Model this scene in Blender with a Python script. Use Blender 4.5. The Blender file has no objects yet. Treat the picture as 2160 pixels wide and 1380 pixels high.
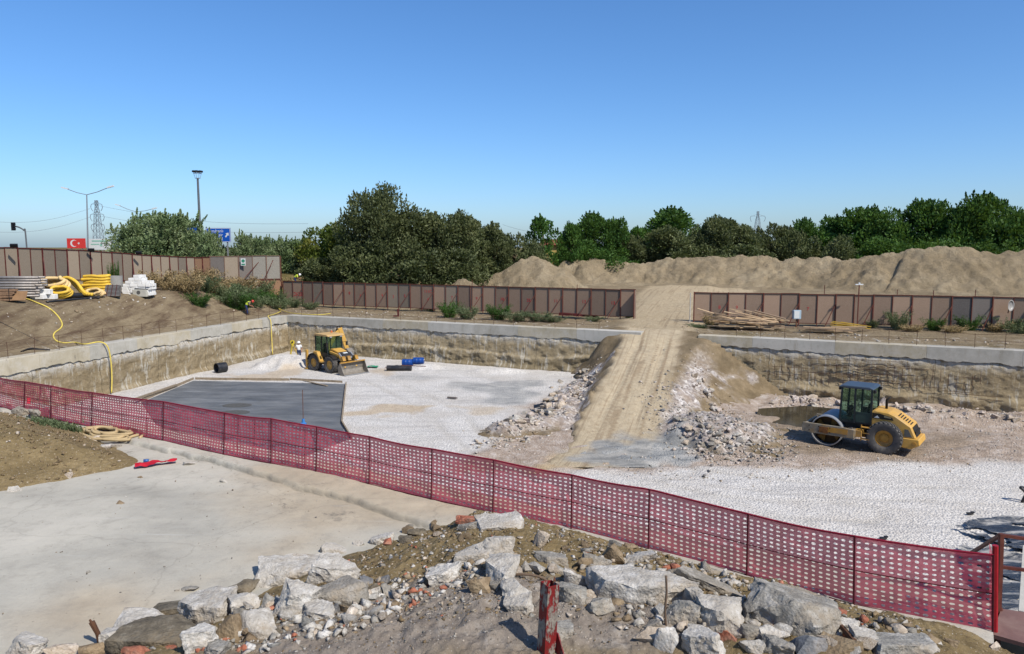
import bpy, bmesh, math, random
import numpy as np
from mathutils import Vector, Matrix, noise as mnoise, Euler
from math import radians, sin, cos, pi, atan, tan, sqrt
random.seed(7); np.random.seed(7)
sc = bpy.context.scene
COL = sc.collection
# ---------------------------------------------------------------- camera maths (photo is 2160 x 1380)
F, HZ, CAMZ = 1570.0, 520.0, 10.0
PITCH = atan((690-HZ)/F); CP, SP = cos(PITCH), sin(PITCH)
def ray(px, py):
    x = (px-1080)/F; y = -(py-690)/F
    return Vector((x, CP+y*SP, -SP+y*CP))
def G(px, py, z):
    r = ray(px, py); t = (z-CAMZ)/r.z
    return Vector((r.x*t, r.y*t, z))
def D(px, py, d):
    r = ray(px, py); t = d/r.y
    return Vector((r.x*t, d, CAMZ+r.z*t))
def hit(px, py, h, y0=6., y1=150., n=700):
    r = ray(px, py); last = None
    for i in range(n):
        y = y0+(y1-y0)*i/n; t = y/r.y
        p = Vector((r.x*t, y, CAMZ+r.z*t))
        if p.z <= h(p.x, p.y): return p
    return p
# ---------------------------------------------------------------- numpy value noise
def _hash(ix, iy, seed):
    h = (ix.astype(np.int64)*374761393 + iy.astype(np.int64)*668265263 + seed*1442695041) & 0xffffffff
    h = ((h ^ (h >> 13))*1274126177) & 0xffffffff
    return ((h ^ (h >> 16)) & 0xffff)/65535.0
def vnoise(x, y, seed=0):
    x = np.asarray(x, float); y = np.asarray(y, float)
    ix = np.floor(x); iy = np.floor(y); fx = x-ix; fy = y-iy
    fx = fx*fx*(3-2*fx); fy = fy*fy*(3-2*fy)
    a = _hash(ix, iy, seed); b = _hash(ix+1, iy, seed); c = _hash(ix, iy+1, seed); d = _hash(ix+1, iy+1, seed)
    return (a*(1-fx)+b*fx)*(1-fy)+(c*(1-fx)+d*fx)*fy
def fbm(x, y, seed=0, octv=4, gain=.5):
    s = 0; a = 1; t = 0; x = np.asarray(x, float); y = np.asarray(y, float)
    for i in range(octv):
        s = s+a*(vnoise(x, y, seed+i*17)-.5); t += a; a *= gain; x = x*2.03+3.7; y = y*2.03+1.3
    return s/t*2          # about -1..1
def sstep(a, b, x):
    t = np.clip((np.asarray(x, float)-a)/(b-a), 0, 1); return t*t*(3-2*t)
def seg_dist(px, py, pts, closed=False):
    pts = [(p[0], p[1]) for p in pts]; best = np.full(np.shape(px), 1e9); tt = np.zeros(np.shape(px))
    n = len(pts); L = 0
    for i in range(n if closed else n-1):
        a = pts[i]; b = pts[(i+1) % n]; dx, dy = b[0]-a[0], b[1]-a[1]; l2 = dx*dx+dy*dy
        t = np.clip(((px-a[0])*dx+(py-a[1])*dy)/l2, 0, 1)
        d = np.hypot(px-a[0]-t*dx, py-a[1]-t*dy); m = d < best
        best = np.where(m, d, best); tt = np.where(m, i+t, tt)
    return best, tt
def in_poly(px, py, pts):
    ins = np.zeros(np.shape(px), bool); n = len(pts)
    for i in range(n):
        x1, y1 = pts[i][0], pts[i][1]; x2, y2 = pts[(i+1) % n][0], pts[(i+1) % n][1]
        if y1 == y2: continue
        c = ((y1 > py) != (y2 > py)) & (px < (x2-x1)*(py-y1)/(y2-y1)+x1)
        ins ^= c
    return ins
def sdist(px, py, pts):      # signed distance, positive inside
    d, _ = seg_dist(px, py, pts, True); return np.where(in_poly(px, py, pts), d, -d)
def pmask(X, Y, pix, z, soft=.8, warp=.8, seed=3, sc_=.5):
    pts = [G(a, b, z) for a, b in pix]
    return sstep(-soft, soft, sdist(X, Y, pts)+warp*fbm(X*sc_, Y*sc_, seed, 4))
# ---------------------------------------------------------------- node materials
def lin(c, k=1.0):
    return tuple((((v/255)/12.92 if v/255 <= .04045 else ((v/255+.055)/1.055)**2.4))*k for v in c)+(1.0,)
class NT:
    def __init__(s, name, rough=.9, spec=.2):
        s.m = bpy.data.materials.new(name); s.m.use_nodes = True
        s.t = s.m.node_tree; s.n = s.t.nodes; s.l = s.t.links
        s.b = s.n['Principled BSDF']; s.b.inputs['Roughness'].default_value = rough
        s.b.inputs['Specular IOR Level'].default_value = spec
        s.tc = None
    def new(s, t, **kw):
        n = s.n.new(t)
        for k, v in kw.items(): setattr(n, k, v)
        return n
    def set(s, sock, v):
        if isinstance(v, bpy.types.NodeSocket): s.l.new(v, sock)
        else: sock.default_value = v
    def obj(s):
        if s.tc is None: s.tc = s.new('ShaderNodeTexCoord')
        return s.tc.outputs['Object']
    def vec(s, scale=(1, 1, 1), rot=(0, 0, 0), src=None):
        m = s.new('ShaderNodeMapping'); s.set(m.inputs[0], src or s.obj())
        m.inputs['Scale'].default_value = scale; m.inputs['Rotation'].default_value = rot; return m.outputs[0]
    def noise(s, scale, detail=5, rough=.6, v=None, dist=0):
        n = s.new('ShaderNodeTexNoise'); s.set(n.inputs['Vector'], v or s.obj())
        n.inputs['Scale'].default_value = scale; n.inputs['Detail'].default_value = detail
        n.inputs['Roughness'].default_value = rough; n.inputs['Distortion'].default_value = dist; return n.outputs[0]
    def voro(s, scale, v=None, feat='F1', out='Distance', rnd=1.0):
        n = s.new('ShaderNodeTexVoronoi', feature=feat); s.set(n.inputs['Vector'], v or s.obj())
        n.inputs['Scale'].default_value = scale; n.inputs['Randomness'].default_value = rnd; return n.outputs[out]
    def ramp(s, f, stops, interp='LINEAR'):
        r = s.new('ShaderNodeValToRGB'); s.set(r.inputs[0], f); e = r.color_ramp.elements; r.color_ramp.interpolation = interp
        for i, (p, c) in enumerate(stops):
            x = e[i] if i < 2 else e.new(p)
            x.position = p; x.color = c if isinstance(c, tuple) else (c, c, c, 1)
        return r.outputs[0]
    def mix(s, f, a, b, mode='MIX'):
        m = s.new('ShaderNodeMix', data_type='RGBA', blend_type=mode); m.clamp_factor = True
        s.set(m.inputs[0], f); s.set(m.inputs[6], a); s.set(m.inputs[7], b); return m.outputs[2]
    def math(s, op, a, b=0.0):
        m = s.new('ShaderNodeMath', operation=op); s.set(m.inputs[0], a); s.set(m.inputs[1], b); return m.outputs[0]
    def attr(s, name):
        a = s.new('ShaderNodeAttribute'); a.attribute_name = name; return a.outputs['Fac']
    def rnd(s):
        return s.new('ShaderNodeObjectInfo').outputs['Random']
    def bump(s, h, strength=.5, dist=.05, prev=None):
        b = s.new('ShaderNodeBump'); b.inputs['Strength'].default_value = strength; b.inputs['Distance'].default_value = dist
        s.set(b.inputs['Height'], h)
        if prev: s.set(b.inputs['Normal'], prev)
        return b.outputs[0]
    def done(s, col=None, nrm=None, rough=None, metal=None):
        if col is not None: s.set(s.b.inputs['Base Color'], col)
        if nrm is not None: s.set(s.b.inputs['Normal'], nrm)
        if rough is not None: s.set(s.b.inputs['Roughness'], rough)
        if metal is not None: s.b.inputs['Metallic'].default_value = metal
        return s.m
K = .72     # photo colour -> base colour for things lit by full sun
def simple(name, rgb, rough=.7, metal=0, var=.18, scale=6, bump=.15, k=K, dirt=None, spec=.3, dirt_amt=.45):
    n = NT(name, rough, spec); c = lin(rgb, k)
    lo = tuple(v*(1-var) for v in c[:3])+(1,); hi = tuple(min(1, v*(1+var)) for v in c[:3])+(1,)
    f = n.noise(scale, 6, .65); col = n.ramp(f, [(.3, lo), (.7, hi)])
    if dirt:
        g = n.ramp(n.noise(scale*.45, 6, .7), [(.5-.02, 0.), (.5+.22, dirt_amt)])
        col = n.mix(g, col, lin(dirt, k))
    nr = n.bump(n.noise(scale*5, 4), bump, .02) if bump else None
    return n.done(col, nr, None, metal)
# ---------------------------------------------------------------- mesh building
class MB:
    def __init__(s): s.v = []; s.f = []; s.mi = []
    def add(s, vs, fs, mi=0):
        o = len(s.v); s.v += [tuple(v) for v in vs]; s.f += [tuple(i+o for i in f) for f in fs]; s.mi += [mi]*len(fs); return s
    def box(s, c, d, R=None, mi=0, taper=1.0):
        x, y, z = d[0]/2, d[1]/2, d[2]/2; t = taper
        vs = [(-x,-y,-z),(x,-y,-z),(x,y,-z),(-x,y,-z),(-x*t,-y*t,z),(x*t,-y*t,z),(x*t,y*t,z),(-x*t,y*t,z)]
        c = Vector(c); vs = [(R @ Vector(v) if R else Vector(v))+c for v in vs]
        return s.add(vs, [(3,2,1,0),(4,5,6,7),(0,1,5,4),(1,2,6,5),(2,3,7,6),(3,0,4,7)], mi)
    def bar(s, a, b, w, h=None, mi=0, up=(0, 0, 1)):      # rectangular beam between two points
        a = Vector(a); b = Vector(b); h = h or w; z = (b-a)
        L = z.length; z.normalize(); u = Vector(up)
        if abs(z.dot(u)) > .98: u = Vector((1, 0, 0)) if abs(z.x) < .9 else Vector((0, 1, 0))
        x = u.cross(z).normalized(); y = z.cross(x)
        R = Matrix((x, y, z)).transposed()
        return s.box((a+b)/2, (w, h, L), R, mi)
    def tube(s, pts, r, n=8, cap=True, mi=0, closed=False):
        pts = [Vector(p) for p in pts]; m = len(pts); vs = []; fs = []
        rr = r if hasattr(r, '__len__') else [r]*m
        prev = None
        for i, p in enumerate(pts):
            if closed: t = pts[(i+1) % m]-pts[i-1]
            else: t = pts[min(i+1, m-1)]-pts[max(i-1, 0)]
            if t.length < 1e-9: t = Vector((0, 0, 1))
            t.normalize()
            if prev is None:
                a = Vector((0, 0, 1)) if abs(t.z) < .9 else Vector((1, 0, 0)); x = t.cross(a).normalized()
            else: x = (prev-t*prev.dot(t)).normalized()
            prev = x; y = t.cross(x)
            for k in range(n):
                a = 2*pi*k/n; vs.append(p+(x*cos(a)+y*sin(a))*rr[i])
        q = m if closed else m-1
        for i in range(q):
            for k in range(n):
                j = (i+1) % m
                fs.append((i*n+k, i*n+(k+1) % n, j*n+(k+1) % n, j*n+k))
        if cap and not closed:
            fs.append(tuple(range(n-1, -1, -1))); fs.append(tuple((m-1)*n+k for k in range(n)))
        return s.add(vs, fs, mi)
    def cyl(s, a, b, r0, r1=None, n=16, mi=0): return s.tube([a, b], [r0, r0 if r1 is None else r1], n, True, mi)
    def lathe(s, prof, c, axis='z', n=24, mi=0, closed=False):   # profile of (r, h)
        c = Vector(c); vs = []; fs = []; m = len(prof)
        for r, h in prof:
            for k in range(n):
                a = 2*pi*k/n; x, y = r*cos(a), r*sin(a)
                v = {'z': (x, y, h), 'y': (x, h, y), 'x': (h, x, y)}[axis]; vs.append(c+Vector(v))
        for i in range(m if closed else m-1):
            for k in range(n):
                j = (i+1) % m; fs.append((i*n+k, i*n+(k+1) % n, j*n+(k+1) % n, j*n+k))
        return s.add(vs, fs, mi)
    def prism(s, poly, y0, y1, mi=0, f=None):     # (x,z) outline extruded in y; f maps to world
        n = len(poly); vs = [(x, y0, z) for x, z in poly]+[(x, y1, z) for x, z in poly]
        if f: vs = [f(Vector(v)) for v in vs]
        fs = [tuple(range(n)), tuple(range(2*n-1, n-1, -1))]+[(i, i+n, (i+1) % n+n, (i+1) % n) for i in range(n)]
        return s.add(vs, fs, mi)
    def quad(s, a, b, c, d, mi=0): return s.add([a, b, c, d], [(0, 1, 2, 3)], mi)
    def mesh(s, name, mats, smooth=False, off=None, fix=True, bevel=0):
        me = bpy.data.meshes.new(name)
        vs = s.v if off is None else [(x-off[0], y-off[1], z-off[2]) for x, y, z in s.v]
        me.from_pydata(vs, [], s.f)
        for m in (mats if isinstance(mats, (list, tuple)) else [mats]): me.materials.append(m)
        if len(me.polygons) == len(s.mi): me.polygons.foreach_set('material_index', s.mi)
        if fix or bevel:
            bm = bmesh.new(); bm.from_mesh(me)
            bmesh.ops.recalc_face_normals(bm, faces=bm.faces)
            if bevel:
                try: bmesh.ops.bevel(bm, geom=[e for e in bm.edges if e.is_manifold and e.calc_face_angle(0) > .5], offset=bevel, segments=1, affect='EDGES', clamp_overlap=True)
                except Exception: pass
            bm.to_mesh(me); bm.free()
        if smooth: set_smooth(me, smooth)
        me.update(); return me
def set_smooth(me, ang):
    me.polygons.foreach_set('use_smooth', [True]*len(me.polygons))
    if ang is not True:
        try: me.set_sharp_from_angle(angle=radians(ang))
        except Exception: pass
def tag(o, label=None, cat=None, group=None, kind=None):
    if label: o['label'] = label
    if cat: o['category'] = cat
    if group: o['group'] = group
    if kind: o['kind'] = kind
    return o
def link(name, me, parent=None, loc=None, rot=None):
    o = bpy.data.objects.new(name, me); COL.objects.link(o)
    if parent: o.parent = parent
    if loc is not None: o.location = loc
    if rot is not None: o.rotation_euler = rot
    return o
def thing(name, label, cat, loc=(0, 0, 0), rz=0, group=None):
    o = link(name, None, None, loc, (0, 0, rz)); o.empty_display_size = .2
    return tag(o, label, cat, group)
def part(name, mb, mat, parent, smooth=False, world=False, bevel=0, label=None):
    off = parent_world(parent) if world else None
    o = link(name, mb.mesh(name, mat, smooth, off, bevel=bevel), parent)
    if label: o['label'] = label
    return o
def parent_world(p):
    v = Vector((0, 0, 0))
    while p: v += p.location; p = p.parent
    return v
def single(name, mb, mat, label, cat, group=None, smooth=False, loc=None, bevel=0, kind=None):
    o = link(name, mb.mesh(name, mat, smooth, loc, bevel=bevel), None, loc); return tag(o, label, cat, group, kind)
def copy_tree(o, parent=None):
    c = o.copy(); COL.objects.link(c)
    if parent: c.parent = parent
    for ch in list(o.children): copy_tree(ch, c)
    return c
def grid_mesh(name, X, Y, Z, mat, keep=None, attrs=None, smooth=True):
    ny, nx = X.shape; me = bpy.data.meshes.new(name)
    V = np.stack([X, Y, Z], -1).reshape(-1, 3); I = np.arange(nx*ny).reshape(ny, nx)
    Q = np.stack([I[:-1, :-1], I[:-1, 1:], I[1:, 1:], I[1:, :-1]], -1)
    if keep is not None: Q = Q[keep]
    Q = Q.reshape(-1, 4)
    used = np.unique(Q); rem = np.full(nx*ny, -1); rem[used] = np.arange(len(used)); V = V[used]; Q = rem[Q]
    np_mesh(me, V, Q)
    me.materials.append(mat)
    for k, a in (attrs or {}).items():
        at = me.attributes.new(k, 'FLOAT', 'POINT'); at.data.foreach_set('value', np.asarray(a, np.float32).reshape(-1)[used])
    if smooth: set_smooth(me, True)
    return me
def np_mesh(me, V, Q):
    k = Q.shape[1]
    me.vertices.add(len(V)); me.vertices.foreach_set('co', np.ascontiguousarray(V, np.float32).ravel())
    me.loops.add(len(Q)*k); me.loops.foreach_set('vertex_index', np.ascontiguousarray(Q, np.int32).ravel())
    me.polygons.add(len(Q)); me.polygons.foreach_set('loop_start', np.arange(0, len(Q)*k, k, dtype=np.int32))
    try: me.polygons.foreach_set('loop_total', np.full(len(Q), k, np.int32))
    except Exception: pass
    me.update(calc_edges=True); me.validate()
def spline(pts, n=8):
    pts = [Vector(p) for p in pts]; out = []
    P = [pts[0]*2-pts[1]]+pts+[pts[-1]*2-pts[-2]]
    for i in range(1, len(P)-2):
        a, b, c, d = P[i-1], P[i], P[i+1], P[i+2]
        for k in range(n):
            t = k/n
            out.append(.5*((2*b)+(c-a)*t+(2*a-5*b+4*c-d)*t*t+(3*b-a-3*c+d)*t**3))
    out.append(pts[-1]); return out
# ---------------------------------------------------------------- world, sun, camera
SUN_AZ, SUN_EL = (0.70, -0.71), radians(47)
W = bpy.data.worlds.new("World"); sc.world = W; W.use_nodes = True
wt = W.node_tree; bg = wt.nodes['Background']
sky = wt.nodes.new('ShaderNodeTexSky'); sky.sky_type = 'NISHITA'; sky.sun_disc = False
sky.sun_elevation = SUN_EL; sky.sun_rotation = math.atan2(SUN_AZ[0], SUN_AZ[1])
sky.altitude = 0; sky.air_density = .85; sky.dust_density = 1.0; sky.ozone_density = 8.0
hs = wt.nodes.new('ShaderNodeHueSaturation'); hs.inputs['Saturation'].default_value = 1.10
wt.links.new(sky.outputs[0], hs.inputs['Color']); wt.links.new(hs.outputs[0], bg.inputs[0]); bg.inputs[1].default_value = .135
sl = bpy.data.lights.new('sun', 'SUN'); sl.energy = 4.5; sl.angle = radians(.53); sl.color = (1, .95, .87)
so = link('sun', sl); sd = Vector((SUN_AZ[0]*cos(SUN_EL), SUN_AZ[1]*cos(SUN_EL), sin(SUN_EL)))
so.rotation_euler = sd.to_track_quat('Z', 'Y').to_euler(); so.location = (40, -30, 60)
cd = bpy.data.cameras.new('camera'); cam = link('camera', cd); sc.camera = cam
cd.sensor_fit = 'HORIZONTAL'; cd.sensor_width = 36; cd.lens = 36*F/2160; cd.clip_start = .1; cd.clip_end = 9000
cam.location = (0, 0, CAMZ); cam.rotation_euler = (pi/2-PITCH, 0, 0)
vs = sc.view_settings; vs.view_transform = 'Standard'; vs.look = 'None'; vs.exposure = .34; vs.gamma = 1
sc.cycles.max_bounces = 6; sc.cycles.diffuse_bounces = 3; sc.cycles.transparent_max_bounces = 12
sc.cycles.caustics_reflective = False; sc.cycles.caustics_refractive = False
# ---------------------------------------------------------------- plan of the pit
def v2(p): return np.array([p[0], p[1]])
pA, pC, pE = v2(G(0, 760, 3.45)), v2(G(605, 665, 3.45)), v2(G(2160, 740, 3.45))
dL = (pC-pA)/np.linalg.norm(pC-pA); nL = np.array([-dL[1], dL[0]]); LL = np.linalg.norm(pC-pA)
dB = (pE-pC)/np.linalg.norm(pE-pC); nB = np.array([-dB[1], dB[0]])
pE2 = pE+14*dB
FB = [(2095,1345),(1802,1285),(1576,1222),(1369,1167),(1206,1124),(1041,1090),(911,1060),(780,1028),(668,1002),(573,984),(473,965),(345,935),(195,906),(109,888),(52,875),(-8,860)]
FT = [(2095,1172),(1803,1132),(1579,1085),(1371,1033),(1208,1003),(1043,971),(913,948),(781,922),(670,901),(574,884),(476,872),(347,848),(197,829),(110,815),(55,806),(-8,796)]
PZ = 5.2
fpost = [G(a, b, PZ) for a, b in FB]
dN = np.array([-.855, .52]); dN /= np.linalg.norm(dN); nN = np.array([dN[1], -dN[0]]); nN = nN if nN[1] > 0 else -nN
pN = v2(fpost[5])
edge = [v2(p)+nN*.75 for p in fpost]; edge = [edge[0]-dN*3.2]+edge+[v2(fpost[-1])+nN*.75+dN*20.5]
PIT = edge+[pA, pC, pE, pE2, np.array([48., 36.])]
def coordsL(x, y): return (x-pA[0])*dL[0]+(y-pA[1])*dL[1], (x-pA[0])*nL[0]+(y-pA[1])*nL[1]
def coordsB(x, y): return (x-pC[0])*dB[0]+(y-pC[1])*dB[1], (x-pC[0])*nB[0]+(y-pC[1])*nB[1]
P1g, P2g = v2(G(1385, 690, 3.5)), v2(G(1290, 935, 0)); dRg = (P2g-P1g)/np.linalg.norm(P2g-P1g); rRg = np.array([-dRg[1], dRg[0]]); rRg = rRg if rRg[0] > 0 else -rRg
def Hn(x, y):
    x = np.asarray(x, float); y = np.asarray(y, float)
    u, t = coordsL(x, y); ub, tb = coordsB(x, y)
    h = 3.32+.9*sstep(6, 45, tb)
    k = sstep(LL-10, LL+14, u); t0 = 1.9+k*4.6; w = 4.6+k*2.2
    r = np.clip((t-t0)/w, 0, 1); r = r*.75+.25*sstep(0, 1, r)
    h = h+2.75*r*(1-.5*sstep(LL+26, LL+50, u))+np.clip((t-t0-w)*.06, 0, .9)*(1-sstep(LL+20, LL+40, u))
    rough = sstep(.3, 1.5, np.maximum(t, tb))
    h = h+.22*sstep(5, 2.4, np.abs((x-P1g[0])*rRg[0]+(y-P1g[1])*rRg[1]))*sstep(0, 3, tb)*(t < 60)
    h = h+.95*sstep(32, 8, u)*sstep(7, 12, t)*(t < 80)
    h = h+rough*(.10*fbm(x*.35, y*.35, 5, 5)+.06*fbm(x*1.3, y*1.3, 6, 4))
    sN = (x-pN[0])*nN[0]+(y-pN[1])*nN[1]
    return np.where((sN < 1.0) & (y < 45), 5.0, h)
def h1(x, y): return float(Hn(x, y))
# ---------------------------------------------------------------- materials of the land
def soil_mat(name, cols, specks=None, scale=.6, bump=.5):
    n = NT(name, .95, .1)
    c = n.ramp(n.noise(scale, 8, .68), [(.28, lin(cols[0], K)), (.5, lin(cols[1], K)), (.72, lin(cols[2], K))])
    c = n.mix(n.ramp(n.noise(scale*9, 6, .7), [(.35, 0.), (.75, .5)]), c, lin(cols[3], K))
    return n, c
n, c = soil_mat('earth', [(136,119,93),(160,142,113),(182,164,132),(128,112,88)])
c = n.mix(n.attr('grass'), c, n.ramp(n.noise(1.2, 8, .7), [(.35, lin((84,88,50), .6)), (.5, lin((128,116,74), .6)), (.7, lin((160,140,96), .6))]))
stk = n.ramp(n.noise(1.0, 6, .7, n.vec((1.6, .25, 1.0), (0, 0, .25))), [(.45, 0.), (.62, .75)])
c = n.mix(n.math('MULTIPLY', stk, n.attr('bank')), c, lin((98,78,62), K))
c = n.mix(n.attr('track'), c, n.ramp(n.noise(2.2, 7, .7), [(.3, lin((188,166,132), K)), (.7, lin((216,197,163), K))]))
tl = n.new('ShaderNodeCombineXYZ'); n.set(tl.inputs[0], n.attr('rw')); n.set(tl.inputs[1], n.attr('rs')); tl = tl.outputs[0]
ln = n.ramp(n.noise(1.0, 4, .6, n.vec((2.6, .07, 1), src=tl)), [(.54, 0.), (.62, .4)])
c = n.mix(n.math('MULTIPLY', ln, n.attr('track')), c, lin((150,128,100), K))
c = n.mix(n.ramp(n.noise(5.5, 6, .8), [(.60, 0.), (.66, .55)]), c, lin((196,184,166), K))
wht = n.ramp(n.noise(1.7, 7, .75), [(.57, 0.), (.64, .85)])
c = n.mix(n.math('MULTIPLY', wht, n.attr('chalk')), c, lin((226,216,200), K))
earth = n.done(c, n.bump(n.noise(2.2, 10, .8), 1.0, .28))
n = NT('gravel', .95, .15)
c = n.ramp(n.voro(16, out='Color'), [(.1, lin((168,164,158), .70)), (.45, lin((210,204,194), .72)), (.9, lin((234,227,216), .77))])
c = n.mix(.40, c, n.ramp(n.noise(7, 8, .8), [(.32, lin((128,126,126), .65)), (.52, lin((226,222,216), .78)), (.72, lin((246,243,238), .82))]))
c = n.mix(n.ramp(n.noise(.28, 7, .7), [(.45, 0.), (.68, .55)]), c, lin((190,180,166), K))
c = n.mix(n.ramp(n.noise(.5, 6, .65, n.vec((.25, 1.6, 1), (0, 0, .5)), 1.2), [(.54, 0.), (.62, .35)]), c, lin((168,164,160), K))
c = n.mix(n.math('MULTIPLY', n.attr('rut'), .55), c, lin((186,178,164), .68))
spk = n.ramp(n.voro(9), [(.10, 1.), (.16, 0.)])
c = n.mix(n.math('MULTIPLY', spk, .55), c, lin((112,110,112), .6))
dirtc = n.ramp(n.noise(1.5, 8, .75), [(.3, lin((142,124,106), K)), (.5, lin((176,158,140), K)), (.68, lin((206,194,182), K))])
dirtc = n.mix(n.ramp(n.voro(7), [(.14, .9), (.26, 0.)]), dirtc, n.ramp(n.voro(7, out='Color'), [(.2, lin((150,138,130), K)), (.8, lin((226,214,206), .78))]))
c = n.mix(n.attr('dirt'), c, dirtc)
c = n.mix(n.attr('brown'), c, n.ramp(n.noise(2, 8, .7, n.vec((1, 3.2, 1), (0, 0, .15))), [(.35, lin((118,102,84), K)), (.65, lin((168,150,128), K))]))
c = n.mix(n.attr('sand'), c, n.ramp(n.noise(2, 8, .7), [(.3, lin((176,150,116), K)), (.7, lin((208,186,150), K))]))
c = n.mix(n.attr('mud'), c, n.ramp(n.noise(.9, 8, .7, n.vec((.8, 1.5, 1), (0, 0, .5)), .6), [(.30, lin((116,119,119), K)), (.48, lin((156,156,152), K)), (.66, lin((192,188,179), K))]))
gravel = n.done(c, n.bump(n.math('ADD', n.voro(12), n.math('MULTIPLY', n.noise(4, 6, .7), .8)), .8, .06))
n, c = soil_mat('ramp_earth', [(112,97,74),(140,123,96),(170,150,121),(104,90,70)], scale=.9)
c = n.mix(n.attr('track'), c, n.ramp(n.noise(2.4, 7, .7), [(.28, lin((180,161,131), K)), (.72, lin((210,193,162), K))]))
tl = n.new('ShaderNodeCombineXYZ'); n.set(tl.inputs[0], n.attr('rw')); n.set(tl.inputs[1], n.attr('rs')); tl = tl.outputs[0]
ln = n.ramp(n.noise(1.0, 4, .6, n.vec((3.6, .06, 1), src=tl)), [(.54, 0.), (.60, .38)])
ln2 = n.ramp(n.noise(1.0, 4, .6, n.vec((9, .10, 1), (0, 0, .04), tl)), [(.58, 0.), (.66, .3)])
c = n.mix(n.math('MULTIPLY', ln, n.attr('track')), c, lin((134,112,86), K)); c = n.mix(n.math('MULTIPLY', ln2, n.attr('track')), c, lin((222,204,172), K))
c = n.mix(n.math('MULTIPLY', n.attr('streak'), .55), c, lin((146,124,96), K))
rub = n.ramp(n.voro(6, out='Color'), [(.15, lin((142,136,134), K)), (.5, lin((190,182,176), K)), (.9, lin((232,226,218), .78))])
rub = n.mix(n.ramp(n.noise(1.4, 7, .7), [(.4, 0.), (.62, .8)]), rub, lin((158,140,122), K))
c = n.mix(n.attr('rub'), c, rub)
c = n.mix(n.attr('mud'), c, n.ramp(n.noise(.9, 8, .7, n.vec((.8, 1.5, 1), (0, 0, .5)), .6), [(.30, lin((116,119,119), K)), (.48, lin((156,156,152), K)), (.66, lin((192,188,179), K))]))
ramp_m = n.done(c, n.bump(n.noise(5, 9, .75), .9, .10))
n = NT('old_concrete', .9, .2)
c = n.ramp(n.noise(.35, 7, .62, n.vec((1, 1.6, 1), (0, 0, -.35))), [(.3, lin((170,165,152), K)), (.5, lin((191,185,170), K)), (.72, lin((205,198,182), K))])
c = n.mix(n.attr('tan'), c, n.ramp(n.noise(.8, 8, .7), [(.3, lin((172,158,136), K)), (.7, lin((202,188,164), K))]))
c = n.mix(n.ramp(n.noise(2.1, 9, .8), [(.50, 0.), (.74, .55)]), c, lin((142,136,124), K))
c = n.mix(n.math('MULTIPLY', n.ramp(n.noise(1.1, 10, .85), [(.55, 0.), (.62, .8)]), n.attr('dirty')), c, lin((112,106,96), K))
c = n.mix(n.ramp(n.noise(1.3, 6, .7, n.vec((.3, 5, 1), (0, 0, .28))), [(.62, 0.), (.75, .35)]), c, lin((214,212,206), K))
c = n.mix(n.ramp(n.voro(5), [(.03, .7), (.06, 0.)]), c, lin((110,100,88), K))
hc = n.new('ShaderNodeVectorMath'); hc.operation = 'ADD'; n.l.new(n.obj(), hc.inputs[0]); nz_ = n.new('ShaderNodeTexNoise'); nz_.inputs['Scale'].default_value = 1.1; nz_.inputs['Detail'].default_value = 6; n.l.new(n.obj(), nz_.inputs['Vector']); n.l.new(nz_.outputs['Color'], hc.inputs[1])
c = n.mix(n.ramp(n.voro(.23, hc.outputs[0], 'DISTANCE_TO_EDGE'), [(.0015, .20), (.005, 0.)]), c, lin((104,98,88), K))
c = n.mix(n.ramp(n.noise(38, 3, .7), [(.62, 0.), (.70, .35)]), c, lin((132,124,112), K))
c = n.mix(n.attr('crack'), c, lin((84,80,70), K))
slab_m = n.done(c, n.bump(n.noise(14, 8, .75), .45, .03))
n, c = soil_mat('clay_soil', [(114,98,69),(142,123,88),(170,149,110),(106,92,65)], scale=1.4)
c = n.mix(n.ramp(n.voro(9), [(.10, .8), (.17, 0.)]), c, n.ramp(n.voro(9, out='Color'), [(.2, lin((150,128,98), K)), (.85, lin((206,190,164), K))]))
c = n.mix(n.attr('gray'), c, n.ramp(n.noise(2.5, 9, .75), [(.3, lin((132,120,108), K)), (.55, lin((160,148,134), K)), (.72, lin((198,190,180), K))]))
c = n.mix(n.ramp(n.voro(30), [(.14, .75), (.24, 0.)]), c, n.ramp(n.voro(30, out='Color'), [(.15, lin((108,98,84), K)), (.55, lin((164,152,134), K)), (.9, lin((224,216,204), K))]))
clay = n.done(c, n.bump(n.math('ADD', n.noise(7, 9, .75), n.math('MULTIPLY', n.voro(11), .5)), 1.0, .06))
n, c = soil_mat('dune_sand', [(156,138,108),(182,163,131),(206,188,156),(146,130,104)], scale=.22)
c = n.mix(n.ramp(n.noise(.45, 9, .78, n.vec((1, 1, .4))), [(.50, 0.), (.66, .55)]), c, lin((124,111,88), K))
c = n.mix(n.ramp(n.noise(2.2, 7, .8), [(.58, 0.), (.68, .7)]), c, lin((108,94,72), K))
sand_m = n.done(c, n.bump(n.noise(1.3, 10, .8), 1.0, .6))
# ---------------------------------------------------------------- upper ground out to the horizon
def axis(lo, hi, st, far, n=26):
    a = np.arange(lo, hi+st/2, st); g = np.geomspace(st*2, far, n)
    return np.concatenate([(lo-g)[::-1], a, hi+g])
xs, ys = axis(-62, 62, .5, 4000), axis(0, 128, .5, 4000)
X, Y = np.meshgrid(xs, ys); Z = Hn(X, Y)
far = sstep(120, 400, np.hypot(X, Y)); Z = Z*(1-far)+4.0*far
inside = sdist(X, Y, PIT) > -.28
kp = ~(inside[:-1, :-1] | inside[1:, :-1] | inside[:-1, 1:] | inside[1:, 1:])
u, t = coordsL(X, Y); ub, tb = coordsB(X, Y)
P1, P2 = v2(G(1385, 690, 3.5)), v2(G(1290, 935, 0)); RL = np.linalg.norm(P2-P1); dR = (P2-P1)/RL; rR = np.array([-dR[1], dR[0]])
rR = rR if rR[0] > 0 else -rR
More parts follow.
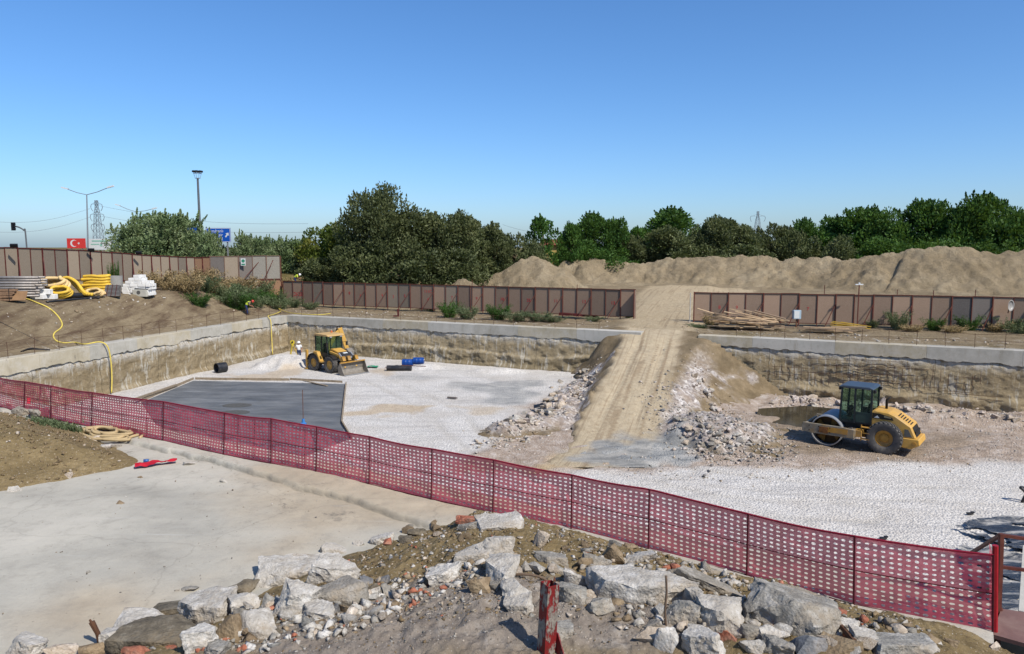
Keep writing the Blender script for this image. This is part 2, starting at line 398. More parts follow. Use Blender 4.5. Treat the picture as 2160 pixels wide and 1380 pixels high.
s_ = (X-P1[0])*dR[0]+(Y-P1[1])*dR[1]; w_ = (X-P1[0])*rR[0]+(Y-P1[1])*rR[1]
track = sstep(3.6, 2.4, np.abs(w_+.04*s_+.8*fbm(X*.3, Y*.3, 9))-.10*np.clip(-s_, 0, 80))*(s_ < 2)
grass = np.clip(sstep(.0, .5, fbm(X*.12, Y*.12, 12)+.8*sstep(14, 24, tb)*(ub < 26)+.9*sstep(24, 40, t)+.9*sstep(45, 70, tb)-.25+.8*sstep(LL-8, LL+4, u)*sstep(4, 8, t)*(t < 30)), 0, 1)*(1-track)*np.clip(sstep(2, -6, X)+sstep(9, 5, tb)+sstep(125, 140, Y), 0, 1)
bank = sstep(1.5, 3, t)*(u < LL+4)*(t < 30)
chalk = sstep(3.6, 1.0, np.maximum(np.where(u < LL, t, 99), 0))*1.0+sstep(6, 2, np.abs(tb-2.5))*(ub > -2)
chalk = np.clip(chalk, 0, 1)*(1-track)
tag(link('ground', grid_mesh('ground', X, Y, Z, earth, kp, dict(grass=grass, bank=np.clip(bank, 0, 1), track=track, chalk=chalk, rw=w_, rs=s_))), kind='structure')
# ---------------------------------------------------------------- pit floor
X, Y = np.meshgrid(np.arange(-38, 50, .22), np.arange(6, 75, .22))
dirt = pmask(X, Y, [(1000,945),(1130,850),(1250,790),(1420,800),(1620,830),(1640,820),(2400,850),(2400,975),(2160,968),(1800,985),(1500,985),(1300,992),(1180,985),(1100,1010),(980,985)], 0, .9, 1.6, 21)
brown = pmask(X, Y, [(1660,905),(1740,925),(1850,945),(1960,915),(2060,915),(2080,940),(1900,960),(1700,960),(1640,930)], 0, 1.2, 1.6, 22)
sandm = np.clip(pmask(X, Y, [(1120,998),(1150,965),(1215,945),(1290,968),(1275,985)], 0, .4, .6, 23)+.7*pmask(X, Y, [(755,872),(800,858),(910,856),(860,870)], 0, .5, 2.2, 24)+.5*pmask(X, Y, [(960,860),(1030,855),(1130,856),(1010,872)], 0, .5, 2.4, 25)
    + .6*pmask(X, Y, [(440,792),(560,785),(620,780),(640,790),(560,802)], 0, .6, 2, 28)+.5*pmask(X, Y, [(770,785),(800,778),(850,775),(820,795)], 0, .6, 1.6, 31), 0, 1)
mudp = [(1195,955),(1250,935),(1330,925),(1440,920),(1470,945),(1440,975),(1330,985),(1245,975)]
mud = np.clip(pmask(X, Y, mudp, 0, .5, 1.5, 26, .7)+.75*pmask(X, Y, [(965,808),(1140,802),(1120,835),(1105,852),(1045,850),(1040,828),(980,822)], 0, .6, 1.8, 27)+.4*pmask(X, Y, [(800,792),(900,794),(960,800),(830,800)], 0, .8, 2, 29), 0, 1)
Z = .035*fbm(X*.8, Y*.8, 30, 4)+dirt*.10*fbm(X*.9, Y*.9, 32, 5)+mud*.07*fbm(X*2.2, Y*1.1, 33, 3)
def blob(px, py, rx, ry, hh, seed):
    g = G(px, py, 0); d = np.hypot((X-g.x)/rx, (Y-g.y)/ry)+.35*fbm(X*.9, Y*.9, seed, 4); return hh*sstep(1, .15, d)
Z += blob(600, 772, 3.2, 2.2, .95, 34)+blob(900, 776, 2.5, 1.2, .35, 35)+blob(1050, 785, 3.0, 1.0, .3, 38)
rut = np.zeros_like(X)
for pl in ([(1290,960),(1450,1000),(1700,1030),(2000,1045),(2160,1050)], [(1330,968),(1600,968),(1850,955),(2120,905)], [(1260,955),(1150,985),(1010,935),(910,855),(790,800)], [(1420,990),(1300,1012),(1130,1005),(1000,960)], [(1240,1000),(1500,1060),(1800,1080)], [(1760,930),(1880,960),(2040,950),(2160,930)]):
    pts = [G(a, b, 0) for a, b in pl]; pts = spline([Vector((p.x, p.y, 0)) for p in pts], 5); d, tt = seg_dist(X, Y, pts); d = d+.18*fbm(X*.5, Y*.5, 77, 3)
    g_ = np.exp(-((d-.95)/.20)**2)*(.55+.8*fbm(X*.35, Y*.35, 78, 3)); rut = np.maximum(rut, g_); Z += .03*np.exp(-((d-1.32)/.14)**2)-.05*np.clip(g_, 0, 1)
ubf, tbf = coordsB(X, Y); Z -= .85*sstep(-10.5, -5.0, tbf+.8*fbm(X*.4, Y*.4, 79, 3))*sstep(40.5, 45.5, ubf)
strip = pmask(X, Y, [(1610,868),(1650,862),(1800,876),(2300,918),(2300,882),(1900,858),(1600,840)], -.85, 1.2, 1.0, 36, .8)
Z += strip*(.42+.25*fbm(X*1.2, Y*1.2, 37, 4))
pudl = pmask(X, Y, [(1640,886),(1660,872),(1760,880),(1800,900),(1700,900)], 0, .7, .5, 39)
brown = np.clip(brown+.9*pmask(X, Y, [(1600,900),(1630,862),(1780,868),(1860,900),(1740,922)], 0, 1.4, 1.2, 39), 0, 1)
Z -= .40*pudl
dirt = np.clip(dirt+strip, 0, 1)
kp = sdist(X, Y, PIT) > -1.2; kp = kp[:-1, :-1]
FX0, FY0, FZ = -38, 6, Z.copy()
tag(link('pit_floor', grid_mesh('pit_floor', X, Y, Z, gravel, kp, dict(dirt=dirt*(1-mud), brown=brown, sand=sandm, mud=mud, rut=np.clip(rut, 0, 1)))), kind='structure')
def floor_z(x, y):
    i = int((y-FY0)/.22); j = int((x-FX0)/.22)
    return float(FZ[max(0, min(i, FZ.shape[0]-1)), max(0, min(j, FZ.shape[1]-1))])
# ---------------------------------------------------------------- ramp with its banks and the rubble heap beside it
X, Y = np.meshgrid(np.arange(-3, 29, .15), np.arange(33, 63.5, .15))
def ramp_fields(X, Y):
    s = (X-P1[0])*dR[0]+(Y-P1[1])*dR[1]; w = (X-P1[0])*rR[0]+(Y-P1[1])*rR[1]
    zc = 3.55*np.clip(1-s/RL, 0, 1.05); zc = zc*sstep(RL+1.5, RL-5, s)+zc*.0
    zc = np.where(s > RL-5, 3.55*(5/RL)*np.clip((RL+1.5-s)/6.5, 0, 1)**1.6*1.0, zc)
    hw = 2.08+.32*fbm(s*.4, w*0, 41, 3)+.30*fbm(s*1.5, np.sign(w)*3, 40, 3); nz = fbm(X*.55, Y*.55, 42, 5)
    pr = 5.2*sstep(7.5, .5, s)+.9*sstep(18, 5, s); pl = 1.2*sstep(5, 0, s)
    e = np.where(w > 0, np.maximum(w-hw-pr, 0), np.maximum(-w-hw-pl, 0))
    sl = np.where(w > 0, .62, .80)
    z = zc-e*sl*(1+.25*nz)+np.where(e > 0, 1, .25)*(.38*nz+.22*fbm(X*1.6, Y*1.6, 43, 5))*np.clip(zc, 0, 1)
    z += np.where(w > hw, .35*sstep(hw, hw+1.2, w)*sstep(10, 2, s)*(.5+nz), 0)
    zc = zc-.22*sstep(RL-3, RL+1.5, s)
    wob = .25*fbm(s*.15, s*0, 44, 2)
    for c0 in (-1.0, .95): z -= .05*np.exp(-((w-c0-wob)/.24)**2)*sstep(RL+1, RL-6, s)
    g = G(1500, 905, .3); d = np.hypot((X-g.x)/4.6, (Y-g.y)/4.4)+.3*fbm(X*.8, Y*.8, 45, 4)
    pile = 1.15*sstep(1.05, .1, d); z2 = np.where(pile > .02, np.maximum(z, pile+.08*fbm(X*2.5, Y*2.5, 46, 3)-.12), z)
    g = G(1130, 905, 0); d = np.hypot(X-g.x, Y-g.y)
    gl = [G(1065,912,0), G(1150,900,0), G(1205,850,0), G(1235,800,.5)]
    d, _ = seg_dist(X, Y, gl); pl2 = .62*sstep(1.8, .2, d+.7*fbm(X*.9, Y*.9, 47, 4)); z2 = np.where(pl2 > .02, np.maximum(z2, pl2-.1), z2)
    rub = np.clip(sstep(.2, .6, pile)+sstep(.1, .4, pl2)+.9*sstep(.15, .45, nz)*(e > .2)+sstep(1.1, .2, np.abs(w-3.9+.12*(s-8)))*sstep(5, 9, s)*.9, 0, 1)*(np.abs(w) > hw-.2)
    tr = sstep(hw+.5, hw-.4, np.abs(w)+.4*nz)*(1-.0*s)
    st = tr*sstep(.15, .5, fbm(w*5.0, s*.10, 48, 4)+.9*np.exp(-((w-.0-wob)/.5)**2)*(.2+fbm(s*.5, w*2, 49, 3))+.9*np.exp(-((w-1.32-wob)/.10)**2)+.7*np.exp(-((w+.72-wob)/.09)**2)+.6*np.exp(-((w-.55-wob)/.07)**2)-.12)
    return z2, tr, rub, np.clip(st, 0, 1)
Z, tr, rub, st = ramp_fields(X, Y); wR_ = (X-P1[0])*rR[0]+(Y-P1[1])*rR[1]
ub, tb = coordsB(X, Y); bl_ = sstep(-2.5, 1.5, tb)*sstep(5.0, 3.4, np.abs((X-P1[0])*rR[0]+(Y-P1[1])*rR[1])); Z = Z*(1-bl_)+(Hn(X, Y)+.05)*bl_; st = st*(1-sstep(-1.5, .5, tb)*.6)
mud = pmask(X, Y, [(1205,962),(1262,935),(1330,925),(1440,920),(1470,950),(1430,985),(1330,992),(1245,985)], .12, .6, 1.6, 26, .7)*.9
ok = ((Z > -.06) | ((Z > -1.1) & (wR_ > 3))) & ((np.abs(w_[:1, :1]) >= 0)); sR = (X-P1[0])*dR[0]+(Y-P1[1])*dR[1]; wR = (X-P1[0])*rR[0]+(Y-P1[1])*rR[1]
ok &= (tb < 2.2) & ((tb < -.1) | (np.abs(wR) < 4.5))
kp = ok[:-1, :-1] & ok[1:, 1:]
tag(link('dirt_ramp', grid_mesh('dirt_ramp', X, Y, Z, ramp_m, kp, dict(track=tr, streak=st, rub=rub*(1-tr), mud=mud, rw=wR, rs=sR))), kind='structure')
ramp_g = None
def ramp_z(x, y):
    global ramp_g
    if ramp_g is None: ramp_g = GridH(-6, 30, 32, 64, .15, lambda x, y: ramp_fields(x, y)[0])
    return max(ramp_g(x, y), floor_z(x, y))
# puddle
wm = NT('muddy_water', .08, .5); water_m = wm.done(lin((62,56,40), .5), wm.bump(wm.noise(3, 4), .05, .02))
mb = MB(); pp = [G(a, b, -.15) for a, b in [(1590,900),(1600,862),(1700,856),(1800,866),(1880,895),(1800,925),(1680,922)]]
mb.add(pp, [tuple(range(len(pp)))]); tag(link('water', mb.mesh('water', water_m)), kind='structure')
# ---------------------------------------------------------------- near platform slab
AA, SS = np.meshgrid(np.arange(-7.5, 26, .09), np.concatenate([np.arange(-15, -3.2, .12), np.arange(-3.2, .8, .04)])); X = pN[0]+AA*dN[0]+SS*nN[0]; Y = pN[1]+AA*dN[1]+SS*nN[1]
crk = [G(a, b, PZ) for a, b in [(260,928),(330,948),(430,968),(500,987),(560,1004),(640,1034),(740,1060),(840,1088),(930,1108),(1200,1170)]]
sN = (X-pN[0])*nN[0]+(Y-pN[1])*nN[1]; aN = (X-pN[0])*dN[0]+(Y-pN[1])*dN[1]
ca = np.array([(p[0]-pN[0])*dN[0]+(p[1]-pN[1])*dN[1] for p in crk]); cs = np.array([(p[0]-pN[0])*nN[0]+(p[1]-pN[1])*nN[1] for p in crk])
o = np.argsort(ca); lip = sN-np.interp(aN, ca[o], cs[o])+.30*fbm(aN*.9, sN*.1, 51, 6, .62)
Z = PZ+.03*fbm(X*.5, Y*.5, 52, 4)+.008*fbm(X*5, Y*5, 53, 3)+.075*sstep(-.03, .03, lip)*(1-.8*sstep(.1, .5, fbm(aN*.5, sN*.3, 59, 3)))-.02*np.exp(-((lip+.05)/.05)**2)
Z -= .10*sstep(-.25, .65, sN)*0
crack = .55*np.exp(-((lip+.03)/.035)**2)*sstep(-.5, .2, fbm(aN*1.1, sN, 54, 3)+.15)
tan_ = np.clip(pmask(X, Y, [(500,960),(700,1000),(1100,1090),(900,1110),(700,1160),(520,1230),(330,1330),(100,1400),(60,1300),(300,1230),(560,1130),(520,1020)], PZ, .9, 1.6, 55), 0, 1)
dirty = np.clip(sstep(1.0, -.2, np.abs(lip+.3))+.7*pmask(X, Y, [(430,1000),(700,1050),(640,1130),(520,1110)], PZ, .8, 1.2, 56)+.6*pmask(X, Y, [(150,1260),(250,1225),(420,1230),(300,1290)], PZ, .5, .8, 57), 0, 1)
kp = (sN < .78)[:-1, :-1]
tag(link('platform', grid_mesh('platform', X, Y, Z, slab_m, kp, dict(tan=tan_, dirty=dirty, crack=np.clip(crack, 0, 1)))), kind='structure')
# ---------------------------------------------------------------- dirt mounds on the platform
MO1 = [G(a, b, PZ) for a, b in [(-120,1062),(0,1040),(120,1018),(292,984),(300,974),(262,948),(205,922),(140,902),(60,880),(-20,868)]]+[Vector((-21, 24.5, 0)), Vector((-24, 20, 0))]
def mound1(X, Y):
    d = sdist(X, Y, MO1)+.12*fbm(X*2, Y*2, 61, 3); z = PZ-.06+.50*np.clip(d, -.5, 3.6)-.035*np.clip(d, 0, 3.6)**2*1.2
    return z+np.clip(d, 0, 1)*(.10*fbm(X*1.1, Y*1.1, 62, 5)+.045*fbm(X*5, Y*5, 63, 3))
X, Y = np.meshgrid(np.arange(-26, -6, .09), np.arange(12, 26, .09)); Z = mound1(X, Y)
kp = (Z > PZ-.1)[:-1, :-1] & (((X-pN[0])*nN[0]+(Y-pN[1])*nN[1]) < .7)[:-1, :-1]
gz = np.zeros_like(X)
tag(link('dirt_mound', grid_mesh('dirt_mound', X, Y, Z, clay, kp, dict(gray=gz))), kind='structure')
MO2 = [G(a, b, PZ) for a, b in [(-120,1430),(0,1392),(180,1375),(310,1330),(420,1288),(560,1228),(680,1172),(800,1138),(900,1106),(1000,1082),(1041,1084),(1206,1117),(1369,1158),(1576,1212),(1802,1276),(2095,1338),(2190,1400)]]+[Vector((6.5, 4, 0)), Vector((-8, 4, 0))]
def mound2(X, Y):
    d = sdist(X, Y, MO2)+.15*fbm(X*1.7, Y*1.7, 64, 3)
    z = PZ-.05+.62*sstep(-.1, 1.9, d)+.12*np.clip(d-1.5, 0, 3)+.10*sstep(.2, .6, d)*sstep(-1.5, 0, X)
    return z+np.clip(d, 0, 1)*(.09*fbm(X*1.2, Y*1.2, 65, 5)+.075*fbm(X*5, Y*5, 66, 5, .62)+.02*fbm(X*19, Y*19, 69, 3))
X, Y = np.meshgrid(np.arange(-9, 8, .032), np.arange(4.4, 14, .032)); Z = mound2(X, Y)
kp = (Z > PZ-.04)[:-1, :-1] & (((X-pN[0])*nN[0]+(Y-pN[1])*nN[1]) < .5)[:-1, :-1]
gray = np.clip(pmask(X, Y, [(560,1400),(700,1300),(820,1255),(1000,1235),(1100,1270),(1260,1285),(1400,1310),(1500,1400)], 5.85, .25, .5, 67)+.6*pmask(X, Y, [(400,1400),(520,1320),(700,1290),(800,1340),(700,1400)], 5.85, .3, .5, 68), 0, 1)
tag(link('rubble_ground', grid_mesh('rubble_ground', X, Y, Z, clay, kp, dict(gray=gray))), kind='structure')
class GridH:
    def __init__(s, x0, x1, y0, y1, st, f):
        s.x0, s.y0, s.st = x0, y0, st; X, Y = np.meshgrid(np.arange(x0, x1, st), np.arange(y0, y1, st)); s.Z = f(X, Y); s.ny, s.nx = s.Z.shape
    def __call__(s, x, y):
        fx = min(max((x-s.x0)/s.st, 0), s.nx-1.001); fy = min(max((y-s.y0)/s.st, 0), s.ny-1.001); i, j = int(fy), int(fx); a, b = fx-j, fy-i; Z = s.Z
        return float((Z[i, j]*(1-a)+Z[i, j+1]*a)*(1-b)+(Z[i+1, j]*(1-a)+Z[i+1, j+1]*a)*b)
m1 = GridH(-27, -3, 10, 27, .08, lambda x, y: np.maximum(mound1(x, y), PZ)); m2 = GridH(-10, 9, 4, 15, .05, lambda x, y: np.maximum(mound2(x, y), PZ))
# ---------------------------------------------------------------- sand hills
def ridge_mesh(name, crest, slope, x0, x1, y0, y1, st, seed, lump):
    X, Y = np.meshgrid(np.arange(x0, x1, st), np.arange(y0, y1, st))
    d, t = seg_dist(X, Y, crest); cz = np.interp(t, np.arange(len(crest)), [p.z for p in crest])
    Z = cz+.30*fbm(t*2.1, t*0, seed+5, 4)-.45*np.abs(fbm(X*.55+Y*.1, d*.06, seed+9, 4))*sstep(0, 3, d)-slope*np.maximum(np.sqrt(d*d+.6)-.77, 0)*(1+.22*fbm(X*.22, Y*.22, seed, 4))
    Z += lump*fbm(X*.16, Y*.16, seed+1, 4)+.62*fbm(X*.55, Y*.55, seed+2, 5)+.34*fbm(X*1.5, Y*1.5, seed+3, 4)
    gnd = Hn(X, Y); toe = gnd+.35*fbm(X*.3, Y*.3, seed+4, 4)+.25
    Z = np.maximum(Z, np.where(Z > gnd-2.6, toe*sstep(-2.6, .2, Z-gnd)+(1-sstep(-2.6, .2, Z-gnd))*(gnd-.1), gnd-.5))
    kp = (Z > gnd-.06)[:-1, :-1]
    return tag(link(name, grid_mesh(name, X, Y, Z, sand_m, kp)), kind='structure')
cr = [D(1035,584,96), D(1062,572,96), D(1100,549,96), D(1125,545,96), D(1150,553,95)]
ridge_mesh('sand_hill', cr, .66, -24, 26, 80, 112, .28, 71, .5)
cr = [D(1195,554,121), D(1230,549,120), D(1290,551,119), D(1340,553,118), D(1360,557,118), D(1400,546,117), D(1450,547,116), D(1500,541,114), D(1570,541,112), D(1640,546,110), D(1700,545,108), D(1760,548,106), D(1800,544,104), D(1850,535,102), D(1910,534,100), D(1960,528,98), D(2010,527,97), D(2060,529,96), D(2110,533,95), D(2165,528,94), D(2300,525,92), D(2500,530,88)]
ridge_mesh('sand_hill', cr, .60, 0, 100, 70, 140, .30, 81, .6)
cr = [D(972,592,86), D(990,593,86)]
ridge_mesh('earth_hill', cr, .5, -14, 2, 78, 94, .3, 91, .2)
# ---------------------------------------------------------------- retaining walls of the pit
def shot_mat(name, base):
    n = NT(name, .95, .12)
    uv = n.new('ShaderNodeCombineXYZ'); n.set(uv.inputs[0], n.attr('u')); n.set(uv.inputs[1], n.attr('v')); uv = uv.outputs[0]
    b = [tuple(x+d for x in base) for d in (-20, 0, 18)]
    c = n.ramp(n.noise(.8, 8, .68, uv), [(.3, lin(b[0], K)), (.5, lin(b[1], K)), (.7, lin(b[2], K))])
    c = n.mix(n.ramp(n.noise(5, 7, .75, uv), [(.46, 0.), (.72, .5)]), c, lin(tuple(x-48 for x in base), K))
    low = n.math('MULTIPLY', n.attr('ledge'), .42)
    c = n.mix(low, c, n.ramp(n.noise(1.6, 8, .75, uv), [(.35, lin((98,88,66), K)), (.65, lin((140,128,100), K))]))
    st = n.noise(1.0, 5, .72, n.vec((4.6, .62, 1), src=uv)); pat = n.noise(.5, 3, .5, uv)
    m = n.ramp(n.math('ADD', st, n.math('MULTIPLY', n.math('SUBTRACT', pat, .5), .5)), [(.535, 0.), (.61, .8)])
    c = n.mix(m, c, lin((214,206,188), K))
    top = n.math('MULTIPLY', n.attr('top'), n.ramp(n.noise(1.8, 7, .75, n.vec((1.2, .7, 1), src=uv)), [(.40, 0.), (.52, .95)]))
    c = n.mix(top, c, lin((218,212,200), K))
    c = n.mix(n.math('MULTIPLY', n.attr('lip'), n.ramp(n.noise(1.8, 7, .75, uv), [(.50, 0.), (.62, .6)])), c, lin((216,208,192), K))
    jt = n.ramp(n.math('PINGPONG', n.math('ADD', n.attr('u'), n.math('MULTIPLY', n.noise(.7, 3, .6, uv), .25)), 2.6), [(.008, .75), (.03, 0.)])
    c = n.mix(jt, c, lin((88,78,58), K))
    return n.done(c, n.bump(n.noise(3.2, 10, .82, uv), 1.0, .22))
shot_a = shot_mat('sprayed_concrete', (172,154,122))
shot_b = shot_mat('sprayed_concrete_olive', (184,166,133))
def beam_mat(name, lo, hi):
    n = NT(name, .85, .2)
    c = n.ramp(n.noise(.7, 7, .65), [(.3, lin(lo, K)), (.7, lin(hi, K))])
    c = n.mix(n.ramp(n.noise(1.6, 6, .75, n.vec((1.8, 1.8, .35))), [(.52, 0.), (.7, .5)]), c, lin((146,134,112), K))
    c = n.mix(n.ramp(n.noise(1.3, 8, .8), [(.47, 0.), (.62, .5)]), c, lin((206,200,188), K))
    c = n.mix(n.ramp(n.noise(2.2, 8, .85), [(.60, 0.), (.66, .7)]), c, lin((96,94,92), K))
    return n.done(c, n.bump(n.noise(9, 8, .7), .4, .03))
beam_ms = [beam_mat('cast_concrete_grey', (168,163,150), (194,189,176)), beam_mat('cast_concrete_beige', (176,165,140), (202,191,168)), beam_mat('cast_concrete_light', (182,178,166), (206,201,189))]
BT = 3.45
def wall(name, label, a, b, nin, mat, ledge, seed, step=4.6, zb=(2.5, 2.7), tail=0):
    a = np.array(a); b = np.array(b); L = np.linalg.norm(b-a); d = (b-a)/L
    root = thing(name, label, 'retaining wall', (a[0], a[1], 0), 0, 'retaining walls of the pit')
    U, V = np.meshgrid(np.arange(0, L+.06, .09), np.linspace(-1.3, 2.95, 66))
    zl = zb[0]+(zb[1]-zb[0])*U/L
    off = .12*fbm(U*.6, V*.45, seed, 4)+.11*fbm(U*1.6, V*2.2, seed+1, 6, .6)
    lz = ledge[0]+ledge[1]*fbm(U*.16, V*0, seed+2, 5)+.10*fbm(U*1.3, V*0, seed+7, 3)
    lm = sstep(lz+.10, lz-.10, V)*sstep(ledge[2], ledge[2]+3, U)
    off += ledge[3]*lm*(1+.5*fbm(U*.8, V*1.5, seed+3, 4))+.16*lm*fbm(U*1.1, V*1.8, seed+4, 4)
    off -=   .10*sstep(-.25, .1, V-zl+.12*fbm(U*1.2, V*0, seed+5, 4))
    off += .15*sstep(.35, 0., V)*sstep(-1.0, -.1, V)*(1+fbm(U*.9, V, seed+6, 3))
    X = d[0]*U+nin[0]*off; Y = d[1]*U+nin[1]*off
    top = sstep(-.75, -.02, V-zl); lip = np.exp(-((V-lz)/.16)**2)*sstep(ledge[2], ledge[2]+3, U)*(ledge[3] > .1)
    me = grid_mesh('shotcrete_face', X, Y, V, mat, None, dict(u=U, v=V, ledge=lm*(ledge[3] > .1), top=top, lip=lip))
    link('shotcrete_face', me, root)
    rng = random.Random(seed); u = 0
    while u < L-.3:
        l = min(step*rng.uniform(.8, 1.25), L-u)
        if L-u-l < 1.2: l = L-u
        g = np.arange(u+.006, u+l-.003, .16); g = np.append(g, u+l-.006); mb = MB(); n = len(g); vs = []; fs = []
        for q in g:
            zz = zb[0]+(zb[1]-zb[0])*q/L+.02+.17*float(fbm(q*.8, 0, seed+8, 4))+.10*float(fbm(q*4, 0, seed+9, 3)); zt = BT+.02*float(fbm(q*.4, 3, seed+10, 3))
            pf = d*q+nin*.05; pi2 = d*q+nin*.035; pb = d*q-nin*.85
            vs += [(pf[0], pf[1], zz), (pf[0], pf[1], zt-.025), (pf[0]-nin[0]*.025, pf[1]-nin[1]*.025, zt), (pb[0], pb[1], zt), (pb[0], pb[1], zz)]
        for i in range(n-1):
            for k in range(5): fs.append((i*5+k, i*5+(k+1) % 5, i*5+5+(k+1) % 5, i*5+5+k))
        fs += [(4, 3, 2, 1, 0), tuple((n-1)*5+k for k in range(5))]
        mb.add(vs, fs); part('cap_beam', mb, rng.choice(beam_ms[:1]*3+beam_ms[1:2]*2+beam_ms[2:]*2), root, 30)
        u += l
    return root
aL = pA-dL*13.5
wall('retaining_wall', 'left retaining wall of the pit, pale concrete cap over streaked tan sprayed concrete, yellow hose over it', aL, pC, -nL, shot_a, (.6, .5, 30, .14), 101, zb=(2.42, 2.72))
uBL = np.dot(v2(G(1300, 693, 3.45))-pC, dB); uBR = np.dot(v2(G(1540, 708, 3.45))-pC, dB)
wall('retaining_wall', 'back retaining wall behind the backhoe loader, with a rough dark ledge along its lower half', pC, pC+dB*(uBL+2.5), -nB, shot_b, (1.10, .65, 5.5, .25), 111, zb=(2.72, 2.58))
rw = wall('retaining_wall', 'right retaining wall behind the road roller, with rows of bare reinforcement showing', pC+dB*(uBR-2.2), pE2, -nB, shot_b, (.5, .3, 3, .06), 121, zb=(2.72, 2.35))
rust = simple('rusty_steel', (112,70,48), .8, 0, .35, 18, .2)
rustd = simple('dark_rusty_rod', (88,62,48), .85, 0, .3, 18, 0)
mb = MB(); rng = random.Random(5); o2 = pC+dB*(uBR-2.2)
for i in range(30):
    for z0, u0, u1 in ((1.0, 5.0, 15.5), (.5, 9, 20)):
        if i < 13:
            a = rng.uniform(u0, u1-3); l = rng.uniform(1.2, 3.4); z = z0-.35+i*.14
            p = dB*a-nB*.16; q = dB*(a+l)-nB*.16; mb.bar((p[0], p[1], z), (q[0], q[1], z+rng.uniform(-.03, .03)), .022)
    a = 5+i*.45; p = dB*a-nB*.15; z = rng.uniform(.3, 1.2); mb.bar((p[0], p[1], z), (p[0], p[1], z+rng.uniform(.5, 1.1)), .02)
part('reinforcement_mesh', mb, rustd, rw)
# near face of the pit below the platform and the right-hand face
near_m = simple('near_wall_concrete', (170,160,140), .9, 0, .2, 1.2, .4)
mb = MB()
for p, q in zip(edge[:-1], edge[1:]): mb.add([(p[0], p[1], -.2), (q[0], q[1], -.2), (q[0], q[1], PZ-.03), (p[0], p[1], PZ-.03)], [(0, 1, 2, 3)])
e3 = np.array([48., 36.])
mb.add([(edge[-1][0], edge[-1][1], -.2), (aL[0], aL[1], -.2), (aL[0], aL[1], 5), (edge[-1][0], edge[-1][1], 5)], [(0, 1, 2, 3)])
for p, q in ((pE2, e3), (e3, edge[0])): mb.add([(p[0], p[1], -.2), (q[0], q[1], -.2), (q[0], q[1], 5), (p[0], p[1], 5)], [(0, 1, 2, 3)])
single('pit_side_wall', mb, near_m, 'concrete side of the pit below the near platform', 'wall')
# low wall at the right edge of the picture
mb = MB(); a, b = G(2149, 1288, 4.3), G(2158, 1150, 4.3); d = (b-a).normalized(); sdir = Vector((d.y, -d.x, 0))
mb.add([a, b, b+sdir*.5, a+sdir*.5]+[Vector((v.x, v.y, -.1)) for v in (a, b, b+sdir*.5, a+sdir*.5)], [(0, 1, 2, 3), (0, 4, 5, 1), (1, 5, 6, 2), (2, 6, 7, 3), (3, 7, 4, 0)])
single('concrete_wall', mb, beam_ms[2], 'pale concrete wall end at the right edge beside the brown steel landing', 'wall')
# blinding slab with timber edges
n = NT('dark_screed', .75, .3)
c = n.ramp(n.noise(.35, 7, .65, n.vec((1, 2.2, 1), (0, 0, .3))), [(.32, lin((88,91,93), K)), (.5, lin((108,110,111), K)), (.72, lin((132,133,132), K))])
c = n.mix(n.ramp(n.noise(.5, 6, .7, n.vec((.35, 3, 1), (0, 0, .2))), [(.58, 0.), (.72, .55)]), c, lin((170,172,172), K))
c = n.mix(n.ramp(n.noise(6, 6, .7), [(.6, 0.), (.8, .3)]), c, lin((80,84,88), K))
screed = n.done(c, n.bump(n.noise(6, 5), .2, .02), n.ramp(n.noise(1.1, 4), [(.3, .55), (.7, .9)]))
SLABP = [(300,848),(408,803),(726,810),(717,893),(735,925),(640,960),(480,935),(330,895)]
S3 = [G(a, b, .09) for a, b in SLABP]; mb = MB(); ns = len(S3)
mb.add(S3+[Vector((v.x, v.y, -.1)) for v in S3], [tuple(range(ns))]+[(i, i+ns, (i+1) % ns+ns, (i+1) % ns) for i in range(ns)])
slab = thing('screed_slab', 'dark grey screed slab with timber edging on the white gravel', 'slab', (0, 0, 0))
part('slab_surface', mb, screed, slab)
wood_w = simple('weathered_wood', (150,134,112), .85, 0, .3, 5, .3)
for (p, q) in (((730,810), (721,893)), ((721,893), (742,928)), ((300,846), (408,801)), ((412,801), (610,803)), ((612,802), (722,808))):
    mb = MB(); a, b = G(*p, 0), G(*q, 0); mb.bar(a+Vector((0, 0, .07)), b+Vector((0, 0, .07)), .07, .2); part('edge_board', mb, wood_w, slab)
plast = simple('dark_hatch', (92,90,84), .7, 0, .2, 6, .1)
for px, py in ((495, 870), (500, 855)):
    g = G(px, py, .10); mb = MB(); mb.lathe([(0, .0), (.55, .0), (.6, -.012)], g+Vector((0, 0, .016)), 'z', 28)
    o = part('access_cover', mb, plast, slab); 
    for v in o.data.vertices: v.co.x = g.x+(v.co.x-g.x)*1.5
single('loose_plank', MB().bar(G(640, 803, .2), G(690, 814, .14), .16, .05), wood_w, 'weathered plank lying loose across the far edge of the dark slab', 'plank')
single('timber_beam', MB().bar(G(285, 842, .3), G(372, 812, .16), .16, .12), wood_w, 'long timber leaning at the foot of the left wall beside the dark slab', 'timber')
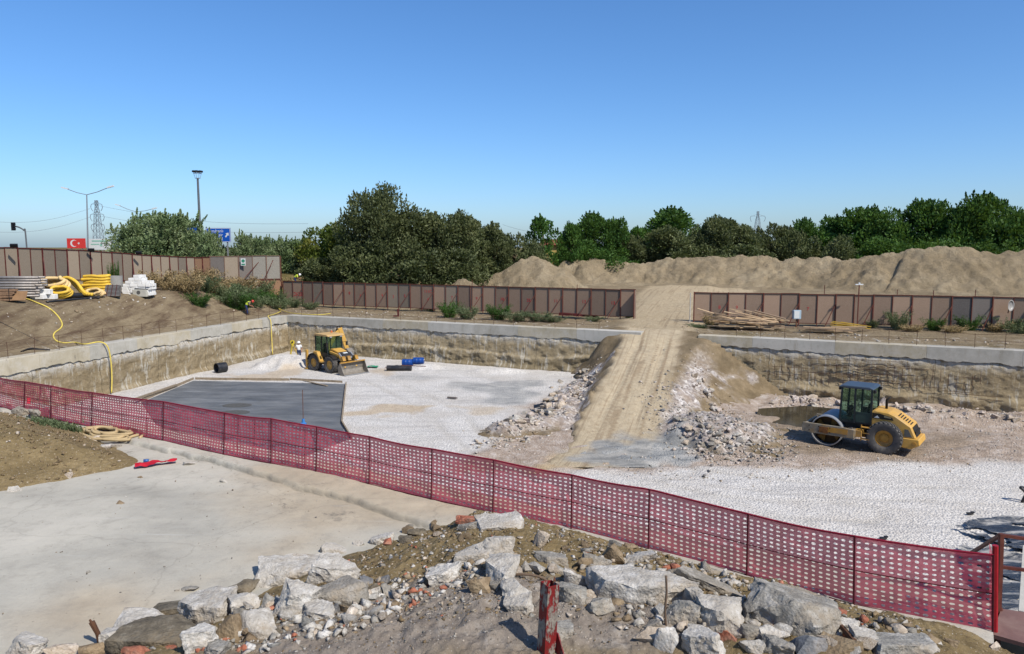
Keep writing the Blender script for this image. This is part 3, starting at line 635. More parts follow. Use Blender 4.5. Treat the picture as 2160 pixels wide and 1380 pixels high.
# ---------------------------------------------------------------- red mesh safety barrier
n = NT('red_netting', .45, .35)
c = n.ramp(n.noise(3.0, 5, .6), [(.3, lin((196,76,92), .86)), (.7, lin((216,102,116), .9))])
n.set(n.b.inputs['Base Color'], c)
tr = n.new('ShaderNodeBsdfTranslucent'); n.set(tr.inputs[0], c)
tp = n.new('ShaderNodeBsdfTransparent'); tp.inputs[0].default_value = (1, .78, .80, 1)
m1_ = n.new('ShaderNodeMixShader'); m1_.inputs[0].default_value = .42; n.l.new(n.b.outputs[0], m1_.inputs[1]); n.l.new(tr.outputs[0], m1_.inputs[2])
m2_ = n.new('ShaderNodeMixShader'); m2_.inputs[0].default_value = .15; n.l.new(m1_.outputs[0], m2_.inputs[1]); n.l.new(tp.outputs[0], m2_.inputs[2])
n.l.new(m2_.outputs[0], n.n['Material Output'].inputs['Surface']); netm = n.m
red_plain = simple('red_tape', (140,24,46), .5, 0, .15, 5, 0)
sf = thing('safety_fence', 'long low red perforated plastic safety fence on thin posts along the pit edge', 'safety fence', fpost[5])
tops = []
for (px, pyt), b in zip(FT, fpost):
    tops.append(D(px, pyt, b.y))
rng = random.Random(3)
tp_ = [Vector((t.x, t.y, t.z)) for t in tops]; bt_ = [Vector((b.x, b.y, b.z+.05)) for b in fpost]
mb = MB(); NR = 13
def net_pts():
    out = []
    for i in range(len(tp_)-1):
        L = (bt_[i+1]-bt_[i]).length; m = max(2, round(L/.098))
        for k in range(m):
            t = k/m; sag = .014*sin(pi*t)*(1+.8*sin(i*2.3))
            out.append((bt_[i].lerp(bt_[i+1], t), tp_[i].lerp(tp_[i+1], t)-Vector((0, 0, sag)), i+t))
    out.append((bt_[-1], tp_[-1], len(tp_)-1)); return out
NP = net_pts()
ret = [(bt_[0]+Vector((.035*k, .075*k, .01*k)), tp_[0]+Vector((.035*k, .075*k, .01*k)), -k*.05) for k in (4, 3, 2, 1)]
NP = ret+NP
nv = np.array([nN[0], nN[1], 0])
CO, ROWS = len(NP), NR*1
P0 = np.array([[b.x, b.y, b.z] for b, t, q in NP]); P1_ = np.array([[t.x, t.y, t.z] for b, t, q in NP]); Q = np.array([q for *_, q in NP])
def netpos(ci, vv):        # ci fractional column index array, vv 0..1 height
    i0 = np.clip(np.floor(ci).astype(int), 0, CO-2); f = (ci-i0)[..., None]
    b = P0[i0]*(1-f)+P0[i0+1]*f; t = P1_[i0]*(1-f)+P1_[i0+1]*f; q = Q[i0]*(1-f[..., 0])+Q[i0+1]*f[..., 0]
    p = b*(1-vv[..., None])+t*vv[..., None]
    wv = .030*fbm(q*1.7, vv*2.2, 5, 4)+.03*fbm(q*6+vv*3, vv*3-q*2, 6, 3)+.035*np.sin(vv*pi)*fbm(q*.9, 0*q, 7, 2)
    return p+wv[..., None]*nv
marg = .045; rows = np.arange(NR); cols = np.arange(CO-1)
CI, RI = np.meshgrid(cols, rows); CI = CI.ravel(); RI = RI.ravel()
off8 = np.array([(-.5, -.5), (0, -.5), (.5, -.5), (.5, 0), (.5, .5), (0, .5), (-.5, .5), (-.5, 0)])
hol8 = np.array([(-.18, -.18), (0, -.215), (.18, -.18), (.285, 0), (.18, .18), (0, .215), (-.18, .18), (-.285, 0)])
# shared outer lattice (corners + edge mid points) so the net stays one connected sheet
vtab = {}; VV = []
def lattice(cx, ry):
    k = (round(cx*2), round(ry*2))
    if k not in vtab: vtab[k] = len(VV); VV.append((cx, ry))
    return vtab[k]
faces = []; hol = []
for c_, r_ in zip(CI, RI):
    o8 = [lattice(c_+.5+a, r_+.5+b) for a, b in off8]; hol.append((c_, r_, o8))
nl = len(VV); VV = list(VV); jr = np.random.RandomState(4)
for c_, r_, o8 in hol:
    base = len(VV); sx = 1+.12*jr.randn(); sy = 1+.12*jr.randn(); lost = jr.rand() < .012
    for a, b in hol8: VV.append((c_+.5+a*sx, r_+.5+b*sy))
    for k in range(8): faces.append((o8[k], o8[(k+1) % 8], base+(k+1) % 8, base+k))
VA = np.array(VV); pos = netpos(np.clip(VA[:, 0], 0, CO-1), marg+(1-2*marg)*VA[:, 1]/NR)
base = len(pos); ex = []
cc = np.arange(CO, dtype=float); cc[-1] -= 1e-6
for v in (0., marg, 1-marg, 1.): ex.append(netpos(cc, np.full(CO, v)))
pos = np.concatenate([pos]+ex)
for (o1, o2) in ((0, 1), (2, 3)):
    for i in range(CO-1): faces.append((base+o1*CO+i, base+o1*CO+i+1, base+o2*CO+i+1, base+o2*CO+i))
me = bpy.data.meshes.new('netting'); np_mesh(me, pos-np.array(fpost[5]), np.array(faces)); me.materials.append(netm); set_smooth(me, True)
link('netting', me, sf)
postm = simple('maroon_post', (84,22,34), .6, .2, .2, 10, 0)
for i, (b, t) in enumerate(zip(fpost, tops)):
    f = Vector((-nN[0]*.03, -nN[1]*.03, 0)); mb = MB(); mb.tube([b+f-Vector((0, 0, .12)), t+f+Vector((0, 0, .02))], .013, 6); part('post', mb, postm, sf, world=True)
for i in (9.4, 9.75, 11.25, 11.6, 8.3, 12.3, 12.7, 13.5):
    k = int(i); f = i-k; b = fpost[k].lerp(fpost[k+1], f)+Vector((nN[0], nN[1], 0))*.04; t = tops[k].lerp(tops[k+1], f)+Vector((nN[0], nN[1], 0))*.04-Vector((0, 0, .05))
    mb = MB(); mb.tube([b, t], .009, 5); part('stake', mb, postm, sf, world=True)
for fr, r, nm in ((1.0, .016, 'top_rope'), (.52, .008, 'middle_wire'), (.02, .012, 'bottom_rope')):
    pts = []
    for i in range(4, CO, 2): pts.append(Vector(P0[i]).lerp(Vector(P1_[i]), fr)-Vector((nN[0], nN[1], 0))*.022+Vector((0, 0, .01 if fr == 1 else 0)))
    mb = MB(); mb.tube(pts, r, 5); part(nm, mb, postm if fr < 1 else red_plain, sf, world=True)
# plastic strip wrapped round the end post
mb = MB(); b, t = fpost[0], tops[0]; mb.tube([b+Vector((.03, .02, 0)), t+Vector((.03, .02, .12))], .035, 8)
part('end_post', mb, simple('bright_red_plastic', (166,34,42), .4, 0, .15, 12, .1), sf, world=True)
# ---------------------------------------------------------------- tall board hoardings
def panel_mat(name, base, alt, sp=(196,188,176)):
    n = NT(name, .9, .12)
    c = n.ramp(n.noise(14, 5, .8), [(.32, lin(tuple(v-36 for v in base), K)), (.5, lin(base, K)), (.68, lin(alt, K))])
    c = n.mix(n.ramp(n.voro(16), [(.12, .55), (.2, 0.)]), c, lin(sp, K))
    c = n.mix(n.ramp(n.noise(.9, 6, .7), [(.45, 0.), (.7, .45)]), c, lin(tuple(v*.72 for v in base), K))
    rv = n.rnd(); c = n.mix(.62, c, n.mix(rv, lin((.74*base[0], .74*base[1], .74*base[2]), K), lin((min(255, base[0]*1.20), base[1]*1.17, base[2]*1.12), K)))
    return n.done(c, n.bump(n.noise(30, 3), .2, .01))
pm_l = panel_mat('grey_strand_board', (142,131,117), (164,153,139)); pm_b = panel_mat('pink_strand_board', (158,136,118), (182,160,142))
pm_d = panel_mat('dark_strand_board', (118,112,108), (138,132,126)); pm_o = panel_mat('brown_strand_board', (150,118,94), (170,138,112)); pm_w = panel_mat('bleached_strand_board', (166,160,148), (214,210,200))
rail_red = simple('oxide_red_steel', (92,36,34), .65, .1, .25, 6, .1, dirt=(120,74,52))
rail_rust = simple('rust_red_steel', (106,58,46), .75, .1, .25, 6, .1, dirt=(92,50,38))
paint_red = simple('red_spray_paint', (196,64,64), .7, 0, .1, 8, 0)
def text_mesh(s, size, mat, extr=.004):
    cu = bpy.data.curves.new('lettering', 'FONT'); cu.body = s; cu.size = size; cu.extrude = extr; cu.align_x = 'CENTER'; cu.align_y = 'CENTER'
    o = bpy.data.objects.new('lettering', cu); COL.objects.link(o)
    me = bpy.data.meshes.new_from_object(o.evaluated_get(bpy.context.evaluated_depsgraph_get())); bpy.data.objects.remove(o)
    me.materials.clear(); me.materials.append(mat); return me
def hoarding(label, pts, step, height, mats, pmat, brace_dir, zoff=0, base_fn=h1, marks=None, brace=True, group='board hoardings round the site', strut=1):
    P = [Vector((p[0], p[1], 0)) for p in pts]; seg = [(P[i+1]-P[i]).length for i in range(len(P)-1)]; L = sum(seg)
    def at(u):
        for i, s in enumerate(seg):
            if u <= s or i == len(seg)-1:
                q = P[i].lerp(P[i+1], u/s); dd = (P[i+1]-P[i]).normalized(); return q, dd
            u -= s
    m = round(L/step); root = thing('hoarding', label, 'fence', (P[0].x, P[0].y, 0), 0, group); rng = random.Random(len(pts)*7+m)
    zb = [base_fn(*at(L*i/m)[0].xy)+zoff for i in range(m+1)]
    zb = [sum(zb[max(0, i-2):i+3])/len(zb[max(0, i-2):i+3]) for i in range(m+1)]
    panels = []
    for i in range(m):
        (a, d1), (b, d2) = at(L*i/m), at(L*(i+1)/m); dd = (b-a).normalized(); nn = Vector((dd.y, -dd.x, 0)); nn = nn if nn.y < 0 else -nn
        pm = mats(i, m, rng) if callable(mats) else mats
        mb = MB(); q = nn*(-.03+rng.uniform(-.008, .008)); w = .012; jz = rng.uniform(-.03, .02); z0, z1 = zb[i]+.03+jz, zb[i+1]+.03+jz+rng.uniform(-.015, .015)
        A = [a+q+Vector((0, 0, z0))+dd*.012, b+q+Vector((0, 0, z1))-dd*.012, b+q+Vector((0, 0, z1+height))-dd*.012, a+q+Vector((0, 0, z0+height))+dd*.012]
        B = [v-nn*w for v in A]; mb.add(A+B, [(0, 1, 2, 3), (7, 6, 5, 4), (0, 4, 5, 1), (1, 5, 6, 2), (2, 6, 7, 3), (3, 7, 4, 0)])
        o = link('panel', mb.mesh('panel', pm, False, (a.x, a.y, z0)), root, (a.x-P[0].x, a.y-P[0].y, z0)); panels.append((o, a, b, dd, nn, z0))
        mb = MB(); mb.bar(a+Vector((0, 0, z0+height-.02)), b+Vector((0, 0, z1+height-.02)), .07, .06); part('top_rail', mb, pmat, root, world=True)
        mb = MB(); mb.bar(a+nn*.01+Vector((0, 0, z0+.05)), b+nn*.01+Vector((0, 0, z1+.05)), .05, .04); part('bottom_rail', mb, pmat, root, world=True)
    for i in range(m+1):
        a, dd = at(L*i/m); nn = Vector((dd.y, -dd.x, 0)); nn = nn if nn.y < 0 else -nn; big = i % 2 == 0
        w = .085 if big else .055; mb = MB(); mb.bar(a+nn*.005+Vector((0, 0, zb[i]-.15)), a+nn*.005+Vector((0, 0, zb[i]+height+(.06 if big else .02))), w, w); part('post', mb, pmat, root, world=True)
        if big and brace and i > 0:
            e = a+nn*(1.0)+dd*.9*brace_dir*strut; mb = MB(); mb.bar(a+nn*.06+Vector((0, 0, zb[i]+height*.72)), e+Vector((0, 0, base_fn(e.x, e.y)-.05)), .05, .05); part('brace', mb, pmat, root, world=True)
    for k, s, vy, sz in (marks or []):
        o, a, b, dd, nn, z0 = panels[k]; t = link('painted_mark', text_mesh(s, sz, paint_red), o)
        X = dd if dd.x > 0 else -dd; Rm = Matrix((X, Vector((0, 0, 1)), X.cross(Vector((0, 0, 1))))).transposed().to_4x4()
        loc = (a+b)/2-nn*.02-Vector((a.x, a.y, 0))+Vector((0, 0, height*vy))
        t.matrix_local = Matrix.Translation(loc) @ Rm
    return root
def fp(px, d): 
    v = D(px, 600, d); return (v.x, v.y)
fl = [fp(-60, 54), fp(0, 57), fp(100, 61.5), fp(290, 71), fp(445, 81)]
def mats_left(i, m, r): return pm_o if i >= m-2 else pm_l
FH = 2.62
LF = hoarding('long grey board hoarding with dark red posts behind the hose and pipe stock at left', fl, 1.22, FH, mats_left, rail_red, 1, strut=-1)
fm = [fp(445, 81), fp(515, 82.5), fp(592, 84)]
def mats_mid(i, m, r): return [pm_d, pm_l, pm_d, pm_w, pm_w, pm_d, pm_d, pm_d][min(i, 7)]
ZMID = 6.32
MF = hoarding('grey and bleached board hoarding above a lower board tier, with a small green notice', fm, 1.35, FH, mats_mid, simple('pale_rust_steel', (132,104,88), .75, .1, .25, 6, .1), -1, base_fn=lambda x, y: ZMID, brace=False)
# lower tier under it
P_a, P_b = Vector(fp(497, 82.2)+(0,)), Vector(fp(594, 84.1)+(0,))
for i in range(4):
    a, b = P_a.lerp(P_b, i/4), P_a.lerp(P_b, (i+1)/4); zt = ZMID; mb = MB(); mb.box((0, 0, 0), (.01, .01, .01)); mb = MB()
    zz = [3.9+1.0*(1-i/4), 3.9+1.0*(1-(i+1)/4)]
    mb.add([Vector((a.x, a.y, zz[0])), Vector((b.x, b.y, zz[1])), Vector((b.x, b.y, zt)), Vector((a.x, a.y, zt)), Vector((a.x, a.y+.02, zz[0])), Vector((b.x, b.y+.02, zz[1])), Vector((b.x, b.y+.02, zt)), Vector((a.x, a.y+.02, zt))], [(0, 1, 2, 3), (7, 6, 5, 4), (0, 4, 5, 1), (1, 5, 6, 2), (2, 6, 7, 3), (3, 7, 4, 0)])
    part('lower_panel', mb, pm_w if i < 2 else pm_o, MF, world=True)
    mb = MB(); mb.bar(Vector((b.x, b.y-.03, zz[1]-.2)), Vector((b.x, b.y-.03, zt+(FH if i == 3 else 0))), .07); part('post', mb, rail_rust, MF, world=True)
mb = MB(); mb.bar(Vector((P_a.x, P_a.y-.03, ZMID)), Vector((P_b.x, P_b.y-.03, ZMID)), .08); part('middle_rail', mb, rail_rust, MF, world=True)
for px, pb, dd in ((566, 660, 1), (538, 640, 1), (590, 640, 1)):
    pass
for k, (x0, x1, zt) in enumerate(((548, 500, 8.3), (578, 540, 8.5), (470, 450, 8.2))):
    a = Vector(fp(x0, 83.2)+(zt,)); b = Vector(fp(x1, 81.6)+(h1(*fp(x1, 81.6)),)); mb = MB(); mb.bar(a, b, .06); part('brace', mb, rail_rust, MF, world=True)
bl = fp(597, 83.6); br_ = (G(1340, 672, 3.55).x, G(1340, 672, 3.55).y)
marks = [(1, '2628', .42, .62)]+[(k, s, v, .42) for k, s, v in ((6, '8', .55), (7, '3', .45), (9, '4', .5), (10, '2', .45), (11, '5', .5), (13, '111C', .72), (13, '4', .4), (15, '7', .5), (17, '9', .5), (19, '10', .5), (21, '25', .5), (23, '11', .5), (25, '12', .5), (27, '13', .5))]
BF = hoarding('long pinkish board hoarding behind the back wall, with red numbers sprayed on it', [bl, br_], 1.42, 2.5, lambda i, m, r: r.choice([pm_b]*4+[pm_l]+([pm_d] if 6 < i < 11 else [pm_b])), rail_rust, -1, base_fn=lambda x, y: 3.62+.0*x, marks=marks)
e = Vector((br_[0], br_[1], 0)); w_ = Vector((-nB[0], -nB[1], 0)); mb = MB()
A0 = e+w_*.04+Vector((.03, 0, 3.4)); A1 = e+w_*.62+Vector((.03, 0, 3.4))
mb.add([A0, A1, A1+Vector((0, 0, 2.7)), A0+Vector((0, 0, 2.7))]+[v+Vector((.03, .01, 0)) for v in (A0, A1, A1+Vector((0, 0, 2.7)), A0+Vector((0, 0, 2.7)))], [(0, 1, 2, 3), (7, 6, 5, 4), (0, 4, 5, 1), (1, 5, 6, 2), (2, 6, 7, 3), (3, 7, 4, 0)])
part('end_return', mb, pm_b, BF, world=True); mb = MB(); mb.bar(A1-Vector((0, 0, .2)), A1+Vector((0, 0, 2.75)), .08); part('post', mb, rail_rust, BF, world=True)
g1, g2, g3 = G(1463, 678, 3.55), G(1800, 694, 3.5), G(2165, 704, 3.5)
g3 = D(2165, 700, 57.5); g4 = D(2420, 700, 51)
RF = hoarding('brown board hoarding with rusty posts right of the dirt ramp, behind the plank pile', [(g1.x, g1.y), (D(1800, 690, 61).x, 61), (g3.x, g3.y), (g4.x, g4.y)], 1.40, 2.5, lambda i, m, r: pm_d if i in (14, 15) else pm_b, rail_rust, -1, base_fn=lambda x, y: 3.55, brace=True, marks=[(1, '8', .5, .4), (2, '9', .5, .4), (6, '7', .5, .4)])
white_pole = simple('faded_white_pole', (196,190,178), .6, 0, .2, 8, 0, dirt=(140,116,92))
b = G(1455, 681, 3.5); mb = MB(); mb.tube([b, b+Vector((0, 0, 2.55))], .05, 8)
single('pole', mb, white_pole, 'faded white pole at the ramp side end of the right hoarding', 'pole')
# notice on the mid hoarding and floodlights
g = D(513, 553, 83-.9); ntc = thing('notice', 'small white and green notice fixed to the bleached hoarding', 'sign', g)
white_p = simple('white_paint', (222,224,220), .5, 0, .05, 6, 0); green_p = simple('green_print', (64,140,110), .5, 0, .1, 9, 0)
part('notice_board', MB().box((0, 0, 0), (.52, .03, .80)), white_p, ntc)
mb = MB(); mb.cyl((0, -.016, .12), (0, -.020, .12), .19, n=20); mb.box((0, -.019, -.26), (.4, .006, .16)); part('printed_emblem', mb, green_p, ntc)
black = simple('black_metal', (34,34,36), .5, .2, .2, 9, 0)
for px, py, d, w in ((27, 517, 57.6, 'above the steel tube stock'), (190, 526, 65.5, 'below the white billboard'), (290, 532, 70.5, 'beside the leafy tree')):
    q = D(px, py+3, d); t = thing('floodlight', 'black floodlight on top of the left hoarding '+w, 'floodlight', q, .4, 'floodlights on the left hoarding')
    part('lamp_body', MB().box((.1, -.15, .06), (.50, .2, .24), Matrix.Rotation(.5, 3, 'X')), black, t); part('bracket', MB().bar((0, 0, -.15), (.05, -.15, .2), .05), black, t)
# ---------------------------------------------------------------- thin rebar railings on the wall caps
def railing(label, a, b, off, h, step, zt=BT, jit=.04):
    a = Vector((a[0], a[1], zt)); b = Vector((b[0], b[1], zt)); L = (b-a).length; m = round(L/step); rt = thing('rebar_railing', label, 'railing', a, 0, 'rebar railings on the pit wall'); rng = random.Random(m)
    tp = []
    for i in range(m+1):
        p = a.lerp(b, i/m)-off*.35; q = p+Vector((rng.uniform(-jit, jit), rng.uniform(-jit, jit), h*rng.uniform(.95, 1.05))); mb = MB(); mb.tube([p-Vector((0, 0, .1)), q], .016, 5); part('upright', mb, rustd, rt, world=True); tp.append((p, q))
    for f in (.97, .5):
        mb = MB(); mb.tube([p.lerp(q, f)+Vector((0, 0, -.03 if i % 2 else 0)) for i, (p, q) in enumerate(tp)], .011, 5); part('wire', mb, rustd, rt, world=True)
    return rt
ni = Vector((-nL[0], -nL[1], 0)); nb = Vector((-nB[0], -nB[1], 0))
railing('rebar railing with two wires along the cap of the left wall', pA-dL*8, pC-dL*.5, ni, 1.0, 1.75)
railing('faint rebar railing along the cap of the back wall before the weeds', pC+dB*1.5, pC+dB*(uBL-1), nb, .8, 1.9)
railing('rebar railing on the right wall cap before the plank pile', pC+dB*(uBR+.5), pE2, nb, .95, 1.7)
# ---------------------------------------------------------------- far things along the road
galv = simple('galvanised_steel', (150,154,158), .5, .3, .12, 3, 0); lampw = simple('lamp_white', (226,228,228), .4, 0, .05, 3, 0)
def street_lamp(px, pyt, pxl, pyl, pxr, pyr, pyb, d, label):
    b = D(px, pyb, d); t = D(px, pyt, d); l = D(pxl, pyl, d); r = D(pxr, pyr, d); rt = thing('street_lamp', label, 'street lamp', (b.x, b.y, 4), 0, 'double street lamps beyond the hoarding')
    mb = MB(); mb.tube([Vector((b.x, b.y, 4)), t], [.17, .09], 8); part('pole', mb, galv, rt, world=True)
    for e in (l, r):
        s = Vector(((1 if e.x > t.x else -1), 0, 0)); mb = MB(); mb.tube([t, t.lerp(e, .5)+Vector((0, 0, -.12)), e], .06, 6); part('arm', mb, galv, rt, world=True)
        mb = MB(); mb.bar(e-s*.15, e+s*.95+Vector((0, 0, .28)), .34, .22); part('lamp_head', mb, lampw, rt, world=True)
street_lamp(183, 411, 142, 399, 228, 396, 525, 125, 'tall double armed street lamp in front of the pylon at far left')
street_lamp(287, 447, 252, 434, 322, 441, 500, 170, 'smaller double armed street lamp half hidden by the leafy tree')
t0 = D(417, 376, 115); rt = thing('light_mast', 'tall floodlight mast with a crown of dark lamps rising above the trees', 'light mast', (t0.x, t0.y, 4))
mb = MB(); mb.tube([(t0.x, t0.y, 4), t0], [.24, .15], 10); part('mast', mb, simple('dark_galvanised', (112,116,120), .5, .3, .12, 3, 0), rt, world=True)
mb = MB()
for zz, r in ((0, .38), (.72, .58)): mb.tube([t0+Vector((cos(a)*r, sin(a)*r, zz)) for a in [2*pi*k/14 for k in range(14)]], .03, 5, closed=True)
for k in range(8): a = 2*pi*k/8; mb.tube([t0+Vector((cos(a)*.38, sin(a)*.38, 0)), t0+Vector((cos(a)*.6, sin(a)*.6, .8))], .025, 4)
part('basket_frame', mb, galv, rt, world=True)
for k in range(8):
    a = 2*pi*k/8+.2; mb = MB(); mb.box(t0+Vector((cos(a)*.62, sin(a)*.62, 1.0)), (.30, .36, .24), Matrix.Rotation(a, 3, 'Z')); part('lamp', mb, black, rt, world=True)
# traffic light
b, e = D(55, 490, 95), D(30, 477, 95); rt = thing('traffic_light', 'black traffic light hanging from a curved arm above the left hoarding', 'traffic light', (b.x, b.y, 4))
mb = MB(); mb.tube(spline([(b.x, b.y, 4), D(54, 495, 95), D(50, 486, 95), D(41, 480, 95), e]), .09, 8); part('curved_pole', mb, simple('grey_paint', (104,106,108), .5, .1, .1, 4, 0), rt, world=True)
mb = MB(); q = D(28, 478, 95); mb.box(q, (.38, .3, 1.0)); hd = part('signal_head', mb, black, rt, world=True)
for k in range(3):
    mb = MB(); c0 = q+Vector((.19, -.12, .3-.3*k)); mb.cyl(c0, c0+Vector((.14, -.06, 0)), .13, n=10); part('visor', mb, black, hd, world=True)
# pylons
def pylon(px, pyt, pyb, d, label, arms, wb):
    t = D(px, pyt, d); zb = 4.0; hgt = t.z-zb; rt = thing('pylon', label, 'pylon', (t.x, t.y, zb), .0, 'lattice power pylons'); mb = MB()
    def cr(f, k): w = (wb*(1-f)+.035*hgt*f)/2 if f < .85 else .035*hgt/2; return Vector((t.x+w*(1 if k in (1, 2) else -1), t.y+w*(1 if k in (2, 3) else -1), zb+hgt*f))
    lv = [0, .16, .30, .42, .52, .61, .69, .76, .83, .9, .96, 1.0]; r = .10
    for k in range(4):
        for i in range(len(lv)-1):
            mb.bar(cr(lv[i], k), cr(lv[i+1], k), r); mb.bar(cr(lv[i], k), cr(lv[i+1], (k+1) % 4), r*.65); mb.bar(cr(lv[i+1], k), cr(lv[i+1], (k+1) % 4), r*.6); mb.bar(cr(lv[i], (k+1) % 4), cr(lv[i+1], k), r*.55)
    part('lattice_tower', mb, galv_d, rt, world=True)
    for f, w in arms:
        for s in (-1, 1):
            mb = MB(); c0 = Vector((t.x, t.y, zb+hgt*f)); tip = c0+Vector((s*w, 0, .0)); mb.bar(c0+Vector((0, 0, .045*hgt)), tip, r*.8); mb.bar(c0, tip, r*.8)
            mb.bar(c0.lerp(tip, .5)+Vector((0, 0, .022*hgt)), c0.lerp(tip, .5), r*.6); a_ = part('cross_arm', mb, galv_d, rt, world=True)
            mb = MB(); mb.tube([tip+Vector((s*.1, 0, 0)), tip+Vector((s*.34, 0, -.9)), tip+Vector((s*.1, 0, -1.7)), tip+Vector((-s*.3, 0, -2.3))], .10, 5); part('insulator', mb, galv_d, a_, world=True)
    return rt
galv_d = simple('weathered_lattice_steel', (128,134,142), .7, .1, .1, 2, 0)
pylon(203, 423, 505, 260, 'grey lattice power pylon behind the flag billboard at far left', [(.62, 2.0), (.78, 2.1), (.94, 1.7)], 3.6)
pylon(1599, 446, 480, 330, 'square topped lattice pylon just showing above the trees at right', [(.90, 3.0)], 5.0)
mb = MB()
for (x0, y0, x1, y1) in ((208, 434, 650, 472), (208, 455, 650, 490), (190, 440, -40, 466), (190, 458, -40, 488), (1060, 474, 1230, 480)):
    p, q = D(x0, y0, 260), D(x1, y1, 230); mb.tube([p.lerp(q, k/12)-Vector((0, 0, 2.2*sin(pi*k/12))) for k in range(13)], .035, 4)
single('power_lines', mb, galv_d, 'thin sagging power lines strung from the far left pylon', 'power line', kind='stuff')
# billboards
def facing(root): pass
fd = 135.; f0_, f1_ = D(141, 503, fd), D(181, 524, fd); cx, cz = (f0_.x+f1_.x)/2, (f0_.z+f1_.z)/2; fw, fh = f1_.x-f0_.x, f0_.z-f1_.z
flag = thing('flag_billboard', 'red billboard with white crescent and star above the left hoarding', 'billboard', (cx, fd, 4))
flagred = simple('flag_red', (206,58,52), .5, 0, .05, 3, 0, k=.8)
part('billboard_panel', MB().box((0, 0, cz-4), (fw, .15, fh)), flagred, flag); mb = MB(); mb.bar((-fw*.3, .1, 0), (-fw*.3, .1, cz-4), .15); mb.bar((fw*.3, .1, 0), (fw*.3, .1, cz-4), .15); part('leg_frame', mb, galv, flag)
mb = MB(); R1, R2, ox = fh*.36, fh*.29, fh*.10; zc = cz-4; c0x = -fw*.12; N = 28; vs = []
a0 = math.acos((R1*R1+ox*ox-R2*R2)/(2*R1*ox)) if abs((R1*R1+ox*ox-R2*R2)/(2*R1*ox)) < 1 else .5
outer = [(c0x+R1*cos(a), R1*sin(a)) for a in np.linspace(a0, 2*pi-a0, N)]
b0 = math.atan2(R1*sin(a0), R1*cos(a0)-ox); inner = [(c0x+ox+R2*cos(a), R2*sin(a)) for a in np.linspace(b0, 2*pi-b0, N)]
vs = [(x, -.085, z+zc) for x, z in outer]+[(x, -.085, z+zc) for x, z in inner]
mb.add(vs, [(i, i+1, N+i+1, N+i) for i in range(N-1)]); part('crescent', mb, white_p, flag)
mb = MB(); sx = c0x+R1*1.35; pts = [(sx+(fh*.15 if k % 2 == 0 else fh*.06)*cos(pi+pi*k/5), -.085, zc+(fh*.15 if k % 2 == 0 else fh*.06)*sin(pi+pi*k/5)) for k in range(10)]
mb.add(pts+[(sx, -.085, zc)], [(k, (k+1) % 10, 10) for k in range(10)]); part('star', mb, white_p, flag)
f0_, f1_ = D(185, 504, fd+2), D(237, 527, fd+2); fw, fh = f1_.x-f0_.x, f0_.z-f1_.z; cz = (f0_.z+f1_.z)/2
bb = thing('white_billboard', 'white billboard with faint green print beside the red flag billboard', 'billboard', ((f0_.x+f1_.x)/2, fd+2, 4))
part('billboard_panel', MB().box((0, 0, cz-4), (fw, .15, fh)), white_p, bb); mb = MB(); mb.bar((-fw*.3, .1, 0), (-fw*.3, .1, cz-4), .15); mb.bar((fw*.3, .1, 0), (fw*.3, .1, cz-4), .15); part('leg_frame', mb, galv, bb)
mb = MB(); mb.box((.1, -.085, cz-4+fh*.3), (fw*.7, .01, fh*.14)); mb.box((-fw*.2, -.085, cz-4-.0*fh), (fw*.35, .01, fh*.1)); mb.cyl((fw*.05, -.08, cz-4-fh*.08), (fw*.05, -.09, cz-4-fh*.08), fh*.12); part('faint_print', mb, simple('pale_green_print', (150,196,176), .5, 0, .1, 2, 0), bb)
# road signs
blue_s = simple('sign_blue', (24,84,176), .45, 0, .06, 2, 0, k=.75)
sdp = 92.; s0, s1 = D(434, 481, sdp), D(487, 511, sdp); sw, sh = s1.x-s0.x, s0.z-s1.z; scz = (s0.z+s1.z)/2
rs = thing('road_sign', 'blue direction sign with white place names and an arrow above the trees', 'road sign', ((s0.x+s1.x)/2, sdp, 4))
part('sign_panel', MB().box((0, 0, scz-4), (sw, .08, sh), bevel) if False else MB().box((0, 0, scz-4), (sw, .08, sh)), blue_s, rs)
mb = MB()
for sx in (-1, 1): mb.box((sx*(sw/2-.05), -.043, scz-4), (.05, .012, sh-.1))
for sz_ in (-1, 1): mb.box((0, -.0445, scz-4+sz_*(sh/2-.05)), (sw-.05, .012, .05))
part('sign_border', mb, white_p, rs); mb = MB(); mb.bar((sw*.35, .1, 0), (sw*.35, .1, scz-4+sh/2), .14); mb.bar((-sw*.35, .1, 0), (-sw*.35, .1, scz-4+sh/2), .14); part('sign_post', mb, galv, rs)
for k, s in enumerate(('Saruhanlı', 'Balıkesir', 'İstanbul')):
    o = link('place_name', text_mesh(s, sh*.30, white_p, .002), rs, (-sw*.10, -.047, scz-4+sh*(.28-.28*k)), (pi/2, 0, 0))
mb = MB(); a, b = Vector((sw*.30, -.048, scz-4-.14*sh)), Vector((sw*.42, -.048, scz-4+.17*sh)); dd = (b-a).normalized(); pp = Vector((dd.z, 0, -dd.x))
w1, w2 = .05*sh, .14*sh; mid = a.lerp(b, .55); vs = [a+pp*w1, a-pp*w1, mid-pp*w1, mid-pp*w2, b, mid+pp*w2, mid+pp*w1]; mb.add(vs, [(0, 1, 2, 6), (3, 4, 5)]); part('arrow', mb, white_p, rs)
s0, s1 = D(378, 480, 93), D(417, 493, 93); rs2 = thing('road_sign', 'second blue road sign mostly hidden by the leafy tree', 'road sign', ((s0.x+s1.x)/2, 93, 4))
part('sign_panel', MB().box((0, 0, (s0.z+s1.z)/2-4), (s1.x-s0.x, .08, s0.z-s1.z)), blue_s, rs2); mb = MB(); mb.bar((0, .1, 0), (0, .1, (s0.z+s1.z)/2-4), .14); part('sign_post', mb, galv, rs2)
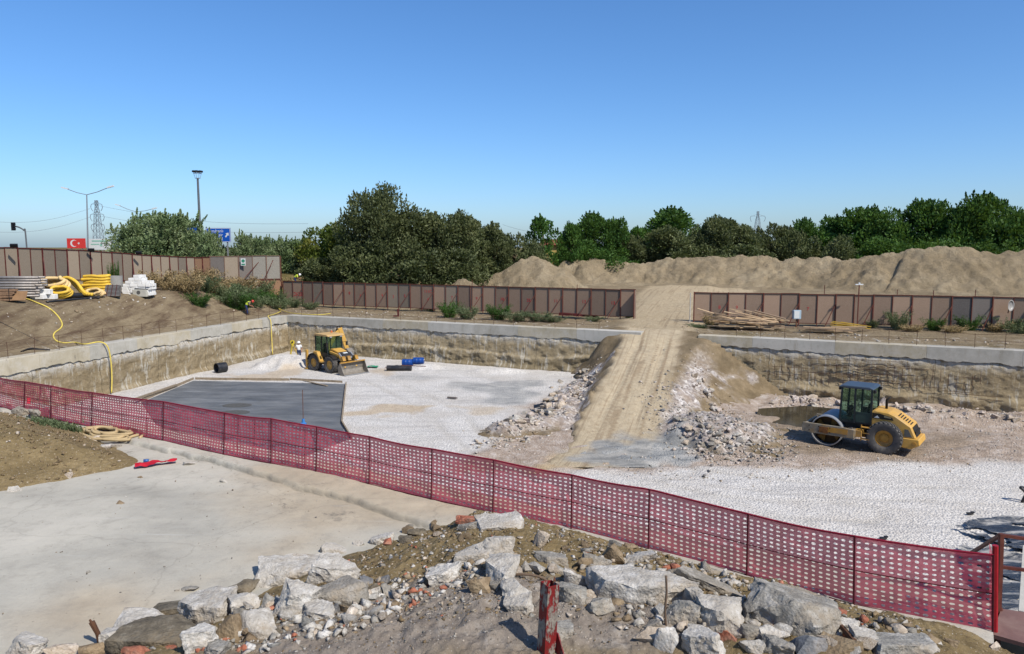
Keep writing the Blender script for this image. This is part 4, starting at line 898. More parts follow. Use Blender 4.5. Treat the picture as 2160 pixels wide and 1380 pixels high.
mb = MB(); a = Vector(((s1.x-s0.x)*-.4, -.045, (s0.z+s1.z)/2-4-.25)); mb.add([a, a+Vector((.12, 0, 0)), a+Vector((.12, 0, .4)), a+Vector((.24, 0, .4)), a+Vector((.06, 0, .62)), a+Vector((-.12, 0, .4)), a+Vector((0, 0, .4))], [(0, 1, 2, 6), (3, 4, 5)]); part('arrow', mb, white_p, rs2)
# red roofed house behind the trees
h0, h1_ = D(1150, 508, 150), D(1192, 520, 150); hx = (h0.x+h1_.x)/2; hw = h1_.x-h0.x+3; ez = D(1170, 517, 150).z; rz_ = D(1170, 505, 150).z
hs = thing('house', 'yellow house with a low red tiled roof glimpsed between the trees', 'house', (hx, 152, 4))
part('wall', MB().box((0, 0, (ez-4)/2), (hw, 7, ez-4)), simple('ochre_plaster', (190,160,92), .8, 0, .1, 1, 0), hs)
mb = MB(); mb.prism([(-hw/2-.5, ez-4), (hw/2+.5, ez-4), (hw/2-2, rz_-4), (-hw/2+2, rz_-4)], -4.2, 4.2); rf = part('roof', mb, simple('red_tile', (156,96,74), .8, 0, .2, 3, .3), hs)
mb = MB(); mb.tube([(hw*.2, 0, rz_-4.1), (hw*.2, 0, rz_-3.4)], .25, 8); part('roof_vent', mb, black, rf)
# ---------------------------------------------------------------- foliage
def leaf_mat(name, dark, mid, pale_tone, tr=.25, sc_=.35):
    n = NT(name, .6, .25)
    f = n.math('ADD', n.math('MULTIPLY', n.noise(sc_, 4, .6), .65), n.math('MULTIPLY', n.noise(5.0, 2, .5), .35))
    c = n.ramp(f, [(.36, lin(dark, .92)), (.5, lin(mid, .95)), (.64, lin(pale_tone, .95))])  # noise blends three leaf tones at random
    rv = n.rnd(); c = n.mix(n.math('MULTIPLY', rv, .35), c, lin(tuple(v*.72 for v in mid), .8))
    n.set(n.b.inputs['Base Color'], c); t = n.new('ShaderNodeBsdfTranslucent'); n.set(t.inputs[0], n.mix(.4, c, lin((120,140,40), .6)))
    m = n.new('ShaderNodeMixShader'); m.inputs[0].default_value = tr; n.l.new(n.b.outputs[0], m.inputs[1]); n.l.new(t.outputs[0], m.inputs[2])
    n.l.new(m.outputs[0], n.n['Material Output'].inputs['Surface']); return n.m
lm = {'olive': leaf_mat('olive_leaves', (60,70,44), (90,98,60), (126,130,86)), 'bright': leaf_mat('green_leaves', (42,72,28), (70,104,42), (104,136,58), .35),
      'pale': leaf_mat('poplar_leaves', (80,100,62), (120,138,92), (166,176,134), .3), 'yellow': leaf_mat('yellowing_leaves', (52,76,28), (92,108,42), (150,140,62), .35),
      'weed': leaf_mat('weed_leaves', (74,88,58), (102,114,78), (138,146,108), .3, 1.5), 'dry': leaf_mat('dry_stalks', (128,108,74), (160,138,98), (188,166,124), .2, 1.5)}
bark = simple('bark', (96,80,64), .95, 0, .3, 4, .5)
def leaf_quads(P, U, l, w, rs):       # P centres, U direction along the leaf
    n = len(P); r = rs.randn(n, 3); S = np.cross(U, r); S /= np.linalg.norm(S, axis=1)[:, None]+1e-9
    l = l[:, None]; w = w[:, None]
    V = np.stack([P-U*l*.5, P+S*w*.5, P+U*l*.5, P-S*w*.5], 1).reshape(-1, 3); return V, np.arange(n*4).reshape(n, 4)
def crown_mesh(name, seed, W_, H_, mat, nl=9000, leaf=.5, blobs=34, tufts=26, base=.12, up=.55, tl=1.0):
    rs = np.random.RandomState(seed); C_, R_ = [], []
    for i in range(blobs):
        f = rs.rand()**.85; env = np.sqrt(max(.02, 1-((f-.40)/.66)**2))*.5*(1+.18*np.sin(seed+f*7))
        a = rs.rand()*2*np.pi; rr = rs.rand()**.42*env*W_*.86
        C_.append((rr*np.cos(a), rr*np.sin(a), H_*(base+f*(1-base)*.86))); R_.append(rs.uniform(.11, .19)*min(W_, H_))
    C_ = np.array(C_); R_ = np.array(R_)
    Ps, Us, Ls = [], [], []
    pr = R_**2/np.sum(R_**2); ib = rs.choice(blobs, nl, p=pr); d = rs.randn(nl, 3); d[:, 2] = d[:, 2]*.9+.25; d /= np.linalg.norm(d, axis=1)[:, None]
    rad = R_[ib]*(1-.5*rs.rand(nl)**1.6)*(1+.22*vnoise(d[:, 0]*3+ib, d[:, 2]*3+d[:, 1]*3, seed))
    P = C_[ib]+d*rad[:, None]*np.array([1, 1, 1.05]); U = d*.7+rs.randn(nl, 3)*.45; U[:, 2] += up; U /= np.linalg.norm(U, axis=1)[:, None]
    Ps.append(P); Us.append(U); Ls.append(leaf*rs.uniform(.55, 1.25, nl))
    for i in range(tufts):           # feathery shoots standing out of the outline
        k = rs.randint(blobs); a = rs.randn(3); a[2] = abs(a[2])*1.3+.5; a /= np.linalg.norm(a); p0 = C_[k]+a*R_[k]*.75; ln = rs.uniform(.35, .85)*R_[k]*tl; m = int(40*tl)
        t = rs.rand(m); q = p0+np.outer(t*ln, a*.5+np.array([0, 0, .6]))+rs.randn(m, 3)*.10*R_[k]*(1.15-t)[:, None]
        u = a*.4+rs.randn(m, 3)*.4; u[:, 2] += .7; u /= np.linalg.norm(u, axis=1)[:, None]; Ps.append(q); Us.append(u); Ls.append(leaf*rs.uniform(.5, 1.0, m))
    P, U, L = np.concatenate(Ps), np.concatenate(Us), np.concatenate(Ls)
    V, Q = leaf_quads(P, U, L, L*.52, rs); me = bpy.data.meshes.new(name); np_mesh(me, V, Q); me.materials.append(mat); return me, C_
def trunk_mesh(name, seed, W_, H_, C_, r0):
    rs = random.Random(seed); mb = MB(); top = Vector((rs.uniform(-.05, .05)*W_, rs.uniform(-.05, .05)*W_, H_*.62)); mb.tube(spline([(0, 0, -.4), (top.x*.3, top.y*.5, H_*.2), (top.x*.8, top.y, H_*.42), top], 3), [r0*(1-.75*i/9) for i in range(10)], 8)
    for c in C_[::3]:
        c = Vector(c); a = Vector((0, 0, max(H_*.08, min(c.z-.12*H_, H_*.55)))); a.x, a.y = top.x*a.z/top.z, top.y*a.z/top.z
        mb.tube([a, a.lerp(c, .5)+Vector((0, 0, .04*H_)), c], [r0*.42, r0*.28, r0*.08], 5)
    return mb.mesh(name, bark, True)
TYPES = {}
def mk_type(key, kind, seed, W_, H_, **kw):
    me, C_ = crown_mesh('crown', seed, W_, H_, lm[kind], **kw); TYPES[key] = (me, trunk_mesh('trunk', seed, W_, H_, C_, .028*H_), W_, H_)
mk_type('o1', 'olive', 1, 10, 12, nl=15000, leaf=.46, blobs=46, tufts=60, base=.02); mk_type('o2', 'olive', 2, 9, 9, nl=13000, leaf=.44, blobs=40, tufts=60, base=.0)
mk_type('o3', 'olive', 3, 8, 11, nl=12000, leaf=.44, blobs=36, tufts=50, base=.02)
mk_type('b1', 'bright', 4, 10, 12, nl=14000, leaf=.50, blobs=44, tufts=60, base=.03); mk_type('b2', 'bright', 5, 8, 11, nl=11000, leaf=.50, blobs=34, tufts=56, base=.05); mk_type('b3', 'bright', 14, 11, 11, nl=15000, leaf=.52, blobs=40, tufts=60, base=.03)
mk_type('p1', 'pale', 6, 7, 9, nl=9000, leaf=.36, blobs=34, tufts=90, base=.02, up=.9, tl=1.9); mk_type('p2', 'pale', 7, 6, 8, nl=7000, leaf=.36, blobs=28, tufts=80, base=.02, up=.9, tl=2.1)
mk_type('y1', 'yellow', 8, 9, 9, nl=11000, leaf=.48, blobs=36, tufts=30, base=.02); mk_type('s1', 'bright', 9, 6, 9, nl=2200, leaf=.5, blobs=14, tufts=26, base=.38, up=.4)
mk_type('d1', 'olive', 10, 12, 15, nl=22000, leaf=.42, blobs=60, tufts=90, base=.03)
KIND = {'o': 'olive green', 'b': 'bright green', 'p': 'pale poplar like', 'y': 'yellow tinged', 's': 'thin sparse', 'd': 'tall dark olive'}
def tree(key, px, pyt, wpx, d, label, zb=None, name='tree', rot=None, group=None):
    me, tk, W_, H_ = TYPES[key]; top = D(px, pyt, d); zb = h1(top.x, d) if zb is None else zb; hgt = top.z-zb; w = wpx*1.16/F*d
    rt = thing(name, label, 'tree', (top.x, d, zb-.1), rot if rot is not None else (px*1.7) % 6.28, group); rt.scale = (w/W_, w/W_, hgt*1.0/H_/1.02)
    link('crown', me, rt); link('trunk', tk, rt); return rt
TR = [
 ('p1',268,466,100,93,'pale leafy tree at the left edge of the group behind the billboards'),('p2',308,446,84,95,'pale tree hiding the base of the smaller double street lamp'),('p1',345,440,124,92,'tallest pale leafy tree behind the left hoarding'),('p2',385,452,100,94,'pale tree in front of the half hidden second blue sign'),('p1',418,478,84,93,'pale tree at the foot of the floodlight mast'),('p2',438,484,56,89,'low pale tree covering the left end of the blue direction sign'),
 ('p2',480,516,56,93,'low pale tree just under the blue direction sign'),('p2',512,489,52,96,'narrow pale tree right of the blue direction sign'),('p1',548,493,66,97,'pale tree above the bleached hoarding end'),('p2',588,500,66,99,'pale tree above the right end of the upper hoarding'),('p1',628,498,74,101,'pale tree next to the yellow tinged tree'),
 ('y1',692,466,120,99,'dark round tree with yellow tinged fruit beside the tall olive tree'),('d1',793,372,150,93,'tall dark olive tree, highest in the middle of the picture'),('o1',872,436,160,95,'broad dark olive tree leaning on the right of the tallest tree'),('o2',770,500,120,91,'low olive tree under the tallest tree, left side'),('o2',838,505,150,90,'low dark olive tree in front of the tallest tree, right side'),
 ('o3',905,438,110,97,'olive tree with a flat top in the middle group'),('o1',958,441,120,96,'olive tree with an upright crown in the middle group'),('o3',1003,458,84,103,'narrow olive tree with spiky shoots above the sand hill'),('o3',1040,462,84,104,'second spiky olive tree above the sand hill'),('o2',1082,488,90,106,'low grey olive tree at the right end of the middle group'),('o2',940,520,130,92,'low olive tree behind the dry round bush'),('o2',1020,520,110,104,'low olive tree behind the left sand hill slope'),('o2',1118,507,84,108,'lowest grey olive tree beside the red roofed house'),
 ('s1',1147,459,66,118,'thin sparse tree standing alone in front of the red roofed house'),('b2',1207,462,56,122,'slim bright tree right of the red roofed house'),('b1',1255,446,104,128,'full bright green tree behind the low sand ridge'),('b2',1298,452,66,126,'narrow bright tree touching the full green one'),('b3',1215,515,90,131,'low bright bush under the slim tree'),('b2',1345,472,84,134,'bright tree in the dip before the tallest right centre tree'),('b1',1425,436,150,138,'tallest bright green tree right of centre'),
 ('o2',1345,492,80,126,'grey olive tree in front of the bright trees, right of centre'),('o1',1418,474,116,124,'dark broad olive tree before the tallest bright tree'),('o1',1505,452,116,127,'dark olive tree left of the square topped pylon'),('o3',1552,462,76,128,'dark olive tree just left of the square topped pylon'),('o2',1596,474,96,126,'olive tree in front of the square topped pylon'),('o3',1645,464,76,127,'olive tree right of the square topped pylon'),('b1',1702,459,92,134,'bright tree peeping between two olive trees'),('o2',1680,482,80,122,'greyer olive tree before the peeping bright tree'),
 ('b2',1765,448,84,124,'bright tree at the left end of the tall right hand row'),('o2',1768,492,92,112,'round greyish bush tree in front of the right hand row'),('b1',1828,434,130,120,'dark bright tree of the right hand row, second from its left end'),('b3',1885,436,120,117,'bright tree of the right hand row above the sand crest'),('b1',1948,418,134,114,'high bright tree of the right hand row, left of the highest one'),('b3',2012,420,124,111,'full bright tree of the right hand row behind the highest sand crest'),('b1',2082,404,140,108,'highest bright tree of the right hand row'),('b3',2138,432,120,106,'bright tree close to the right edge of the picture'),('b2',2190,440,140,104,'tree cut by the right edge of the picture'),
 ('b3',1850,495,120,110,'low bright shrub tree at the foot of the right hand row'),('b3',1985,500,140,106,'low shrub tree behind the highest sand crest'),('b3',2100,500,140,103,'low shrub tree at the far right behind the sand'),('o2',1470,510,120,122,'low olive shrub tree behind the middle of the sand ridge'),('o2',1560,512,130,120,'low olive shrub tree under the square topped pylon'),('b3',1290,520,120,122,'low bright shrub tree behind the low sand ridge'),('o2',660,540,90,93,'low dark shrub tree left of the yellow tinged tree'),
]
for k, px, py, w, d, lab in TR: tree(k, px, py, w, d, lab, group='trees beyond the hoardings')
# weeds, bushes
def weed_mesh(seed, kind, n_=900, w=1.0, h=1.0, leaf=.11):
    rs = np.random.RandomState(seed); st = 46; Ps, Us = [], []
    for i in range(st):
        a = rs.rand()*6.28; r = np.sqrt(rs.rand())*.25*w; p0 = np.array([r*np.cos(a), r*np.sin(a), 0]); dirv = np.array([np.cos(a)*rs.uniform(.1, .75), np.sin(a)*rs.uniform(.1, .75), 1.0]); ln = h*rs.uniform(.45, 1.0); m = n_//st
        t = rs.rand(m)**.8; q = p0+np.outer(t*ln, dirv*np.array([w, w, 1]))-np.outer(t**2*ln*.15, [0, 0, 1])+rs.randn(m, 3)*.05; u = dirv*.7+rs.randn(m, 3)*.55; u /= np.linalg.norm(u, axis=1)[:, None]; Ps.append(q); Us.append(u)
    P, U = np.concatenate(Ps), np.concatenate(Us); L = leaf*rs.uniform(.7, 1.8, len(P)); V, Q = leaf_quads(P, U, L, L*.32, rs); me = bpy.data.meshes.new('weed_bush'); np_mesh(me, V, Q); me.materials.append(lm[kind]); return me
WM = {'w': [weed_mesh(s, 'weed', 3600, leaf=.060) for s in (1, 2, 3)], 'g': [weed_mesh(s, 'bright', 3600, leaf=.062) for s in (4, 5)], 'd': [weed_mesh(s, 'dry', 3200, leaf=.07) for s in (6, 7)]}
def bush(kind, px, py, wm, hm, label, group, zf=None, z=None):
    p = hit(px, py, h1, 40, 110) if z is None else G(px, py, z); o = link('weed_bush', WM[kind][int(px) % len(WM[kind])], None, (p.x, p.y, p.z-.05), (0, 0, px % 6)); o.scale = (wm, wm, hm)
    return tag(o, label, 'weed', group)
rng = random.Random(11)
BU = [('g',948,668,1.6,1.9,'large green weed bush at the back hoarding left of the dark one'),('w',985,672,1.7,1.5,'grey green weed bush right of the large green weed'),('w',910,655,1.2,1.2,'small weed tuft against the back hoarding'),('g',1052,672,1.9,1.7,'dark green bush in front of the back hoarding'),('w',1090,676,2.0,1.2,'spreading weed right of the dark green bush'),('w',1135,676,2.0,1.0,'low weed beside the red steel bundle'),('w',1170,678,1.6,.8,'low weed under the left end of the red steel bundle'),
 ('w',620,648,1.4,1.3,'weed tuft under the sprayed number on the back hoarding'),('w',655,652,1.5,1.0,'low weed at the left end of the back hoarding'),('g',1328,672,.8,.9,'small green weed at the ramp side end of the back hoarding'),('w',1250,676,1.3,.5,'low weed under the red steel bundle, right end'),
 ('d',1500,690,1.3,1.5,'tall dry weeds at the left end of the plank pile'),('w',1475,692,1.2,.5,'low weed beside the faded white pole'),('w',1895,694,1.3,1.9,'tall bushy weed right of the lamp post with a cross arm'),('g',1972,696,1.3,1.3,'green weed bush below the middle of the right hoarding'),('g',2040,696,1.5,1.7,'broad green weed bush before the dark hoarding panels'),('d',2095,698,1.5,1.0,'dry weed clump at the far right'),('w',2145,702,1.7,1.6,'weed bush cut by the right edge of the picture'),('w',1842,690,1.0,1.0,'small weed beside the yellow planks'),('d',1925,698,1.3,.7,'dry low weed between the two green weeds at right'),('d',2010,700,1.4,.7,'dry grass clump before the right hoarding')]
for k, px, py, w, hh, lab in BU: bush(k, px, py, w*1.15, hh*.95, lab, 'weeds along the hoardings', z=3.42)
for i, (px, py, k) in enumerate([(360,612,'d'),(395,618,'d'),(430,614,'w'),(455,622,'d'),(475,632,'w'),(500,628,'w'),(525,630,'w'),(548,622,'w'),(560,640,'g'),(580,640,'w'),(420,645,'g'),(500,652,'g'),(540,648,'w'),(470,612,'d'),(515,615,'d'),(555,612,'d'),(400,598,'d'),(440,602,'d'),(340,605,'d'),(590,652,'w'),(520,645,'w'),(485,645,'w')]):
    p = hit(px, py, h1, 50, 110); o = link('weed_bush', WM[k][i % len(WM[k])], None, (p.x, p.y, p.z-.05), (0, 0, i)); s = 1.7+.9*((i*37) % 10)/10; o.scale = (s*1.15, s*1.15, s*.85)
    tag(o, ('dry straw coloured' if k == 'd' else 'green')+' weed on the grassy slope below the upper hoarding', 'weed', 'weeds on the slope by the bending worker')
for i, (px, py, dd, k) in enumerate([(610,586,90,'d'),(650,588,90,'d'),(690,590,89,'d'),(720,592,88,'w'),(880,592,84,'d'),(930,590,84,'d'),(985,592,84,'d'),(850,590,85,'w')]):
    p = D(px, py, dd); z = h1(p.x, dd); o = link('weed_bush', WM[k][i % 2], None, (p.x, dd, z-.05), (0, 0, i)); s = 2.6 if px == 930 else 1.9; o.scale = (s*1.25, s*1.25, s*.9 if px != 930 else s*1.05)
    tag(o, 'large round dry bush behind the back hoarding' if px == 930 else 'dry grass clump behind the back hoarding' if k == 'd' else 'green weed clump behind the back hoarding', 'weed', 'weeds behind the back hoarding')
# two climbers on the left hoarding and a green patch on the mound
for px, pyt, lab in ((231, 551, 'narrow green climber on the left hoarding, left of the two'), (244, 546, 'narrow green climber on the left hoarding, right of the two')):
    p = D(px, pyt, 66.6); o = link('climbing_plant', WM['g'][px % 2], None, (p.x, p.y, p.z-2.7), (0, 0, px)); o.scale = (.45, .45, 3.0); tag(o, lab, 'climber', 'climbers on the left hoarding')
mb_ = []
rs = np.random.RandomState(8); n_ = 5200
cl = [G(a, b, PZ+.25) for a, b in ((95, 886), (115, 892), (135, 897), (150, 902))]
t = rs.rand(n_)*2.99; i0 = t.astype(int); f = t-i0; c = np.array([list(v) for v in cl]); P = c[i0]*(1-f)[:, None]+c[i0+1]*f[:, None]+rs.randn(n_, 3)*np.array([.22, .16, .07])
P[:, 2] = np.maximum(mound1(P[:, 0], P[:, 1]), PZ)+np.abs(rs.randn(n_))*.07+.01
U = rs.randn(n_, 3)*.6; U[:, 2] += .8; U /= np.linalg.norm(U, axis=1)[:, None]; L = .07*rs.uniform(.6, 1.5, n_); V, Q = leaf_quads(P, U, L, L*.4, rs); me = bpy.data.meshes.new('ground_cover'); np_mesh(me, V, Q); me.materials.append(lm['weed'])
tag(link('ground_cover', me), 'low grey green creeping weed between the dirt mound and the red safety fence', 'ground cover', kind='stuff')
# ---------------------------------------------------------------- machines
yel = simple('machine_yellow', (206,160,76), .5, 0, .12, 2.5, .05, k=.8, dirt=(160,134,96), spec=.35, dirt_amt=.6)
yel_d = simple('dusty_machine_yellow', (190,142,62), .6, 0, .2, 3, .08, dirt=(140,122,96), dirt_amt=.8)
yel_top = simple('sun_bleached_roof', (206,170,112), .6, 0, .12, 3, .05, dirt=(170,148,112))
rubber = simple('dusty_rubber', (86,84,82), .9, 0, .2, 6, .3, dirt=(138,130,120), dirt_amt=.6)
steel_d = simple('drum_steel', (168,172,178), .5, .3, .18, 3, .06, dirt=(120,108,94)); steel_b = simple('bright_worn_steel', (188,190,192), .4, .5, .15, 4, .05)
steel_w = simple('worn_bucket_steel', (150,142,130), .55, .25, .25, 4, .1, dirt=(110,98,84))
frame_g = simple('worn_grey_frame', (140,134,120), .65, .1, .3, 4, .12, dirt=(190,146,70), dirt_amt=.6); dark_in = simple('dark_interior', (40,36,32), .8, 0, .2, 6, 0)
n = NT('cab_glass', .06, .5); n.set(n.b.inputs['Base Color'], lin((70,92,84), .6)); gt = n.new('ShaderNodeBsdfTransparent'); gt.inputs[0].default_value = (.74, .86, .80, 1)
gm = n.new('ShaderNodeMixShader'); gm.inputs[0].default_value = .86; n.l.new(n.b.outputs[0], gm.inputs[1]); n.l.new(gt.outputs[0], gm.inputs[2]); n.l.new(gm.outputs[0], n.n['Material Output'].inputs['Surface']); glass = n.m
green_in = simple('dark_green_trim', (46,66,60), .6, 0, .2, 5, 0)
def wheel(parent, c, r, w, rim_r, treads, side=1, lug='block', rimm=None):
    rt = link('wheel', None, parent, c); t = w/2
    mb = MB(); prof = [(rim_r, -t*.72), (rim_r+.06*r, -t*.86), (r*.80, -t*1.0), (r*.93, -t*.96), (r*.975, -t*.78), (r*.985, 0), (r*.975, t*.78), (r*.93, t*.96), (r*.80, t), (rim_r+.06*r, t*.86), (rim_r, t*.72)]
    mb.lathe(prof, (0, 0, 0), 'y', 40)
    for k in range(treads):
        for s in (-1, 1):
            a = 2*pi*(k+(.5 if s > 0 else 0))/treads
            if lug == 'bar':
                for q in range(3):
                    f = q/2; aa = a+.16*(f-.5)*1.6; y = s*t*(.08+.84*f); R = Matrix.Rotation(-aa, 3, 'Y') @ Matrix.Rotation(s*.7, 3, 'X')
                    mb.box(Vector((sin(aa)*r, y, cos(aa)*r))*1.0, (.085*r, t*.46, .085*r), Matrix.Rotation(aa, 3, 'Y') @ Matrix.Rotation(s*.55, 3, 'Z'))
            else:
                for q in range(2):
                    aa = a+pi/treads*q; y = s*t*(.22+.5*q); mb.box(Vector((sin(aa)*r*.985, y, cos(aa)*r*.985)), (.13*r, t*.40, .05*r), Matrix.Rotation(aa, 3, 'Y') @ Matrix.Rotation(.78, 3, 'Z'))
    part('tyre', mb, rubber, rt, 35)
    mb = MB(); mb.lathe([(rim_r, -t*.7), (rim_r, t*.7), (rim_r*.94, t*.74), (rim_r*.88, t*.5), (rim_r*.55, t*.34), (rim_r*.5, t*.5), (rim_r*.36, t*.56), (rim_r*.34, t*.62), (0, t*.64)], (0, 0, 0), 'y', 28) if side > 0 else mb.lathe([(rim_r, t*.7), (rim_r, -t*.7), (rim_r*.94, -t*.74), (rim_r*.88, -t*.5), (rim_r*.55, -t*.34), (rim_r*.5, -t*.5), (rim_r*.36, -t*.56), (rim_r*.34, -t*.62), (0, -t*.64)], (0, 0, 0), 'y', 28)
    for k in range(8):
        a = 2*pi*k/8; mb.cyl((sin(a)*rim_r*.70, side*t*.40, cos(a)*rim_r*.70), (sin(a)*rim_r*.70, side*t*.48, cos(a)*rim_r*.70), .035, n=6)
    part('rim', mb, rimm or yel_d, rt, 35); return rt
# ---- road roller
RO = (17.46, 36.9); ry = radians(142); rz0 = floor_z(RO[0], RO[1])-.03
rl = thing('road_roller', 'yellow single drum road roller with a green glazed cab standing on the brown gravel', 'road roller', (RO[0], RO[1], rz0), ry)
dx, dr = 1.2, .77
dm = link('drum', None, rl, (dx, 0, dr))
mb = MB(); mb.lathe([(dr, -1.02), (dr, 1.02)], (0, 0, 0), 'y', 56); part('drum_shell', mb, steel_d, dm, True)
mb = MB()
for s in (-1, 1): mb.lathe([(dr, s*1.02), (dr+.004, s*.99), (dr+.004, s*.86), (dr, s*.84)], (0, 0, 0), 'y', 56); mb.lathe([(dr+.003, s*1.03), (dr-.045, s*1.035), (dr-.045, s*.7)], (0, 0, 0), 'y', 56)
part('drum_rim', mb, steel_b, dm, 40)
mb = MB(); mb.lathe([(dr-.045, .55), (.30, .55), (.30, .75), (.14, .78), (0, .78)], (0, 0, 0), 'y', 40); mb.lathe([(dr-.045, -.55), (.30, -.55), (0, -.6)], (0, 0, 0), 'y', 40); part('drum_web', mb, simple('brown_drum_inside', (98,70,38), .7, 0, .3, 4, .2), dm, 35)
mb = MB()
for a in (.55, 2.15, 3.7, 5.3): mb.prism([(cos(a-.32)*.66, sin(a-.32)*.66), (cos(a+.32)*.66, sin(a+.32)*.66), (cos(a)*.18, sin(a)*.18)], .56, .66)
part('drum_spoke', mb, simple('ochre_web', (150,112,50), .7, 0, .25, 4, .1), dm)
for s in (-1, 1):
    mb = MB(); y = s*1.17; mb.prism([(-.15, .60), (-.15, 1.04), (.5, 1.10), (2.3, 1.10), (2.34, .95), (2.34, .66), (1.9, .60)], y-.055, y+.055); yk = part('yoke_beam', mb, frame_g, rl, bevel=.015)
    mb = MB(); mb.box((.62, y+s*.062, .88), (.95, .012, .26)); part('worn_paint_panel', mb, yel_d, yk); mb = MB(); mb.box((1.28, y+s*.064, .84), (.42, .02, .30)); mb.cyl((1.2, y+s*.06, .8), (1.2, y+s*.10, .8), .12); part('bearing_cover', mb, simple('rust_brown', (128,84,44), .7, 0, .2, 6, .1), yk)
    mb = MB()
    for bx in (.98, 1.52, 1.98):
        for bz in (.74, .98): mb.cyl((bx, y+s*.05, bz), (bx, y+s*.085, bz), .03, n=6)
    part('bolt', mb, dark_in, yk)
mb = MB(); mb.box((2.27, 0, .85), (.12, 2.3, .34)); mb.box((-.12, 0, .82), (.14, 2.3, .40)); part('yoke_crossbeam', mb, frame_g, rl, bevel=.015)
mb = MB(); mb.box((-.32, 0, .80), (.5, .7, .5)); mb.box((-.30, .85, .86), (.34, .5, .34)); mb.tube(spline([(-.15, .3, 1.1), (-.35, .35, 1.3), (-.6, .3, 1.15)]), .04, 6); part('articulation_joint', mb, yel_d, rl, bevel=.02)
mb = MB(); mb.prism([(-.5, .62), (-.5, 1.30), (-2.75, 1.22), (-2.75, .62), (-2.3, .50), (-1.9, .52)], -.55, .55); part('rear_chassis', mb, dark_in, rl)
# hood
hp = [(-.78, 1.30), (-.78, 2.00), (-.95, 2.06), (-1.55, 2.02), (-1.85, 1.90), (-2.55, 1.46), (-2.78, .94), (-2.78, .88), (-.78, .88)]
mb = MB(); mb.prism(hp, -.74, .74); hood = part('engine_hood', mb, yel, rl, bevel=.05)
mb = MB(); mb.prism([(-1.9, .90), (-2.92, .90), (-2.98, .62), (-2.6, .40), (-2.2, .42), (-1.95, .62)], -.80, .80); part('rear_bumper', mb, yel, rl, bevel=.03)
for s in (-1, 1):
    mb = MB(); mb.prism([(-.84, 1.66), (-.84, 1.92), (-1.15, 1.93), (-1.72, 1.80), (-1.78, 1.66)], s*.74, s*.752); bd = part('black_side_band', mb, dark_in, hood)
    mb = MB(); mb.prism([(-.92, 1.70), (-1.16, 1.70), (-1.06, 1.82)], s*.753, s*.756); part('pale_triangle_mark', mb, white_p, bd); mb = MB(); mb.prism([(-1.36, 1.76), (-1.68, 1.74), (-1.68, 1.79), (-1.36, 1.85)], s*.753, s*.756); part('band_lettering', mb, simple('faded_lettering', (150,140,110), .6, 0, .1, 9, 0), bd)
    mb = MB(); mb.prism([(-1.56, 1.18), (-1.56, 1.52), (-1.76, 1.52), (-1.76, 1.18)], s*.74, s*.752); bg_ = part('black_badge', mb, dark_in, hood); mb = MB(); mb.cyl((-1.66, s*.752, 1.30), (-1.66, s*.757, 1.30), .05, n=10); part('badge_emblem', mb, yel_d, bg_)
    mb = MB(); mb.prism([(-2.28, .96), (-2.28, 1.32), (-2.44, 1.32), (-2.62, .96)], s*.74, s*.752); part('side_grille', mb, simple('grey_mesh_grille', (104,104,98), .7, .1, .2, 40, .2), hood)
    mb = MB(); mb.cyl((-2.72, s*.78, .66), (-2.72, s*.83, .66), .11, n=14); mb.cyl((-2.72, s*.82, .66), (-2.72, s*.835, .66), .05, n=10); part('tie_down_ring', mb, yel_d, rl)
mb = MB(); mb.box((0, 0, 0), (.02, 1.1, .5), None); o = part('rear_grille', mb, dark_in, hood); o.location = (-2.685, 0, 1.18); o.rotation_euler = (0, radians(23), 0)
for k in range(6):
    f = k/5; x = -1.95-.52*f; z = 1.875-.36*f; mb = MB(); mb.box((0, 0, 0), (.06, .62, .012)); o = part('hood_louvre', mb, dark_in, hood); o.location = (x, .1, z); o.rotation_euler = (0, radians(-33), 0)
mb = MB(); mb.tube([(-1.28, -.12, 1.95), (-1.28, -.12, 2.46), (-1.42, -.12, 2.62)], .062, 10); part('exhaust_pipe', mb, dark_in, rl, True)
# cab
cabf = simple('cab_frame_black', (40,48,50), .5, .1, .15, 6, 0); cx0, cx1, cy, cz0, cz1 = -.78, .66, .74, 1.30, 3.02
cab = link('cab', None, rl, (0, 0, 0))
mb = MB(); mb.box(((cx0+cx1)/2, 0, cz0+.06), (cx1-cx0, 2*cy, .14)); mb.box((.1, 0, 1.15), (.9, 1.0, .3)); part('cab_floor', mb, cabf, cab)
mb = MB(); mb.prism([(cx0-.06, cz1), (cx1+.10, cz1), (cx1+.12, cz1+.05), (cx1-.1, cz1+.12), (cx0+.1, cz1+.13), (cx0-.06, cz1+.06)], -cy-.05, cy+.05); part('cab_roof', mb, simple('slate_roof', (70,82,94), .35, .1, .12, 4, .03), cab, bevel=.03)
for s in (-1, 1):
    for xa, xb in ((cx0, cx0), (-.02, -.02), (cx1, cx1-.06)):
        mb = MB(); mb.bar((xa, s*cy, cz0), (xb, s*cy, cz1), .085, .085); part('pillar', mb, cabf, cab)
    mb = MB(); mb.bar((cx0, s*cy, 1.86), (-.02, s*cy, 1.86), .05); mb.box((cx0/2-.01, s*cy, 1.60), (.66, .03, .46)); part('lower_door_panel', mb, green_in, cab)
    mb = MB(); mb.box((cx0/2, s*cy, 2.45), (.68, .012, 1.1)); part('side_window', mb, glass, cab); mb = MB(); mb.box((.31, s*cy, 2.18), (.58, .012, 1.6)); part('side_window', mb, glass, cab)
    mb = MB(); mb.box((cx1+.06, s*.62, cz1-.06), (.10, .20, .14)); part('work_light', mb, black, cab)
    mb = MB(); mb.box((cx0-.10, s*.62, cz1-.08), (.10, .20, .14)); part('work_light', mb, black, cab)
